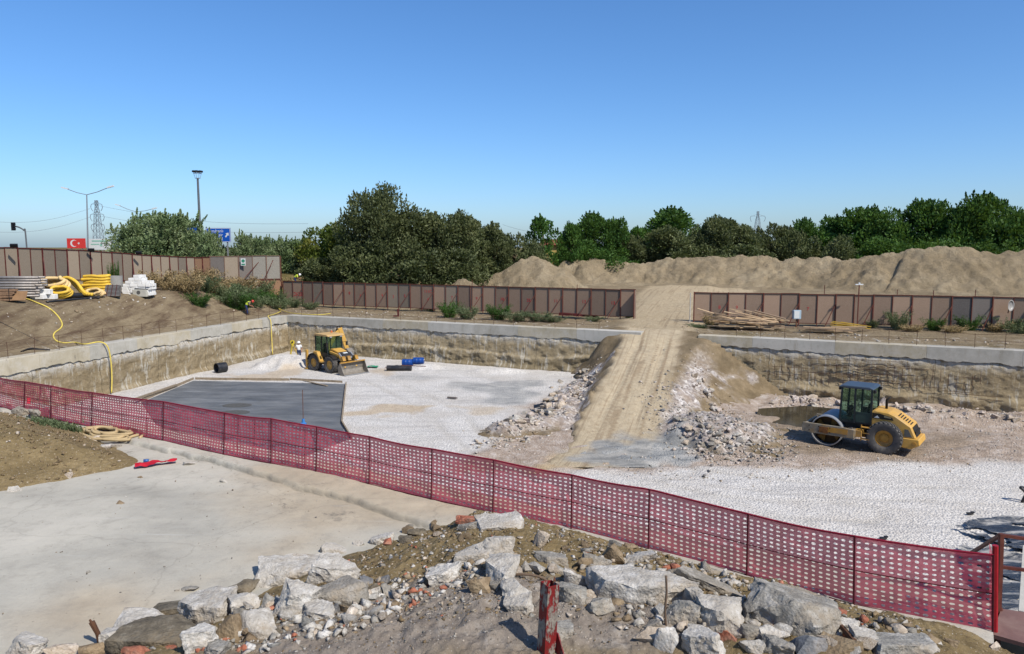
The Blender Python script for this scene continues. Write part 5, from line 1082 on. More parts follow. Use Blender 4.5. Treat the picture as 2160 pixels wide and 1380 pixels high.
mb = MB(); mb.box((cx1, 0, 2.15), (.012, 1.4, 1.65)); part('windscreen', mb, glass, cab); mb = MB(); mb.box((cx0, 0, 2.3), (.012, 1.4, 1.3)); part('rear_window', mb, glass, cab)
mb = MB(); mb.box((-.35, 0, 1.62), (.5, .5, .14)); mb.box((-.58, 0, 1.95), (.12, .5, .6)); part('seat', mb, dark_in, cab, bevel=.03)
mb = MB(); mb.bar((.38, 0, 1.4), (.28, 0, 1.95), .16); mb.tube([Vector((.22+.06*cos(a), .19*sin(a), 2.05+.17*cos(a)*.4)) for a in [2*pi*k/16 for k in range(16)]], .018, 6, closed=True); mb.box((.36, 0, 1.85), (.16, .4, .28)); part('steering_console', mb, dark_in, cab)
mb = MB()
for z in (.62, .92, 1.2): mb.box((-.62, .98, z), (.42, .2, .03))
for x in (-.42, -.82): mb.bar((x, .98, .5), (x, .98, 1.3), .04)
part('steps', mb, yel_d, rl)
for s in (1, -1): wheel(rl, (-1.45, s*.80, .78), .80, .56, .40, 26, s, 'block')
# ---- backhoe loader
BO = (-14.62, 59.75); by = radians(-40); bz0 = max(floor_z(*BO), 0)-.02
bh = thing('backhoe_loader', 'yellow backhoe loader with tan roof and lowered front bucket parked near the back wall', 'backhoe loader', (BO[0], BO[1], bz0), by)
for x in (-1.05, 1.05):
    for s in (-1, 1): wheel(bh, (x, s*.86, .66), .66, .44, .36, 18, s, 'bar', yel)
mb = MB(); mb.prism([(-1.7, .62), (-1.7, 1.15), (.5, 1.15), (1.9, 1.05), (1.9, .55), (.6, .5), (-1.2, .5)], -.42, .42); part('chassis', mb, dark_in, bh)
mb = MB(); mb.prism([(.42, 1.1), (.42, 1.86), (.75, 1.88), (1.55, 1.66), (1.62, 1.55), (1.62, 1.05)], -.44, .44); hd = part('engine_hood', mb, yel, bh, bevel=.04)
mb = MB(); mb.prism([(1.50, 1.05), (1.50, 1.69), (1.98, 1.52), (2.12, 1.38), (2.12, 1.0)], -.46, .46); nose = part('front_nose', mb, simple('charcoal_plastic', (52,50,50), .5, .05, .2, 6, .05), bh, bevel=.03); mb = MB(); mb.box((1.78, 0, 1.612), (.16, .42, .02), Matrix.Rotation(.34, 3, 'Y')); part('nose_badge', mb, white_p, nose)
for s in (-1, 1): mb = MB(); mb.box((2.125, s*.28, 1.28), (.03, .22, .14)); part('headlight', mb, steel_b, nose)
mb = MB(); mb.prism([(.55, 1.45), (.55, 1.66), (.9, 1.70), (1.35, 1.56), (1.35, 1.45)], -.445, -.455); mb.prism([(.55, 1.45), (.55, 1.66), (.9, 1.70), (1.35, 1.56), (1.35, 1.45)], .445, .455); part('hood_stripe', mb, dark_in, hd)
cab = link('cab', None, bh, (0, 0, 0)); cx0, cx1, cy, cz0, cz1 = -1.12, .48, .72, 1.12, 2.86
mb = MB(); mb.box(((cx0+cx1)/2, 0, cz0), (cx1-cx0, 2*cy, .16)); part('cab_floor', mb, dark_in, cab)
mb = MB(); mb.prism([(cx0-.14, cz1), (cx1+.18, cz1), (cx1+.20, cz1+.05), (cx1-.05, cz1+.15), (cx0+.1, cz1+.17), (cx0-.14, cz1+.07)], -cy-.08, cy+.08); rf = part('cab_roof', mb, yel_top, cab, bevel=.03); mb = MB(); mb.lathe([(.08, 0), (.08, .1), (.05, .16), (0, .17)], (-.55, .45, cz1+.16), 'z', 10); part('beacon', mb, simple('amber_beacon', (206,96,30), .3, 0, .1, 9, 0), rf)
for s in (-1, 1):
    for xa, xb in ((cx0, cx0), (-.36, -.30), (cx1, cx1-.12)): mb = MB(); mb.bar((xa, s*cy, cz0), (xb, s*cy, cz1), .075); part('pillar', mb, cabf, cab)
    mb = MB(); mb.box(((cx0-.36)/2, s*cy, 2.15), (.7, .012, 1.35)); part('side_window', mb, glass, cab); mb = MB(); mb.box((.06, s*cy, 1.98), (.74, .012, 1.7)); part('door_glass', mb, glass, cab)
    mb = MB(); mb.bar((-.33, s*(cy+.02), 1.9), (-.0, s*(cy+.02), 1.9), .04); mb.box((.05, s*(cy+.005), 1.35), (.7, .03, .35)); part('door_frame', mb, cabf, cab)
    mb = MB(); mb.box((cx1+.12, s*.5, cz1-.05), (.08, .2, .1)); part('work_light', mb, steel_b, cab); mb = MB(); mb.bar((cx1, s*(cy+.02), 2.3), (cx1+.25, s*(cy+.25), 2.35), .03); mb.box((cx1+.25, s*(cy+.25), 2.2), (.05, .18, .32)); part('mirror', mb, dark_in, cab)
    # fenders, arms
    mb = MB(); pts = [(-1.05+cos(a)*.80, .66+sin(a)*.80) for a in np.linspace(2.75, .35, 10)]; poly = pts+[(x*.985-.02, z-.09) for x, z in pts[::-1]]; mb.prism(poly, s*.60, s*1.12); part('rear_fender', mb, dark_in, bh, 30)
    mb = MB(); mb.prism([(-1.15, 1.40), (-1.0, 1.62), (-.55, 1.60), (-.30, 1.2), (-.12, .86), (-.28, .74), (-.45, 1.02), (-.62, 1.26), (-.9, 1.42)], s*.66, s*1.05); mb.prism([(-.3, .74), (-.3, .86), (.35, .86), (.35, .74)], s*.6, s*1.02); part('fender_cover', mb, yel, bh, bevel=.03)
    mb = MB(); pts = [(1.05+cos(a)*.78, .66+sin(a)*.78) for a in np.linspace(2.7, .75, 9)]; poly = pts+[(x*.985+.01, z-.06) for x, z in pts[::-1]]; mb.prism(poly, s*.62, s*1.06); part('front_fender', mb, dark_in, bh, 30)
    mb = MB(); mb.bar((.55, s*.56, 1.62), (1.75, s*.56, 1.42), .13, .2); mb.bar((1.72, s*.56, 1.45), (2.36, s*.56, .66), .13, .2); mb.bar((2.25, s*.56, .74), (2.40, s*.56, .50), .14, .24); part('loader_arm', mb, yel, bh, bevel=.02)
    mb = MB(); mb.bar((1.0, s*.56, 1.22), (1.95, s*.56, 1.08), .10); mb.bar((1.7, s*.56, 1.62), (2.45, s*.56, 1.05), .09); part('hydraulic_ram', mb, steel_b, bh)
    mb = MB(); mb.box((-1.98, s*.98, .98), (.22, .18, 1.3)); mb.box((-1.98, s*.98, .28), (.14, .12, .4)); mb.box((-1.98, s*.98, .10), (.34, .3, .08)); part('stabiliser_leg', mb, yel, bh, bevel=.02)
mb = MB(); mb.box((cx1-.06, 0, 2.2), (.012, 1.38, 1.3)); part('windscreen', mb, glass, cab); mb = MB(); mb.box((cx0, 0, 2.1), (.012, 1.38, 1.45)); part('rear_window', mb, glass, cab)
mb = MB(); mb.box((-.5, 0, 1.5), (.5, .5, .14)); mb.box((-.75, 0, 1.85), (.13, .48, .65)); mb.bar((.25, 0, 1.2), (.08, 0, 1.8), .12); part('seat', mb, dark_in, cab, bevel=.03)
# bucket: curved shell with side plates
arc = [(3.22, .06), (2.75, .05), (2.52, .16), (2.42, .40), (2.46, .70), (2.62, .95), (2.70, 1.0)]
bk = link('front_bucket', None, bh, (0, 0, 0)); mb = MB(); poly = arc+[(x-.05 if i > 1 else x, z+(-.05 if i < 2 else .0)) for i, (x, z) in list(enumerate(arc))[::-1]]; mb.prism(poly, -1.2, 1.2); part('bucket_shell', mb, steel_w, bk, 25)
for s in (-1, 1): mb = MB(); mb.prism([(3.2, .06), (2.75, .06), (2.52, .17), (2.43, .40), (2.47, .70), (2.62, .95), (2.72, .95), (2.95, .45)], s*1.2, s*1.17); part('bucket_side', mb, steel_w, bk)
mb = MB(); mb.box((3.2, 0, .07), (.14, 2.42, .03)); part('cutting_edge', mb, steel_b, bk); mb = MB(); mb.box((2.66, 0, 1.0), (.13, 2.4, .08)); part('bucket_lip', mb, yel_d, bk)
for s in (-.62, -.1, .62): mb = MB(); mb.prism([(2.1, 1.05), (2.14, 1.3), (2.4, 1.32), (2.5, 1.1)], s-.14, s+.14); mb.box((2.28, s, 1.36), (.22, .3, .12)); part('fork_bracket', mb, yel_d, bk)
# backhoe boom, swung to the far side
bm_ = link('backhoe_arm', None, bh, (0, 0, 0)); mb = MB(); mb.box((-1.95, .75, 1.0), (.3, .5, 1.0)); part('swing_post', mb, yel, bm_, bevel=.02)
mb = MB(); mb.bar((-1.95, .95, 1.3), (-1.75, 1.7, 2.7), .26, .34); mb.bar((-1.75, 1.7, 2.7), (-1.6, 2.15, 3.05), .24, .32); part('boom', mb, yel, bm_, bevel=.03)
mb = MB(); mb.bar((-1.6, 2.05, 3.2), (-1.4, 2.6, 1.35), .24, .36); part('dipper', mb, yel, bm_, bevel=.03); mb = MB(); mb.bar((-1.7, 1.8, 3.0), (-1.6, 2.3, 3.15), .16); mb.tube(spline([(-1.7, 1.7, 2.9), (-1.6, 1.95, 3.35), (-1.5, 2.3, 3.0)]), .04, 6); part('hose_bundle', mb, dark_in, bm_)
mb = MB(); mb.prism([(-1.6, .55), (-1.6, 1.3), (-1.25, 1.45), (-.9, 1.2), (-.95, .75), (-1.3, .5)], 2.4, 3.0); part('digging_bucket', mb, steel_w, bm_)
# ---------------------------------------------------------------- people
skin_m = simple('skin', (170,118,92), .6, 0, .08, 9, 0); shirt_w = simple('white_cotton', (226,226,224), .85, 0, .05, 6, .1, k=.8); jean = simple('blue_denim', (48,64,98), .9, 0, .15, 9, .1); hivis = simple('hi_vis_yellow', (206,224,70), .7, 0, .1, 6, .05, k=.85)
navy = simple('navy_trousers', (44,56,96), .9, 0, .15, 9, .1); hard_w = simple('white_helmet', (232,232,230), .35, 0, .04, 6, 0, k=.8); hard_r = simple('red_helmet', (196,62,50), .35, 0, .06, 6, 0); boot = simple('dark_boots', (52,44,38), .8, 0, .2, 9, 0); hair_m = simple('black_hair', (28,24,22), .8, 0, .2, 20, 0); grey_sh = simple('grey_sleeves', (120,116,110), .85, 0, .12, 9, .05)
def skin_obj(name, chains, mat, parent, sub=2):
    bm = bmesh.new(); idx = {}; rad = []
    def vtx(p):
        k = tuple(round(c, 4) for c in p[:3])
        if k not in idx: idx[k] = bm.verts.new(k); rad.append(p[3])
        return idx[k]
    for ch in chains:
        vv = [vtx(p) for p in ch]
        for a, b in zip(vv[:-1], vv[1:]):
            if not bm.edges.get((a, b)): bm.edges.new((a, b))
    me = bpy.data.meshes.new(name); bm.to_mesh(me); bm.free(); o = bpy.data.objects.new(name, me); COL.objects.link(o)
    m = o.modifiers.new('s', 'SKIN'); 
    for i, r in enumerate(rad): o.data.skin_vertices[0].data[i].radius = (r, r)
    o.data.skin_vertices[0].data[0].use_root = True
    m2 = o.modifiers.new('d', 'SUBSURF'); m2.levels = sub; m2.render_levels = sub
    dg = bpy.context.evaluated_depsgraph_get(); dg.update(); r = bpy.data.meshes.new_from_object(o.evaluated_get(dg)); bpy.data.objects.remove(o)
    r.materials.clear(); r.materials.append(mat); set_smooth(r, True); return link(name, r, parent)
def hand(wr, el, up=Vector((0, 0, 1)), s=1):
    wr = Vector(wr); f = (wr-Vector(el)).normalized(); sd_ = f.cross(up).normalized(); n_ = sd_.cross(f); out = []
    palm = wr+f*.07
    for k, ln in enumerate((.075, .085, .08, .062)):
        o = sd_*(.027-.018*k); b = palm+f*.02+o; out.append([(*wr, .024), (*palm, .026), (*b, .010), (*(b+f*ln*.5-n_*.012), .009), (*(b+f*ln*.85-n_*.035), .008)])
    t0 = wr+f*.03+sd_*.03*s; out.append([(*wr, .024), (*t0, .012), (*(t0+f*.045+sd_*.02*s-n_*.01), .010)]); return out
def person(label, loc, rz, J, tops, legs, hat, hatc, boots=True, extra=None):
    rt = thing('person', label, 'person', loc, rz, None); V = lambda k: tuple(J[k]); R = lambda k, r: (*J[k], r)
    hd = Vector(J['head']); nk = Vector(J['neck']); fw = Vector(J['face']).normalized()
    ch = [[R('pelvis', .12), R('waist', .115), R('chest', .135), R('neck', .055), (*(nk.lerp(hd, .5)), .06), (*hd, .095), (*(hd+(hd-nk).normalized()*.09), .06)], [(*hd, .095), (*(hd+fw*.10), .022)]]
    for s in 'lr': ch.append([R('chest', .135), R('sho'+s, .06), R('elb'+s, .042), R('wri'+s, .03)]); ch += hand(J['wri'+s], J['elb'+s]); ch.append([R('pelvis', .12), R('hip'+s, .085), R('kne'+s, .058), R('ank'+s, .04), R('toe'+s, .03)])
    skin_obj('body', ch, skin_m, rt)
    c = [[R('pelvis', .135), R('waist', .135), R('chest', .158), (*(Vector(J['chest']).lerp(nk, .75)), .075)]]
    for s in 'lr': c.append([R('chest', .158), R('sho'+s, .078), (*Vector(J['sho'+s]).lerp(Vector(J['elb'+s]), .8), .062)])
    skin_obj('shirt', c, tops, rt)
    c = [[R('waist', .138), R('pelvis', .15)]]
    for s in 'lr': c.append([R('pelvis', .15), R('hip'+s, .105), R('kne'+s, .078), (*Vector(J['ank'+s]), .062)])
    skin_obj('trousers', c, legs, rt)
    for s in 'lr': skin_obj('boot', [[(*Vector(J['ank'+s])+Vector((0, 0, .05)), .055), (*J['ank'+s][:2], .055, .06), R('toe'+s, .045)]], boot, rt, 1)
    up = (hd-nk).normalized(); mb = MB(); q = up.to_track_quat('Z', 'Y').to_matrix(); tmp = MB(); tmp.lathe([(.165, .03), (.135, .035), (.13, .09), (.10, .15), (.04, .175), (0, .178)], (0, 0, 0), 'z', 18); mb.add([q @ Vector(v)+hd+fw*.015 for v in tmp.v], tmp.f); part('helmet', mb, hatc, rt, True)
    mb = MB(); tmp = MB(); tmp.lathe([(.10, -.04), (.112, .03), (.10, .06)], (0, 0, 0), 'z', 12); mb.add([q @ Vector(v)+hd-fw*.03 for v in tmp.v], tmp.f); part('hair', mb, hair_m, rt, True)
    mb = MB()
    for sgn in (-1, 1):
        sd_ = fw.cross(up).normalized(); mb.box(hd+fw*.095+sd_*.035*sgn+up*.01, (.02, .02, .012))
    part('eyes', mb, hair_m, rt)
    if extra: skin_obj('vest', extra, hivis, rt)
    return rt
ST = dict(pelvis=(0,0,.93), waist=(0,0,1.08), chest=(0,.0,1.30), neck=(0,.0,1.48), head=(0,.02,1.62), face=(0,1,-.1), shol=(-.18,0,1.40), elbl=(-.27,-.02,1.14), wril=(-.24,.12,.92), shor=(.18,0,1.40), elbr=(.27,-.02,1.14), wrir=(.25,.1,.90), hipl=(-.09,0,.86), knel=(-.10,.03,.48), ankl=(-.11,0,.08), toel=(-.13,.16,.04), hipr=(.09,0,.86), kner=(.10,.04,.48), ankr=(.11,.02,.08), toer=(.13,.18,.04))
p = D(631, 757, 64.5); zz = max(0, floor_z(p.x, p.y))
person('person in a white t-shirt, blue jeans and white helmet standing behind the backhoe loader', (p.x, p.y, zz), radians(195), ST, shirt_w, jean, 1, hard_w)
BN = dict(pelvis=(0,0,.90), waist=(0,.10,1.03), chest=(0,.32,1.17), neck=(0,.48,1.25), head=(0,.60,1.28), face=(0,.6,-.9), shol=(-.17,.38,1.18), elbl=(-.20,.42,.90), wril=(-.10,.60,.80), shor=(.17,.38,1.18), elbr=(.20,.42,.90), wrir=(.08,.62,.82), hipl=(-.10,0,.84), knel=(-.12,.04,.46), ankl=(-.13,-.06,.08), toel=(-.14,.10,.04), hipr=(.10,0,.84), kner=(.12,.14,.48), ankr=(.13,.16,.08), toer=(.14,.32,.04))
VE = [[(0, -.01, .90, .16), (0, .10, 1.03, .152), (0, .32, 1.17, .172), (0, .42, 1.22, .10)]]
p = G(520, 665, 3.45); person('person bending over in a hi-vis vest, navy trousers and red helmet above the pit corner', (p.x, p.y, h1(p.x, p.y)+.02), radians(-92), BN, grey_sh, navy, 1, hard_r, extra=VE)
p = D(622, 590, 88); person('person in a hi-vis vest bending among dry grass behind the back hoarding', (p.x, p.y, D(622, 578, 88).z-1.35), radians(-100), BN, hivis, navy, 1, hard_w, extra=VE)
# total station on tripod
p = D(618, 757, 64.0); zz = max(0, floor_z(p.x, p.y)); ts = thing('survey_tripod', 'yellow survey instrument on a yellow tripod beside the person in white', 'tripod', (p.x, p.y, zz))
tri_y = simple('tripod_yellow', (206,178,60), .6, 0, .1, 6, 0)
for k in range(3):
    a = .4+2*pi*k/3; mb = MB(); mb.bar((cos(a)*.08, sin(a)*.08, 1.45), (cos(a)*.62, sin(a)*.62, 0), .06, .04); part('leg', mb, tri_y, ts)
mb = MB(); mb.cyl((0, 0, 1.42), (0, 0, 1.50), .11); part('tripod_head', mb, tri_y, ts)
mb = MB(); mb.box((0, 0, 1.58), (.16, .16, .14)); mb.bar((-.11, 0, 1.6), (-.11, 0, 1.86), .05, .12); mb.bar((.11, 0, 1.6), (.11, 0, 1.86), .05, .12); mb.bar((-.13, 0, 1.88), (.13, 0, 1.88), .05); ins = part('instrument', mb, simple('instrument_yellow', (232,206,60), .5, 0, .1, 9, 0), ts); mb = MB(); mb.cyl((0, -.14, 1.74), (0, .12, 1.74), .07); part('telescope', mb, dark_in, ins)
# ---------------------------------------------------------------- pipe stock on the left bank
def onbank(px, py): return hit(px, py, h1, 38, 100)
pyel = simple('yellow_drain_pipe', (228,186,62), .5, 0, .1, 5, .05, k=.8, dirt=(170,140,90)); ppale = simple('pale_yellow_drain_pipe', (222,190,132), .55, 0, .1, 5, .05, k=.8, dirt=(170,146,104))
hose_y = simple('yellow_hose', (222,198,90), .5, 0, .1, 6, 0, k=.8, dirt=(160,140,90)); hose_b = simple('beige_hose', (196,172,128), .6, 0, .12, 6, .05, dirt=(140,120,90))
tube_s = simple('scaffold_steel', (158,152,146), .5, .4, .2, 3, .05, dirt=(112,92,76)); blackp = simple('black_plastic', (36,38,42), .45, 0, .2, 6, .1, dirt=(100,92,84), spec=.4); foam = simple('white_block', (232,230,224), .8, 0, .05, 3, .1, k=.82, dirt=(190,180,164)); cemgrey = simple('cement_grey', (158,156,150), .9, 0, .12, 3, .2, dirt=(130,118,104))
def corr(mb, pts, r, n=10):      # ribbed drain pipe
    P = spline(pts, 10); rr = [r*(1.0 if i % 2 else .93) for i in range(len(P))]; mb.tube(P, rr, n); return mb
b0 = onbank(30, 630); rng = random.Random(21)
n_t = 0
for r_ in range(8):
    for c_ in range(3):
        if r_ > 5 and c_ == 0: continue
        q = b0+Vector((0, .55+c_*.42+rng.uniform(-.05, .05), .16+r_*.185)); mb = MB(); e = rng.uniform(-.25, .15); mb.tube([(-3.5, 0, 0), (1.45+e, 0, 0)], .085, 10); o = single('steel_tube', mb, tube_s, 'grey steel tube in the stack at the far left edge of the picture', 'tube', 'stacked grey steel tubes', True); o.location = q; o.rotation_euler = (0, 0, -.02+rng.uniform(-.01, .01)); n_t += 1
b1 = onbank(22, 633)
pb = thing('plank_bundle', 'bundle of short brown planks tied with a strap before the steel tubes', 'planks', b1+Vector((0, -.3, 0)), .08)
for k in range(14): mb = MB(); mb.box((-.4+rng.uniform(-.15, .15), -.25+(k % 3)*.22, .08+(k//3)*.16), (2.0, .2, .13), Matrix.Rotation(rng.uniform(-.08, .08), 3, 'Y')); part('plank', mb, simple('brown_board', (142,112,86), .85, 0, .3, 5, .3) if k == 0 else bpy.data.materials['brown_board'], pb)
mb = MB(); mb.tube([(.35, -.40, 0), (.35, -.40, .85), (.35, .36, .85), (.35, .36, 0)], .02, 4); part('strap', mb, black, pb)
mb = MB(); mb.box((.95, -.2, .32), (.9, .04, .7), Matrix.Rotation(-.5, 3, 'X')); part('loose_board', mb, simple('plywood_brown', (150,116,82), .8, 0, .15, 3, .1), pb)
def coil(name, label, c, rx, rz, r, turns, mat, tilt, yaw=0, jit=.12, a0=0, seed=1, gp='yellow drain pipe coils'):
    rg = random.Random(seed); pts = []; N = turns*14
    for i in range(N+1):
        a = a0+2*pi*i/14; f = i/N; j = 1-jit*f*rg.uniform(.6, 1.2); pts.append(Vector((cos(a)*rx*j, sin(a)*rz*j, r*1.6*turns*(f-.5)*.8+rg.uniform(-.03, .03))))
    R = Euler((tilt, 0, yaw)).to_matrix(); mb = MB(); corr(mb, [R @ p for p in pts], r); return single(name, mb, mat, label, 'pipe coil', gp, True, None) if False else tag(link(name, mb.mesh(name, mat, True), None, c), label, 'pipe coil', gp)
b2 = onbank(100, 628)
coil('pipe_coil', 'large oval coil of pale yellow drain pipe behind the white slab blocks', b2+Vector((0, .9, .98)), 1.08, .62, .135, 4, ppale, radians(42), .1, .38, 1.0, 2)
coil('pipe_coil', 'low coil of yellow drain pipe squeezed under the pale coil', b2+Vector((.8, .35, .42)), .75, .42, .11, 4, pyel, radians(48), .2, .2, .4, 3)
b3 = onbank(150, 628); mb = MB()
for k in range(3): corr(mb, [(-1.6+.2*k, .3*k, .9), (-.8, .2+.2*k, 1.45-.1*k), (.1, .1*k, 1.15-.25*k), (.75, -.25, .45-.1*k), (1.15+.2*k, -.35, .18)], .135)
tag(link('drain_pipe', mb.mesh('drain_pipe', pyel, True), None, b3+Vector((-.2, .9, .02))), 'bright yellow drain pipe lengths arching across the middle of the pipe stock', 'pipe', 'yellow drain pipe coils')
b4 = onbank(190, 626); mb = MB()
for k in range(6):
    z = .18+.235*k; corr(mb, [(-1.35+.1*(k % 2), .15*(k % 2), z+.05), (-.5, 0, z+.1), (.3, 0, z+.14-.02*k), (.62+.05*(k % 3), .15, z+.12), (.5, .55, z+.1), (-.4, .7, z+.05)], .13)
tag(link('drain_pipe', mb.mesh('drain_pipe', pyel, True), None, b4+Vector((0, 1.3, .1))), 'stack of bent bright yellow drain pipes at the right end of the pipe stock', 'pipe', 'yellow drain pipe coils')
coil('pipe_coil', 'small pale yellow coil lying in front of the bent yellow pipes', onbank(192, 629)+Vector((0, .55, .38)), .72, .34, .11, 3, ppale, radians(50), -.1, .3, 0, 5)
for k, (px, dz, w, lab) in enumerate(((84, .19, .95, 'long white slab block at the lower left of the pale pipe coil'), (108, .19, .85, 'white slab block beside the black pipe, lower right of the pale coil'), (92, .56, 1.25, 'white slab block lying on top of the two lower white ones'))):
    q = onbank(px, 631); o = single('slab_block', MB().box((0, 0, 0), (w, .5, .36)), foam, lab, 'block', 'white slab blocks by the pipe coils', bevel=.02); o.location = q+Vector((0, -.1, dz)); o.rotation_euler = (0, .02*k, .05*k)
mb = MB(); P = [onbank(a_, b_)+Vector((0, 0, .20)) for a_, b_ in ((138, 630), (175, 628), (208, 626))]; mb.tube(P, .20, 18); mb.tube([P[0]+(P[0]-P[1]).normalized()*.01, P[0]+(P[0]-P[1]).normalized()*.012], .16, 16)
single('black_pipe', mb, blackp, 'thick black plastic pipe in front of the yellow pipes', 'pipe', None, 40)
mb = MB(); mb.tube(spline([onbank(a_, b_)+Vector((0, 0, .07)) for a_, b_ in ((98, 639), (130, 636), (165, 633), (200, 630))], 4), .08, 10)
single('black_pipe', mb, blackp, 'thin long black pipe along the very edge of the bank', 'pipe', None, True)
q = onbank(200, 628); X_, Y_ = np.meshgrid(np.linspace(-.7, .5, 20), np.linspace(-.35, .5, 14)); gz_ = Hn(X_+q.x, Y_+q.y)-q.z; me = grid_mesh('black_sheet', X_, Y_, gz_+.10+.12*fbm(X_*2.6, Y_*2.6, 3, 4)+.10*np.exp(-(Y_-.1)**2*9), blackp); tag(link('black_sheet', me, None, q), 'crumpled black plastic sheet on the bank right of the black pipe', 'sheet')
q = onbank(221, 622); mb = MB(); mb.lathe([(.60, 0), (.60, 1.0), (.50, 1.0), (.50, .0)], (0, 0, 0), 'z', 30); tag(link('concrete_ring', mb.mesh('concrete_ring', cemgrey, 40), None, q+Vector((-.05, 1.7, .45))), 'grey concrete manhole ring between the yellow pipes and white blocks', 'concrete ring')
q = onbank(231, 629); gt_ = thing('grating_stack', 'leaning grey gratings crossed by red straps, left of the white block stack', 'grating', q+Vector((0, .35, .05)), .1)
R = Matrix.Rotation(radians(-22), 3, 'X'); mb = MB()
for k in range(9): mb.box(R @ Vector((0, 0, .08+k*.11)), (1.25-.03*k, .30, .05), R)
for k in range(2): mb.box(R @ Vector((0, .1, .52)), (1.2, .03, 1.0), R)
part('grating_bars', mb, tube_s, gt_); 
for k in range(3): mb = MB(); mb.bar(R @ Vector((-.35+.33*k, -.18, 0)), R @ Vector((-.30+.33*k, -.18, 1.0)), .03); part('red_strap', mb, rail_red, gt_)
q = onbank(278, 624); rg = random.Random(9); nb_ = 0
lv = [0, 1, 2, 3, 4, 5, 6]; wrow = [2.15, 2.2, 2.2, 2.15, 1.9, 1.35, .5]
for r_, w in zip(lv, wrow):
    x = -w/2+(.1 if r_ > 3 else 0)
    while x < w/2-.2:
        l = rg.uniform(.5, .8); l = min(l, w/2-x+.1)
        for dpt in (0, 1):
            o = link('white_block', MB().box((0, 0, 0), (l-.02, .55, .235)).mesh('white_block', foam, bevel=.015), None, q+Vector((x+l/2+rg.uniform(-.05, .05), .95+dpt*.6+rg.uniform(-.09, .05), .08+r_*.243)), (0, 0, rg.uniform(-.09, .09)))
            tag(o, 'white building block in the uneven stack at the right end of the pipe stock', 'block', 'stack of white blocks'); nb_ += 1
        x += l
q = onbank(294, 627); cb = thing('concrete_box', 'pale concrete box with a round hole in front of the white block stack', 'concrete box', Vector((q.x, q.y+.42, h1(q.x, q.y+.25)-.04)), -.05)
part('box_body', MB().box((0, 0, .30), (1.18, .7, .60)), simple('pale_cement', (190,186,172), .9, 0, .1, 3, .2), cb, bevel=.03); mb = MB(); mb.cyl((-.08, -.352, .36), (-.08, -.358, .36), .16, n=20); part('hole_shade_disc', mb, simple('hole_shade_grey', (92,90,86), .9, 0, .1, 6, 0), cb); mb = MB(); mb.box((.1, 0, .66), (1.05, .6, .05), Matrix.Rotation(.07, 3, 'Y')); part('dark_lid', mb, blackp, cb)  # flat grey disc on the face paints the shade inside the round hole
for px, py, s, lab in ((385, 605, .35, 'small pale rock on the crest of the bank right of the white blocks'), (322, 626, .3, 'light timber scrap on the bank beside the concrete box')): pass
# hoses
def surf_path(pix, off=.05, fn=h1, y0=36, y1=110): return [hit(a, b, fn, y0, y1, 1400)+Vector((0, 0, off)) for a, b in pix]
P = surf_path([(8,633),(50,631),(78,640),(104,652),(122,668),(131,684),(128,694),(116,703),(113,712),(120,721),(136,725),(158,724)])
wl = lambda u, z, o: Vector((pA[0]+dL[0]*u-nL[0]*o, pA[1]+dL[1]*u-nL[1]*o, z))
cc_ = np.array([G(188, 726, 3.45)[0]-pA[0], G(188, 726, 3.45)[1]-pA[1]]); u0 = float(cc_ @ dL)
P += [wl(u0-.7, 3.55, -.5), wl(u0+.0, 3.62, .0), wl(u0+.35, 3.3, .28), wl(u0+.5, 2.4, .34), wl(u0+.5, 1.2, .36), wl(u0+.35, .1, .4)]
mb = MB(); mb.tube(spline(P, 7), .044, 8); single('hose', mb, hose_y, 'thick pale yellow hose snaking down the left bank and over the left wall', 'hose', None, True)
uc = LL-2.9
P = [D(586,620,82), G(582,632,3.75), G(581,643,3.5), G(589,652,3.45), G(592,657,3.45), G(578,663,3.5), wl(uc, 3.6, -.1), wl(uc-.1, 3.2, .22), wl(uc-.1, 1.8, .26), wl(uc-.25, .1, .4)]
mb = MB(); mb.tube(spline(P, 8), .042, 8); single('hose', mb, hose_y, 'yellow hose dropping straight down the left wall near the pit corner', 'hose', None, True)
P = [D(590,622,82), G(585,632,3.75), G(584,643,3.5), G(592,652,3.45), G(604,658,3.45), G(622,661.5,3.45), G(650,663.5,3.47), G(676,664,3.47), G(698,661.5,3.47)]
mb = MB(); mb.tube(spline(P, 8), .034, 8); single('hose', mb, hose_y, 'yellow hose curling along the top of the back wall at the corner', 'hose', None, True)
cable = simple('black_cable', (44,42,42), .6, 0, .1, 6, 0)
P = surf_path([(0, 680), (30, 695), (62, 711), (92, 725), (125, 733), (160, 737)], .03); mb = MB(); mb.tube(spline(P, 4), .022, 5); single('cable', mb, cable, 'dark cable running diagonally down the left bank', 'cable', None, True)
q = G(76, 741, 3.5); mb = MB(); rg = random.Random(4)
for k in range(7): mb.tube(spline([(-.75+rg.uniform(-.1, .1), rg.uniform(-.15, .15), .05), (-.3, rg.uniform(-.2, .2), .12+rg.uniform(0, .1)), (.3, rg.uniform(-.2, .2), .1), (.75, rg.uniform(-.15, .15), .03)], 4), .03, 5)
o = single('cable_bundle', mb, cable, 'bundle of black cable lying on the left wall cap', 'cable bundle', None, True); o.location = q; o.rotation_euler = (0, 0, .6)
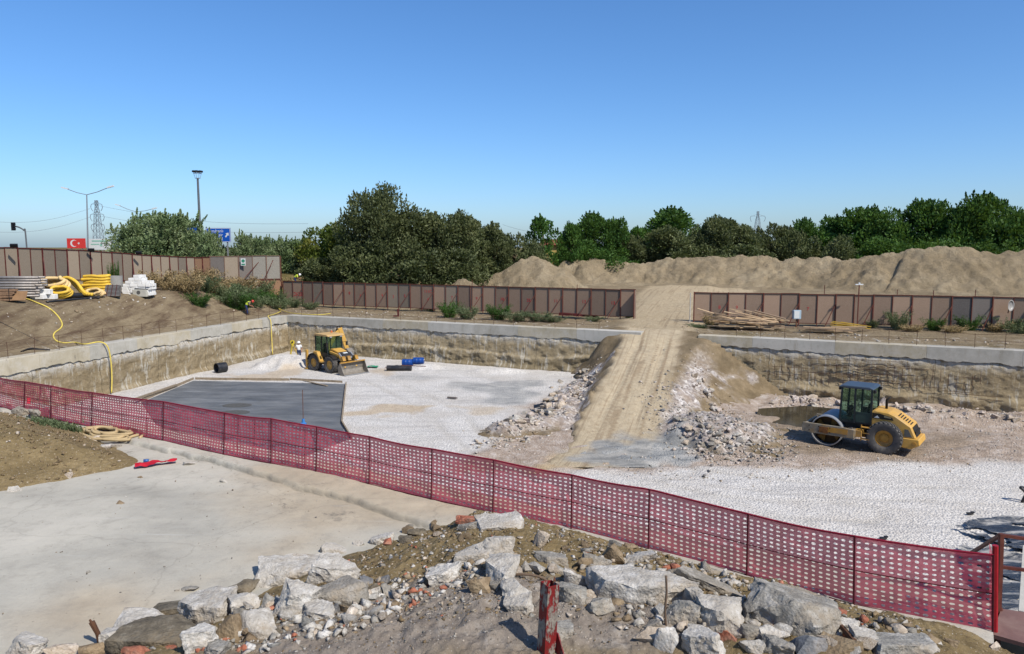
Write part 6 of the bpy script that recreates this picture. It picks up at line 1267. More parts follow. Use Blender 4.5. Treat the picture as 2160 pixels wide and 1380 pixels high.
# ---------------------------------------------------------------- things on the pit floor
q = G(465, 786, 0); q.z = floor_z(q.x, q.y); mb = MB(); mb.lathe([(.40, -.35), (.40, .45), (.36, .45), (.36, -.35)], (0, 0, 0), 'x', 26, closed=True); o = tag(link('pipe_offcut', mb.mesh('pipe_offcut', blackp, 40), None, q+Vector((0, 0, .40)), (0, 0, .9)), 'short wide black pipe offcut standing by the left wall foot', 'pipe'); 
q = G(842, 782, 0); q.z = floor_z(q.x, q.y); mb = MB(); mb.tube([(-1.0, 0, 0), (1.0, 0, 0)], .22, 18); mb.lathe([(.235, 1.0), (.20, 1.012), (.20, .98), (.05, 1.01)], (0, 0, 0), 'x', 18)
rm = thing('membrane_roll', 'black membrane roll lying on the gravel in front of the blue drums', 'roll', q+Vector((0, 0, .22)), -.06); part('roll_body', mb, blackp, rm, 40); mb = MB(); mb.tube(spline([(-.6, -.225, .0), (-.45, -.15, .17), (-.2, .02, .235), (.0, .15, .18)], 4), .012, 4); part('tie_string', mb, cable, rm)
drum_b = simple('blue_drum_plastic', (20,66,136), .4, 0, .1, 4, .03, k=.85)
for k, px in enumerate((860, 883)):
    q = G(px, 773, 0); q.z = floor_z(q.x, q.y); t = thing('blue_drum', ('left' if k == 0 else 'right')+' of two blue plastic drums lying end to end by the back wall', 'drum', q+Vector((0, 0, .31)), -.05, 'blue drums lying by the back wall')
    mb = MB(); mb.lathe([(0, -.45), (.27, -.45), (.30, -.42), (.30, -.18), (.315, -.15), (.30, -.12), (.30, .12), (.315, .15), (.30, .18), (.30, .42), (.27, .45), (0, .45)], (0, 0, 0), 'x', 24); part('drum_body', mb, drum_b, t, 35); mb = MB(); mb.cyl((.45, .12, .1), (.475, .12, .1), .04, n=10); mb.cyl((.45, -.12, .1), (.475, -.12, .1), .03, n=10); part('bung', mb, white_p, t)
a, b = G(846, 771, .66), G(898, 773, .66); mb = MB(); mb.tube([a, b], .03, 6); single('rusty_bar', mb, rust, 'rusty bar lying along the top of the blue drums', 'bar')
a, b = G(812, 775, .12), G(870, 774, .10); mb = MB(); mb.tube([a, b], .03, 6); single('rusty_bar', mb, rust, 'rusty bar on the gravel just behind the black membrane roll', 'bar')
q = G(786, 776, 0); X_, Y_ = np.meshgrid(np.linspace(-.45, .45, 16), np.linspace(-.35, .35, 12)); me = grid_mesh('green_net', X_, Y_, .10+.14*np.abs(fbm(X_*3, Y_*3, 8, 3))-.4*(X_**2+Y_**2)*.5, simple('green_net_plastic', (50,140,104), .7, 0, .2, 20, .2)); tag(link('green_net', me, None, (q.x, q.y, floor_z(q.x, q.y)+.02)), 'crumpled green netting on the gravel beside the backhoe bucket', 'netting')
q = G(640, 897, .09); vp = thing('marker_pole', 'thin rusty rod standing in a blue base on the dark screed slab', 'marker', q); mb = MB(); mb.tube([(0, 0, .1), (.01, 0, 2.0)], .018, 6); part('rod', mb, rust, vp); mb = MB(); mb.lathe([(.17, 0), (.17, .12), (.09, .16), (.07, .36), (0, .36)], (0, 0, 0), 'z', 14); part('blue_base', mb, simple('cobalt_plastic', (64,130,196), .5, 0, .1, 6, 0), vp, 35)
q = G(953, 839, .1); mb = MB(); mb.box((0, 0, 0), (.62, .12, .1)); mb.box((.1, .14, -.03), (.5, .06, .05)); o = single('timber_offcut', mb, simple('grey_timber', (112,104,98), .85, 0, .2, 6, .2), 'dark timber offcut lying alone on the white gravel', 'timber'); o.location = q; o.rotation_euler = (0, 0, -.3)
q = G(1143, 862, .15); X_, Y_ = np.meshgrid(np.linspace(-.5, .5, 14), np.linspace(-.35, .35, 10)); me = grid_mesh('black_bag', X_, Y_, .22*np.exp(-4*(X_**2+2*Y_**2))+.12*fbm(X_*4, Y_*4, 9, 3), blackp); tag(link('black_bag', me, None, (q.x, q.y, ramp_z(q.x, q.y)+.05)), 'crumpled black plastic among the rocks left of the ramp', 'plastic')
# ---------------------------------------------------------------- behind the back and right walls
q = G(1222, 668, 3.5); rg = random.Random(31)
for k in range(8):
    mb = MB(); mb.bar((-1.75+rg.uniform(-.2, .2), 0, 0), (1.75+rg.uniform(-.2, .2), 0, 0), .08, .10); o = single('red_beam', mb, rail_red, 'dark red steel beam in the pile before the right end of the back hoarding', 'beam', 'pile of red steel beams'); o.location = q+Vector((0, .12*(k % 4)-.2, .08+.12*(k//4)+.03*(k % 2))); o.rotation_euler = (0, .05+rg.uniform(-.02, .02), -.12+rg.uniform(-.05, .05))
plankm = simple('new_plank', (206,176,138), .8, 0, .2, 3, .2); planky = simple('yellow_plank', (196,160,62), .7, 0, .15, 3, .1); planko = simple('old_plank', (150,128,104), .85, 0, .25, 3, .2)
for k in range(46):
    px = 1565+rg.uniform(-45, 70); l = rg.uniform(2.4, 4.2); lay = k//7; q = D(px, 688, 59.5+rg.uniform(-.7, .9)); q.z = 3.45+.09+.16*lay
    mb = MB(); mb.box((0, 0, 0), (l, rg.choice([.12, .18, .24]), .07)); o = single('plank', mb, rg.choice([plankm, plankm, planko]), 'long pale plank in the jumbled pile before the right hoarding', 'plank', 'jumbled plank pile'); o.location = q+Vector((-.35 if lay > 4 else 0, 0, rg.uniform(-.03, .05))); o.rotation_euler = (rg.uniform(-.2, .2), rg.uniform(-.07, .09)+(.22 if lay >= 5 else 0), -.30+rg.uniform(-.25, .2))
for k in range(16):
    q = D(1745+rg.uniform(-28, 45), 694, 57.6+rg.uniform(-.5, .5)); q.z = 3.5+.09*(k//5); mb = MB(); mb.box((0, 0, 0), (rg.uniform(2.2, 3.6), .16, .06)); o = single('plank', mb, rg.choice([plankm, planko]), 'pale plank in the low scatter right of the main plank pile', 'plank', 'low plank scatter'); o.location = q; o.rotation_euler = (0, rg.uniform(-.03, .05), -.35+rg.uniform(-.15, .2))
for k in range(7):
    q = D(1795+rg.uniform(-12, 16), 690, 58.3+rg.uniform(-.3, .3)); q.z = 3.72+.08*(k//2); mb = MB(); mb.box((0, 0, 0), (rg.uniform(2.0, 2.6), .12, .06)); o = single('plank', mb, planky, 'yellow painted plank on top of the low plank scatter', 'plank', 'yellow planks'); o.location = q; o.rotation_euler = (0, .10+rg.uniform(-.03, .05), -.3+rg.uniform(-.1, .15))
q = D(1680, 675, 60.2); eb = thing('electric_box', 'pale blue electric box on a post behind the plank pile', 'electric box', (q.x, q.y, 3.45)); part('box_body', MB().box((0, 0, 1.05), (.62, .35, .72)), simple('pale_blue_enamel', (176,196,206), .4, .1, .08, 4, 0), eb, bevel=.02); part('box_door', MB().box((-.05, -.182, 1.05), (.42, .012, .6)), white_p, eb); mb = MB(); mb.bar((0, 0, 0), (0, 0, .7), .08); part('post', mb, rust, eb)
b = G(1808, 690, 3.5); lp = thing('work_light_post', 'rusty post with a white cross arm lamp rising above the right hoarding', 'lamp post', b); mb = MB(); mb.bar((0, 0, 0), (0, 0, 3.45), .07); part('post', mb, rail_rust, lp); mb = MB(); mb.box((0, 0, 3.45), (.62, .1, .08)); mb.box((0, 0, 3.52), (.12, .12, .16)); part('lamp_bar', mb, lampw, lp)
for px, hh, lab in ((1735, 3.3, 'thin rusty rod left of the lamp post on the right hoarding'), (1888, 3.0, 'thin rusty rod right of the lamp post on the right hoarding'), (1964, 3.0, 'thin rusty rod behind the green weed on the right hoarding'), (2052, 3.1, 'thin rusty rod at the dark panels of the right hoarding'), (1216, 3.0, 'thin rod above the red beam pile on the back hoarding'), (996, 3.2, 'thin rod on the back hoarding below the left sand hill')):
    z = 3.5; yy = 62 if px > 1400 else 72; d0 = {1735: 62.3, 1888: 60.6, 1964: 59.6, 2052: 58.6, 1216: 69.0, 996: 73.6}[px]; q = D(px, 690, d0); mb = MB(); mb.tube([(q.x, q.y, z), (q.x+.03, q.y, z+hh)], .03, 5); single('rod', mb, rail_rust, lab, 'rod')
q = D(2133, 645, 57.2); ds = thing('satellite_dish', 'small pale dish fixed to the right hoarding at the far right', 'dish', q, .5); mb = MB(); mb.lathe([(0, .10), (.2, .075), (.42, 0), (.44, .0), (.2, .06), (0, .085)], (0, 0, 0), 'y', 24); part('dish_bowl', mb, simple('dull_dish', (176,172,166), .5, .2, .1, 4, 0), ds, True); mb = MB(); mb.bar((0, .1, 0), (0, .2, -.6), .05); part('bracket', mb, rail_rust, ds)
q = G(840, 668, 3.45); mb = MB(); mb.box((0, 0, .35), (.16, .16, .7)); mb.box((-.25, 0, .06), (.4, .2, .12)); o = single('red_stub', mb, rail_red, 'short red steel stub post on the back wall cap', 'post'); o.location = q
# ---------------------------------------------------------------- on the near platform
q = hit(60, 856, m1, 10, 30); mb = MB(); mb.tube([(0, 0, -.25), (.02, 0, .20)], .045, 8); o = single('marker_pin', mb, simple('fluorescent_red', (232,40,54), .5, 0, .05, 9, 0, k=.9), 'short bright red marker stub on the grey boulder at far left', 'marker', None, True); o.location = q+Vector((0, 0, .05))
pts = []; rg = random.Random(6)
for L_ in range(7):
    for i in range(12):
        a = 2*pi*(i+L_*.37)/12; f = .55+.45*rg.random() if L_ < 5 else 1; pts.append((cos(a)*(1.05*(1-.10*L_)*rg.uniform(.80, 1.08))+.12*sin(L_*2.1), sin(a)*(.55*(1-.1*L_)*rg.uniform(.75, 1.1))+.10*cos(L_*1.7), .06+.018*L_+rg.uniform(-.015, .02)))
q = G(226, 922, PZ); mb = MB(); mb.tube(spline(pts, 4), .036, 8); o = single('hose_coil', mb, hose_b, 'loose coil of thick beige hose lying by the red safety fence', 'hose coil', None, True); o.location = q+Vector((0, 0, .02)); o.rotation_euler = (0, 0, -.45)
X_, Y_ = np.meshgrid(np.linspace(-.42, .42, 26), np.linspace(-.10, .10, 9)); me = grid_mesh('red_cloth', X_, Y_*(1+.4*fbm(X_*2, X_*0, 5, 2))+.05*np.sin(X_*5), .05+.06*fbm(X_*6, Y_*9, 4, 3)-2.5*Y_**2, simple('red_cloth_fabric', (188,24,44), .7, 0, .15, 8, .2)); q = G(330, 981, PZ); tag(link('red_cloth', me, None, q+Vector((0, 0, .03)), (0, 0, .42)), 'crumpled strip of red cloth at the tip of the dirt mound', 'cloth')
q = G(303, 976, PZ); mb = MB(); mb.cyl((0, 0, 0), (.10, .03, .0), .035, n=10); o = single('drink_can', mb, simple('can_blue', (70,110,170), .4, .3, .1, 9, 0), 'small blue can beside the red cloth', 'can', None, True); o.location = q+Vector((0, 0, .04))
# brown steel landing and rail at lower right
br = simple('brown_painted_steel', (104,56,44), .6, .15, .25, 8, .1, dirt=(140,96,70)); brp = simple('brown_plywood', (126,96,88), .7, 0, .15, 4, .1, dirt=(156,136,120))
la = thing('steel_landing', 'brown plywood landing with a brown steel handrail at the lower right corner', 'landing', G(2100, 1300, 5.27))
o_ = G(2100, 1300, 5.27); Q = [G(2093, 1338, 5.27), G(2112, 1284, 5.27), G(2260, 1306, 5.27), G(2260, 1385, 5.27)]; mb = MB(); mb.add(Q+[v-Vector((0, 0, .05)) for v in Q], [(0, 1, 2, 3), (7, 6, 5, 4), (0, 4, 5, 1), (1, 5, 6, 2), (2, 6, 7, 3), (3, 7, 4, 0)]); part('landing_board', mb, brp, la, world=True)
pb_ = G(2112, 1288, 5.27); pt = D(2112, 1126, pb_.y); mb = MB(); mb.bar(pb_-Vector((0, 0, 1.0)), pt, .05); part('rail_post', mb, br, la, world=True)
for y0, y1 in ((1129, 1138), (1196, 1203)):
    a = D(2112, y0, pb_.y); b = D(2240, y1+10, pb_.y-.05); mb = MB(); mb.bar(a, b, .04); part('handrail', mb, br, la, world=True)
for y0, x1, y1, dd in ((1128, 2030, 1178, 1.6), (1226, 2060, 1258, 1.2), (1285, 2070, 1302, .8)):
    a = D(2112, y0, pb_.y); b = D(x1, y1, pb_.y+dd); mb = MB(); mb.bar(a, b, .04); part('stair_rail', mb, br, la, world=True)
# black membrane sheets on the floor, lower right
mem = NT('black_membrane', .35, .5); c = mem.ramp(mem.noise(.9, 6, .7, mem.vec((.5, 2.4, 1), (0, 0, .35))), [(.38, lin((32,36,42), .8)), (.51, lin((60,66,74), .8)), (.59, lin((178,174,166), .75))]); mem_m = mem.done(c, mem.bump(mem.noise(3, 6, .7, mem.vec((.5, 3, 1), (0, 0, .35))), .9, .1))
def sheet(label, pix, z, seed, lift=.12):
    pts = [G(a, b, 0) for a, b in pix]; xs_ = [p.x for p in pts]; ys_ = [p.y for p in pts]; X_, Y_ = np.meshgrid(np.arange(min(xs_)-.3, max(xs_)+.3, .08), np.arange(min(ys_)-.3, max(ys_)+.3, .08))
    d = sdist(X_, Y_, pts)+.22*fbm(X_*1.6, Y_*1.6, seed, 4); fz = .035*fbm(X_*.8, Y_*.8, 30, 4); wr = X_*.35+Y_*1.0
    Z_ = fz+z+lift*np.abs(fbm(wr*2.2, X_*.5, seed+1, 4))+.10*np.exp(-(d/.16)**2); kp = (d > 0)[:-1, :-1] & (fbm(X_*1.1, Y_*1.6, seed+2, 4) < .34)[:-1, :-1]
    return tag(link('membrane_sheet', grid_mesh('membrane_sheet', X_, Y_, Z_, mem_m, kp)), label, 'membrane', 'black membrane sheets on the gravel')
sheet('creased black membrane sheet on the gravel, the farther of the two beside the right wall', [(2015, 1120), (2060, 1103), (2150, 1098), (2200, 1110), (2200, 1170), (2130, 1168), (2060, 1140)], .05, 71)
sheet('creased black membrane sheet on the gravel behind the end of the red safety fence', [(2020, 1160), (2060, 1158), (2150, 1180), (2200, 1200), (2200, 1320), (2100, 1330), (2060, 1250)], .04, 81)
a = G(2156, 1060, 0); mb = MB(); mb.tube(spline([a, a+Vector((.05, -.1, .4)), a+Vector((-.1, 0, .6)), a+Vector((.15, .1, .5)), a+Vector((.3, .1, .1))], 5), .06, 6); single('membrane_scrap', mb, blackp, 'bunched black membrane end standing at the right edge of the picture', 'membrane', None, True)
for px, py in ((1863, 1135), (2046, 1083)):
    q = G(px, py, .05); mb = MB(); mb.box((0, 0, 0), (.22, .10, .06)); mb.box((.12, .04, .03), (.12, .07, .05)); o = single('plastic_scrap', mb, blackp, 'small black scrap on the pale gravel '+('above the red fence' if px < 1900 else 'near the membrane sheets'), 'scrap'); o.location = q
# sticks, red post, rebar in the foreground
q = hit(1150, 1378, m2, 5, 14); top = D(1160, 1230, q.y); bot = Vector((q.x, q.y, q.z-.2))
rp = thing('steel_post', 'square red steel post with flaking paint in the middle foreground', 'post', bot, 0)
n = NT('flaking_red_paint', .55, .3); m = n.ramp(n.noise(5.5, 7, .62, n.vec((2.2, 1, .8))), [(.49, 0.), (.54, 1.)]); c = n.mix(m, n.ramp(n.noise(9, 5), [(.3, lin((104,24,24), .8)), (.7, lin((140,38,36), .8))]), n.ramp(n.noise(14, 6), [(.3, lin((118,108,98), .7)), (.7, lin((172,164,150), .7))])); c = n.mix(n.ramp(n.noise(24, 5), [(.6, 0.), (.7, .7)]), c, lin((84,54,40), .7)); flake = n.done(c, n.bump(m, .6, .012))
ax = (top-bot).normalized(); tilt = ax.to_track_quat('Z', 'Y').to_matrix(); hgt = (top-bot).length; mb = MB(); s = .066; th = .006; ang = Matrix.Rotation(radians(32), 3, 'Z')
ring = [(-s, -s), (s, -s), (s, s), (-s, s)]; rin = [(-s+th, -s+th), (s-th, -s+th), (s-th, s-th), (-s+th, s-th)]
vs = []; 
zt = [hgt*1.0, hgt*1.0-.01, hgt*1.0+.005, hgt*1.0+.0]
for R_, zz in ((ring, None), (rin, None)):
    for k, (x, y) in enumerate(R_): vs.append(tilt @ (ang @ Vector((x, y, 0)))); 
    for k, (x, y) in enumerate(R_): vs.append(tilt @ (ang @ Vector((x, y, zt[k]))))
mb.add(vs, [(k, (k+1) % 4, 4+(k+1) % 4, 4+k) for k in range(4)]+[(8+k, 12+k, 12+(k+1) % 4, 8+(k+1) % 4) for k in range(4)]+[(4+k, 4+(k+1) % 4, 12+(k+1) % 4, 12+k) for k in range(4)])
part('tube_body', mb, flake, rp); mb = MB(); mb.prism([(-.30, -.05), (.12, -.05), (.0, .30), (-.06, .30)], -.006, .006, f=lambda v: tilt @ (ang @ Vector((v.x-.02, v.y-s-.01, v.z+.12)))); part('gusset_plate', mb, flake, rp); mb = MB(); c0 = tilt @ (ang @ Vector((.02, -.05, hgt-.02))); mb.add([c0, c0+Vector((.03, 0, 0)), c0+Vector((.025, .01, .05)), c0+Vector((.012, 0, .07)), c0+Vector((.005, .03, 0))], [(0, 1, 2, 3), (0, 4, 3), (1, 2, 4)]); part('torn_edge', mb, rust, rp)
rbm = simple('old_rebar', (112,92,74), .85, 0, .3, 25, .3)
P = [D(a, b, dd) for a, b, dd in ((1064, 1252, 8.45), (1063, 1225, 8.3), (1078, 1214, 8.25), (1105, 1212, 8.2), (1135, 1216, 8.2), (1160, 1228, 8.2), (1190, 1240, 8.25), (1240, 1248, 8.4))]; mb = MB(); mb.tube(spline(P, 5), .014, 6); single('rebar', mb, rbm, 'bent rebar looping behind the square red post', 'rebar', None, True)
a, b = hit(1407, 1320, m2, 5, 14), None; mb = MB(); mb.tube(spline([a-Vector((0, 0, .1)), D(1403, 1290, a.y), D(1406, 1250, a.y), D(1405, 1215, a.y)], 4), .012, 6); single('rebar', mb, rbm, 'upright rusty rebar in front of the big flat concrete block', 'rebar', None, True)
wood_b = simple('dark_stick', (96,66,46), .9, 0, .3, 14, .5)
a = hit(1803, 1362, m2, 5, 14); mb = MB(); mb.tube([a+Vector((0, 0, .03)), D(1780, 1332, a.y+.25)+Vector((0, 0, .02)), D(1757, 1304, a.y+.5)], [.035, .03, .024], 6); single('stick', mb, wood_b, 'brown stick lying among the rubble at lower right', 'stick')
a = hit(216, 1362, m2, 4.6, 14); mb = MB(); t_ = D(193, 1312, a.y); mb.tube([a-Vector((0, 0, .1)), a.lerp(t_, .5)+Vector((.01, 0, 0)), t_], [.034, .030, .036], 7); mb.tube([a.lerp(t_, .9), t_+Vector((-.02, 0, .03))], [.02, .012], 5); single('stick', mb, wood_b, 'broken brown branch standing up at the lower left corner', 'stick')
a = hit(1635, 1280, m2, 5, 14); mb = MB(); mb.tube([D(1637, 1268, a.y-.02), D(1634, 1246, a.y-.02)], .012, 5); single('rebar', mb, rbm, 'rusty bar stub poking out of the light grey boulder', 'rebar')
# ---------------------------------------------------------------- rocks
def rock_mat(name, lo, mid, hi, pit=True, dust=(168,150,124), bsc=1.0, dusty=.7):
    n = NT(name, .95, .1); p = n.obj()
    c = n.ramp(n.noise(5.5*bsc, 9, .72), [(.32, lin(lo, K)), (.5, lin(mid, K)), (.66, lin(hi, .79))])
    c = n.mix(n.ramp(n.noise(2.2*bsc, 6, .7), [(.49, 0.), (.66, dusty)]), c, lin(dust, K))
    if pit: c = n.mix(n.ramp(n.voro(26*bsc), [(.08, .75), (.20, 0.)]), c, lin(tuple(v*.62 for v in lo), K))
    r = n.rnd(); c = n.mix(n.math('MULTIPLY', r, .32), c, lin(tuple(v*.86 for v in dust), K))
    h = n.math('ADD', n.noise(9*bsc, 9, .75), n.math('MULTIPLY', n.voro(30*bsc), .35)); return n.done(c, n.bump(h, .9, .035))
RM_clod = rock_mat('soil_clod', (106,90,66), (136,116,88), (166,144,112), False, (150,130,100))
RM = {'c': RM_clod, 'w': rock_mat('pale_rubble', (174,167,156), (208,202,191), (236,232,224)), 'g': rock_mat('grey_rubble', (126,122,114), (160,156,147), (196,192,184)), 'd': rock_mat('dark_stone', (86,80,70), (116,108,94), (146,138,122), False, (140,124,100)),
      'b': rock_mat('brown_stone', (124,106,84), (152,132,106), (184,164,136), False, (150,130,100)), 'k': rock_mat('brick', (150,84,62), (184,112,86), (206,146,120), False, (176,140,116)), 'l': rock_mat('beige_limestone', (176,156,134), (208,192,172), (232,220,204)),
      'p': rock_mat('pinkish_limestone', (178,160,150), (210,196,186), (236,226,218)), 's': rock_mat('slate_stone', (100,102,106), (128,130,132), (160,160,160), False, (150,138,124))}
CN = {'w': 'white', 'g': 'grey', 'd': 'dark grey', 'b': 'brown', 'k': 'orange brick', 'l': 'beige', 'p': 'pinkish', 's': 'slate grey'}
def rock_mesh(seed, dims, flat=False, rough=.06, cuts=3, npts=13):
    rs = random.Random(seed); bm = bmesh.new()
    for i in range(npts):
        v = Vector((rs.gauss(0, 1), rs.gauss(0, 1), rs.gauss(0, 1))).normalized()
        m = max(abs(v.x), abs(v.y), abs(v.z)); v = v.lerp(v/m, .62 if not flat else .8)*rs.uniform(.82, 1.05)
        bm.verts.new(v)
    bmesh.ops.convex_hull(bm, input=bm.verts); 
    for v in [v for v in bm.verts if not v.link_faces]: bm.verts.remove(v)
    bmesh.ops.subdivide_edges(bm, edges=bm.edges, cuts=cuts, use_grid_fill=True, smooth=.0); bmesh.ops.triangulate(bm, faces=bm.faces)
    if cuts > 1: bmesh.ops.smooth_vert(bm, verts=bm.verts, factor=.22, use_axis_x=True, use_axis_y=True, use_axis_z=True)
    xs_ = [v.co for v in bm.verts]; mx = Vector((max(abs(c.x) for c in xs_), max(abs(c.y) for c in xs_), max(abs(c.z) for c in xs_)))
    o = Vector((seed*3.1, seed*1.7, seed*.9)); bm.normal_update(); md = sum(dims)/3
    for v in bm.verts:
        c = v.co; nn = v.normal.copy(); c2 = Vector((c.x/mx.x*dims[0]/2, c.y/mx.y*dims[1]/2, c.z/mx.z*dims[2]/2))
        q = c2/md*2; d = mnoise.fractal(q*1.3+o, 1.0, 2.0, 4)*1.2+mnoise.fractal(q*4+o, 1., 2., 3)*.5; v.co = c2+nn*d*rough*md
    me = bpy.data.meshes.new('rock'); bm.to_mesh(me); bm.free()
    set_smooth(me, 38); return me
def block_mesh(seed, dims, rough=.05, cuts=9):
    rs = random.Random(seed); bm = bmesh.new(); bmesh.ops.create_cube(bm, size=1.0)
    for v in bm.verts: v.co += Vector((rs.uniform(-.13, .13), rs.uniform(-.13, .13), rs.uniform(-.07, .07)))
    for k in range(3):       # knock corners off
        n_ = Vector((rs.choice((-1, 1))*rs.uniform(.4, 1), rs.choice((-1, 1))*rs.uniform(.4, 1), rs.uniform(-.6, .8))).normalized()
        r = bmesh.ops.bisect_plane(bm, geom=bm.verts[:]+bm.edges[:]+bm.faces[:], plane_co=n_*rs.uniform(.40, .54), plane_no=n_, clear_outer=True)
        ed = [e for e in r['geom_cut'] if isinstance(e, bmesh.types.BMEdge)]
        if ed:
            try: bmesh.ops.holes_fill(bm, edges=ed)
            except Exception: pass
    bmesh.ops.triangulate(bm, faces=bm.faces); 
    for _ in range(4): bmesh.ops.subdivide_edges(bm, edges=[e for e in bm.edges if (e.verts[0].co-e.verts[1].co).length > .11], cuts=1); bmesh.ops.triangulate(bm, faces=bm.faces)
    bmesh.ops.smooth_vert(bm, verts=bm.verts, factor=.35, use_axis_x=True, use_axis_y=True, use_axis_z=True)
    md = (dims[0]+dims[1]+dims[2])/3; o = Vector((seed*1.3, seed*2.7, seed*.7)); bm.normal_update()
    for v in bm.verts:
        nn = v.normal.copy(); c2 = Vector((v.co.x*dims[0], v.co.y*dims[1], v.co.z*dims[2])); q = c2/md; k = 1.0 if nn.z < .7 else .35
        v.co = c2+nn*md*rough*k*(mnoise.fractal(q*2.2+o, 1., 2., 4)*1.1+mnoise.fractal(q*8+o, 1., 2., 3)*.55)
    me = bpy.data.meshes.new('rock'); bm.to_mesh(me); bm.free(); set_smooth(me, 35); return me
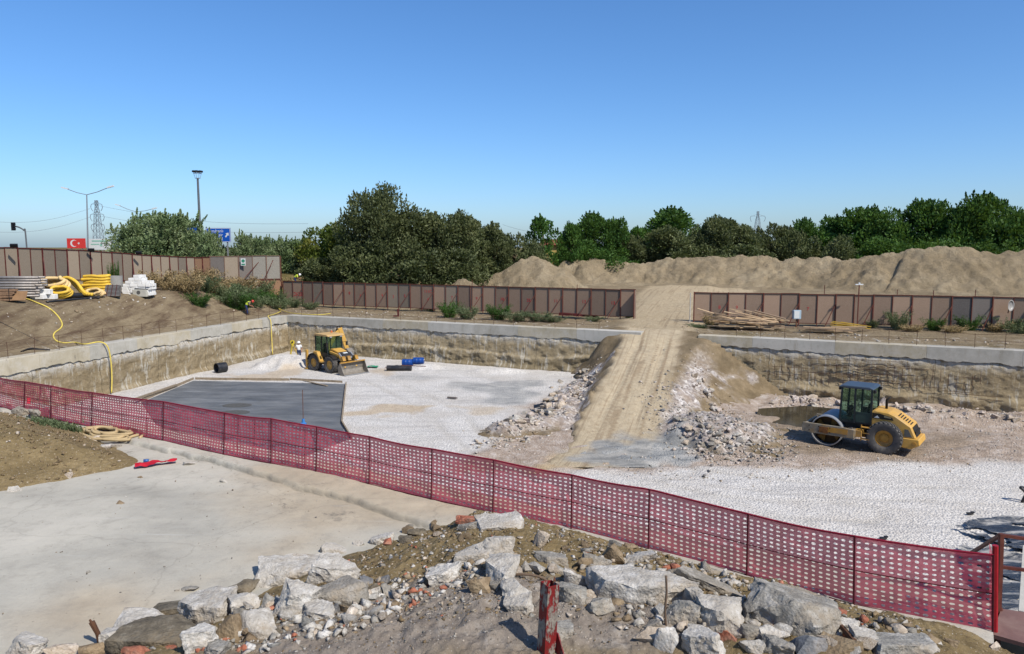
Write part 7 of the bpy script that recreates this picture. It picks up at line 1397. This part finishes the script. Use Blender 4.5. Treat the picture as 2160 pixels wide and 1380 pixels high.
ROCKS = [  # centre px, centre py, width px, height px, kind, shape, label
 (52,1366,70,46,'w','', 'rounded white rubble chunk at the lower left corner'),(130,1374,64,34,'l','','beige rubble chunk beside the broken branch'),(188,1374,58,34,'b','','brown stone at the foot of the broken branch'),(240,1352,56,62,'w','','white chunk right of the broken branch'),(332,1334,142,66,'d','f','big smooth dark boulder in the lower left heap'),(349,1361,46,30,'k','','orange brick lump in front of the big smooth dark boulder'),(290,1378,56,26,'k','','brownish brick lump under the big smooth dark boulder'),(302,1316,108,40,'w','f','white slab behind the big smooth dark boulder'),(355,1288,66,34,'d','f','flat dark stone at the top edge of the lower left heap'),(436,1290,104,72,'w','','large white chunk right of the flat dark stone'),(424,1346,58,58,'w','','white wedge between the dark boulder and the rounded brown stone'),(482,1328,60,70,'b','','rounded brown stone in the lower left heap'),(452,1372,52,36,'g','','grey stone under the rounded brown stone'),(515,1274,60,46,'w','','white chunk above the rounded brown stone'),
 (513,1238,62,28,'d','','dark low stone on the upper edge of the left heap'),(610,1206,116,50,'w','','long white chunk on the upper edge of the left heap'),(711,1212,88,54,'w','','white peaked chunk on top of the flat grey block'),(702,1248,116,46,'g','f','flat grey block below the white peaked chunk'),(620,1270,78,74,'w','','tall white chunk with a brick speck in the left heap'),(562,1268,30,52,'g','','upright grey sliver left of the tall white chunk'),(545,1315,98,66,'w','','broad white chunk in the middle of the left heap'),(672,1294,66,34,'w','','low white chunk below the flat grey block'),(655,1314,40,32,'g','','grey chunk below the low white one'),(708,1282,26,42,'s','','greenish grey splinter below the flat grey block'),(732,1284,34,28,'b','','brown stone right of the greenish splinter'),(748,1287,26,26,'w','','small white cube like chunk by the brick scatter'),(770,1226,28,22,'s','','small slate stone on the soil edge'),(783,1243,34,26,'d','','small dark stone beneath the slate stone'),(812,1224,26,22,'s','','small dark slate cobble at the soil edge'),(812,1248,36,30,'g','','rough grey cobble under the dark slate cobble'),(938,1216,64,44,'w','','white cone shaped chunk in the middle of the soil'),(1008,1232,48,46,'b','','grey brown stone left of the rebar loop'),(710,1156,60,24,'w','','low white slab on the upper soil edge'),(664,1196,22,26,'k','','orange brick piece left of the white peaked chunk'),(697,1180,32,16,'k','','pink brick piece above the white peaked chunk'),(755,1146,22,14,'w','','tiny white chunk on the soil edge'),(808,1140,44,20,'w','','white rubble patch left of the dark stones'),(818,1144,22,14,'k','','orange brick crumb on the soil edge'),(856,1136,36,24,'d','','dark stone on the upper soil edge'),(884,1122,46,22,'d','','longer dark stone on the upper soil edge'),(986,1096,42,16,'k','f','red brick near the peak of the rubble mound'),(992,1108,46,28,'g','','grey stone under the red brick at the peak'),
 (1010,1168,90,28,'w','f','pale broken plaster slab on the soil'),(1060,1102,86,24,'w','f','flat white slab at the foot of the red fence'),(1142,1138,42,42,'l','','pointed beige stone on the soil peak'),(1076,1157,38,32,'b','','round brown clod below the flat white slab'),(1042,1152,70,44,'w','','white angular chunk left of the round clod'),(1090,1198,116,54,'w','','large white chunk behind the rebar loop'),(1166,1181,58,22,'g','f','grey slab piece right of the large white chunk'),(1176,1198,36,28,'g','','small grey chunk under the grey slab piece'),(1214,1216,88,56,'w','','white chunk behind the red square post'),(1258,1186,50,26,'g','','grey brown chunk above the big flat block'),(1286,1174,52,42,'b','','pointed olive stone on the soil right of the peak'),(1100,1256,84,56,'w','','white chunk in front of the rebar loop'),(1092,1276,56,30,'w','','low white chunk left of the red square post'),(1206,1256,58,50,'g','','grey white chunk right of the red square post'),(1262,1278,62,32,'g','','grey broken piece below left of the big flat block'),(1366,1236,196,84,'w','F','big flat topped white concrete block'),(1188,1332,42,32,'g','','grey wedge beside the red square post'),(1382,1316,50,26,'g','','grey stone left of the upright rebar'),(1440,1288,66,48,'g','','grey chunk under the right end of the big flat block'),(1376,1346,76,34,'l','','low beige chunk at the bottom edge right of centre'),(1404,1352,62,74,'w','','upright white chunk at the bottom edge right of centre'),(1352,1176,56,18,'w','f','flat white piece against the red fence foot'),(1330,1152,30,12,'b','','small brown clod at the red fence foot'),
 (1512,1236,168,42,'g','L','long broken grey concrete slab leaning along the soil'),(1522,1304,86,86,'w','','big pointed white chunk under the long broken slab'),(1458,1262,40,70,'w','','white chunk at the left end of the long broken slab'),(1532,1340,46,28,'k','','orange brick lump below the big pointed white chunk'),(1482,1356,84,56,'w','','white chunk at the bottom edge under the long slab'),(1580,1328,40,40,'g','','grey brown stone left of the light grey boulder'),(1626,1332,66,32,'w','','white low chunk in front of the light grey boulder'),(1678,1290,158,84,'g','','huge light grey boulder in the right heap'),(1655,1324,34,30,'b','','brown clod in front of the huge light grey boulder'),(1742,1330,72,24,'w','','white chunk left of the brown stick'),(1788,1322,44,26,'w','','white chunk behind the brown stick'),(1702,1362,70,50,'s','','slate grey rounded stone at the bottom edge'),(1772,1364,84,36,'b','','flat brownish stone at the bottom edge by the stick'),(1912,1366,118,44,'g','f','grey slab with a pale stripe at the lower right'),(1822,1348,52,22,'w','','white flat chunk right of the brown stick'),(1590,1360,52,36,'w','','white chunk between slate and brick lumps at the bottom edge'),(1640,1362,56,34,'g','','grey chunk left of the slate grey rounded stone'),(1850,1368,40,22,'g','','small grey chunk beside the slab with a pale stripe'),(2010,1356,34,22,'b','','brown cobble at the lower right slope'),(2095,1362,24,22,'l','','beige cobble below the end of the red fence'),(1962,1350,34,18,'b','','brown clod on the lower right slope'),
 (55,868,48,26,'g','F','grey boulder under the red marker stub on the dirt mound'),(90,872,44,28,'g','','second grey boulder right of the red marker stub'),(12,857,22,14,'l','','pale stone at the far left on the dirt mound'),(241,938,22,16,'w','','white stone at the foot of the beige hose coil'),(224,941,24,10,'w','','low white stone by the beige hose coil'),(200,924,28,14,'l','','beige stone under the beige hose coil'),(140,1002,18,22,'l','','upright beige stone on the dirt mound'),(29,1033,22,14,'w','','white stone at the lower edge of the dirt mound'),(472,1014,16,12,'w','','lone white stone on the concrete near the cracked strip'),(296,1007,10,6,'b','','brown clod on the concrete near the red cloth'),(257,1062,20,6,'b','','cluster of brown clods on the concrete'),(400,1243,34,9,'g','','flat grey stone on the concrete above the left heap'),(373,1245,12,6,'g','','small grey stone beside the flat grey one on the concrete'),(265,1048,6,5,'w','','tiny white stone on the concrete by the brown clods'),(186,1207,8,7,'g','','tiny grey stone in the middle of the concrete'),(398,977,22,10,'w','','white crumb heap on the concrete right of the red cloth'),
]
def surf(px, py):
    near = py < 1000 or px < 280 and py < 1300
    fn = m1 if near else m2
    return fn
for i, (px, py, w, hh, k, sh, lab) in enumerate(ROCKS):
    fn = surf(px, py); p = hit(px, py+hh*.30, fn, 4.3, 30, 900); d = p.y/ray(px, py).y; ww = w/F*d*1.12; ht = hh/F*d*1.2
    if sh == 'F': dims = (ww*.95, ww*.52, ht*.85); me = block_mesh(300+i, dims, .07)
    elif sh == 'L': dims = (ww*1.0, ww*.26, ht*.55); me = block_mesh(300+i, dims, .06)
    elif sh == 'f': dims = (ww, ww*.7, ht*.75); me = block_mesh(300+i, dims, .05)
    elif k in 'wg' and w > 40 and i % 3 != 2: dims = (ww*.95, ww*random.uniform(.6, .85), ht*.95); me = block_mesh(300+i, dims, .08)
    else: dims = (ww, ww*random.uniform(.65, .9), ht*1.0); me = rock_mesh(300+i, dims, False, .065, 4 if w > 60 else 3 if w > 25 else 1, random.randint(9, 13))
    me.materials.append(RM[k]); z0 = fn(p.x, p.y)
    o = link('rubble_rock' if k != 'k' else 'brick_lump', me, None, (p.x, p.y+dims[1]*.12, z0+dims[2]*.07), (0 if sh in 'FL' and sh else random.uniform(-.25, .15), radians(24) if sh == 'L' else (0 if sh == 'F' else random.uniform(-.22, .22)), random.uniform(-.5, .5) if sh == '' else random.uniform(-.15, .15)))
    tag(o, lab, 'brick' if k == 'k' else 'rock', 'rubble of the foreground heap' if py > 1090 else 'stones on the near platform')
# shared small rocks
BASE = [rock_mesh(900+i, (1, .8, .7), i % 3 == 0, .07, 2, 12) for i in range(9)]
BM_ = {}
def base(i, k):
    if (i, k) not in BM_: m = BASE[i].copy(); m.materials.append(RM[k]); BM_[(i, k)] = m
    return BM_[(i, k)]
def scatter(pix, n, size, kinds, fn, label, group, seed, y0, y1, jit=18):
    rg = random.Random(seed); out = 0
    for t in range(n):
        i = rg.randrange(len(pix)-1); f = rg.random(); a, b = pix[i], pix[i+1]; px = a[0]+(b[0]-a[0])*f+rg.gauss(0, jit); py = a[1]+(b[1]-a[1])*f+rg.gauss(0, jit*.55)
        p = hit(px, py, fn, y0, y1, 500); k = rg.choice(kinds); s = size*rg.uniform(.55, 1.5); o = link('rubble_rock', base(rg.randrange(9), k), None, (p.x, p.y, fn(p.x, p.y)+s*.16), (rg.uniform(-.4, .4), rg.uniform(-.4, .4), rg.uniform(0, 6.28))); o.scale = (s, s*rg.uniform(.7, 1), s*rg.uniform(.7, 1.1))
        tag(o, CN[k]+' '+label, 'rock', group); out += 1
scatter([(1050,905),(1110,890),(1160,860),(1195,835),(1230,800),(1250,782)], 62, .44, 'wwllpg', ramp_z, 'rock in the rubble bank left of the dirt ramp', 'rocks left of the ramp', 1, 36, 62, 14)
scatter([(1450,790),(1480,812),(1500,850),(1520,870)], 26, .40, 'llpw', ramp_z, 'rock on the crest line of the bank right of the dirt ramp', 'rocks on the bank right of the ramp', 2, 36, 62, 8)
scatter([(1430,885),(1470,915),(1520,930),(1480,945),(1560,925)], 52, .38, 'wggspl', ramp_z, 'rock in the grey rubble heap at the foot of the dirt ramp', 'rocks in the heap right of the ramp', 3, 33, 50, 24)
scatter([(1625,850),(1680,845),(1720,850),(1900,862),(2000,872),(2150,886)], 58, .46, 'pplwp', lambda x, y: floor_z(x, y), 'limestone rock in the low strip along the right wall', 'rocks along the right wall', 4, 36, 62, 9)
fgm = lambda x, y: m2(x, y)
scatter([(340,1330),(450,1300),(560,1290),(700,1300),(800,1290)], 26, .17, 'wwgl', fgm, 'rubble chunk wedged between the large rocks of the lower left heap', 'mid size chunks of the lower left heap', 6, 5, 12, 22)
scatter([(1040,1230),(1150,1200),(1250,1230),(1300,1280)], 16, .16, 'wgl', fgm, 'rubble chunk lying behind the square red post', 'mid size chunks behind the red post', 7, 5, 14, 22)
scatter([(1420,1260),(1500,1320),(1600,1340),(1720,1350),(1850,1360)], 26, .17, 'wwgl', fgm, 'rubble chunk wedged between the large rocks of the lower right heap', 'mid size chunks of the lower right heap', 8, 5, 13, 22)
scatter([(880,1120),(960,1130),(1060,1130),(1180,1150),(1300,1165)], 16, .15, 'bgbl', fgm, 'clod or stone on the soil near the top of the foreground mound', 'stones near the top of the foreground mound', 9, 6, 14, 14)
# loose stones too many to count, one object per area
def stones(name, label, P, S, kinds_w, seed):
    rs = np.random.RandomState(seed); Vs, Qs, mi = [], [], []; base_ = []
    for i in range(5):
        bm = bmesh.new(); rg = random.Random(seed*10+i)
        for _ in range(8):
            v = Vector((rg.gauss(0, 1), rg.gauss(0, 1), rg.gauss(0, 1))).normalized(); v = v.lerp(v/max(abs(v.x), abs(v.y), abs(v.z)), .75)*.45*rg.uniform(.7, 1.1); v.z *= .7; bm.verts.new(v)
        bmesh.ops.convex_hull(bm, input=bm.verts)
        for v in [v for v in bm.verts if not v.link_faces]: bm.verts.remove(v)
        bmesh.ops.triangulate(bm, faces=bm.faces); bm.verts.index_update(); base_.append((np.array([v.co[:] for v in bm.verts]), np.array([[v.index for v in f.verts] for f in bm.faces]))); bm.free()
    o = 0
    for p, s in zip(P, S):
        bv, bf = base_[rs.randint(5)]; a = rs.rand()*6.28; c, sn = math.cos(a), math.sin(a); sc3 = s*rs.uniform(.5, 1.35, 3); v = bv*sc3; v = np.stack([v[:, 0]*c-v[:, 1]*sn, v[:, 0]*sn+v[:, 1]*c, v[:, 2]], 1)+p+np.array([0, 0, sc3[2]*.05])
        Vs.append(v); Qs.append(bf+o); o += len(bv); mi.append(np.full(len(bf), rs.choice(len(kinds_w[0]), p=kinds_w[1])))
    me = bpy.data.meshes.new(name); np_mesh(me, np.concatenate(Vs), np.concatenate(Qs))
    for k in kinds_w[0]: me.materials.append(RM[k])
    m_ = np.concatenate(mi).astype(np.int32)
    if len(m_) == len(me.polygons): me.polygons.foreach_set('material_index', m_)
    return tag(link(name, me), label, 'stones', kind='stuff')
def sample_poly(pix, z, n, rs):
    pts = [G(a, b, z) for a, b in pix]; xs_ = [p.x for p in pts]; ys_ = [p.y for p in pts]; X_ = rs.uniform(min(xs_), max(xs_), n*6); Y_ = rs.uniform(min(ys_), max(ys_), n*6); m = in_poly(X_, Y_, pts); return X_[m][:n], Y_[m][:n]
rs = np.random.RandomState(44)
X_, Y_ = sample_poly([(540,1245),(690,1190),(800,1145),(1000,1096),(1100,1108),(1400,1185),(1640,1255),(1980,1370),(1990,1400),(100,1400),(330,1320)], 5.6, 5200, rs); Z_ = mound2(X_, Y_); S = .014+.085*rs.rand(len(X_))**2.8
stones('loose_stones', 'scattered small stones and crumbs over the foreground rubble mound', np.stack([X_, Y_, Z_], 1), S, (list('wgcklds'), [.16, .16, .46, .03, .12, .04, .03]), 5)
X_, Y_ = sample_poly([(420,1330),(560,1270),(700,1260),(820,1230),(1000,1230),(1100,1290),(900,1320),(700,1400),(400,1400)], 5.75, 650, rs); Z_ = mound2(X_, Y_); S = .06+.17*rs.rand(len(X_))**2.2
stones('loose_stones', 'mixed fist sized rubble and brick crumbs in the lower left heap', np.stack([X_, Y_, Z_], 1), S, (list('wgbkl'), [.44, .26, .12, .07, .11]), 6)
X_, Y_ = sample_poly([(1230,1180),(1420,1200),(1700,1300),(1990,1380),(1990,1400),(1300,1400),(1230,1280)], 5.75, 520, rs); Z_ = mound2(X_, Y_); S = .06+.16*rs.rand(len(X_))**2.2
stones('loose_stones', 'mixed fist sized rubble and clods in the lower right heap', np.stack([X_, Y_, Z_], 1), S, (list('wgbkl'), [.36, .24, .20, .04, .16]), 7)
X_, Y_ = sample_poly([(0,870),(130,905),(290,975),(280,985),(0,1040)], 5.4, 1300, rs); Z_ = mound1(X_, Y_); m_ = Z_ > PZ; X_, Y_, Z_ = X_[m_], Y_[m_], Z_[m_]; S = .02+.12*rs.rand(len(X_))**3.5
stones('loose_stones', 'clods and small stones on the left dirt mound', np.stack([X_, Y_, np.maximum(Z_, PZ)], 1), S, (list('ccl'), [.55, .3, .15]), 8)
X_, Y_ = sample_poly([(0,1045),(300,985),(420,960),(900,1100),(700,1160),(480,1260),(0,1380)], PZ, 240, rs); S = .008+.035*rs.rand(len(X_))**4
stones('loose_stones', 'tiny crumbs littering the near concrete platform', np.stack([X_, Y_, np.full(len(X_), PZ+.01)], 1), S, (list('bgwd'), [.4, .25, .15, .2]), 9)
def sampled(pix, n, smin, smax, fn, seed, jit=20, zg=.3):
    rg = random.Random(seed); P, S = [], []
    for t in range(n):
        i = rg.randrange(len(pix)-1); f = rg.random(); a, b = pix[i], pix[i+1]; q = G(a[0]+(b[0]-a[0])*f+rg.gauss(0, jit), a[1]+(b[1]-a[1])*f+rg.gauss(0, jit*.6), zg); P.append((q.x, q.y, fn(q.x, q.y))); S.append(smin+(smax-smin)*rg.random()**2.5)
    return np.array(P), np.array(S)
P, S = sampled([(1020,925),(1100,905),(1160,872),(1200,835),(1235,800)], 900, .08, .36, ramp_z, 1, 20); stones('loose_stones', 'broken limestone between the larger rocks left of the dirt ramp', P, S, (list('wlpgb'), [.34, .22, .2, .12, .12]), 10)
P, S = sampled([(1400,850),(1440,900),(1500,935),(1590,930),(1640,935)], 1500, .07, .30, ramp_z, 2, 32); stones('loose_stones', 'grey broken stone of the rubble heap right of the dirt ramp', P, S, (list('wgspl'), [.22, .32, .2, .16, .10]), 11)
P, S = sampled([(1640,852),(1720,858),(1900,872),(2060,884),(2200,898)], 1500, .07, .34, floor_z, 3, 11, -.7); stones('loose_stones', 'pinkish broken limestone strip along the right wall', P, S, (list('pwlg'), [.46, .24, .2, .1]), 12)
P, S = sampled([(1260,955),(1420,985),(1600,975),(1800,965),(2000,950),(2150,925),(2000,900)], 1100, .04, .17, floor_z, 4, 24); stones('loose_stones', 'scattered stones on the brown gravel round the road roller', P, S, (list('pwgb'), [.34, .2, .26, .2]), 13)
P, S = sampled([(1450,770),(1490,830),(1530,870),(1580,880)], 500, .07, .26, ramp_z, 5, 22); stones('loose_stones', 'stones and clods on the bank right of the dirt ramp', P, S, (list('blp'), [.5, .3, .2]), 14)
P, S = sampled([(1255,735),(1290,720),(1270,770),(1230,800)], 260, .07, .30, ramp_z, 6, 12); stones('loose_stones', 'stones on the upper bank left of the dirt ramp', P, S, (list('blpw'), [.3, .3, .2, .2]), 15)
# pale debris along the wall caps
def capdeb(pix, n, seed, label):
    rg = random.Random(seed); P, S = [], []
    for t in range(n):
        i = rg.randrange(len(pix)-1); f = rg.random(); a, b = pix[i], pix[i+1]; q = G(a[0]+(b[0]-a[0])*f, a[1]+(b[1]-a[1])*f+rg.gauss(0, 3.5), 3.4); P.append((q.x, q.y, h1(q.x, q.y))); S.append(.05+.30*rg.random()**4)
    stones('loose_stones', label, np.array(P), np.array(S), (list('wlb'), [.4, .35, .25]), seed)
capdeb([(615,654),(760,660),(900,664),(1050,674),(1290,684)], 420, 21, 'pale debris on the ground behind the back wall cap')
capdeb([(1540,697),(1700,705),(1900,715),(2160,722)], 260, 22, 'pale debris on the ground behind the right wall cap')
capdeb([(20,735),(200,705),(400,672),(560,655)], 240, 23, 'pale debris on the ground behind the left wall cap')

X_, Y_ = sample_poly([(560,1400),(700,1310),(820,1262),(1000,1240),(1260,1290),(1400,1320),(1480,1400)], 5.85, 3800, rs); Z_ = mound2(X_, Y_); S = .006+.035*rs.rand(len(X_))**3
stones('loose_stones', 'fine grit and small chips on the trodden grey soil round the red post', np.stack([X_, Y_, Z_], 1), S, (list('gclw'), [.4, .3, .15, .15]), 16)
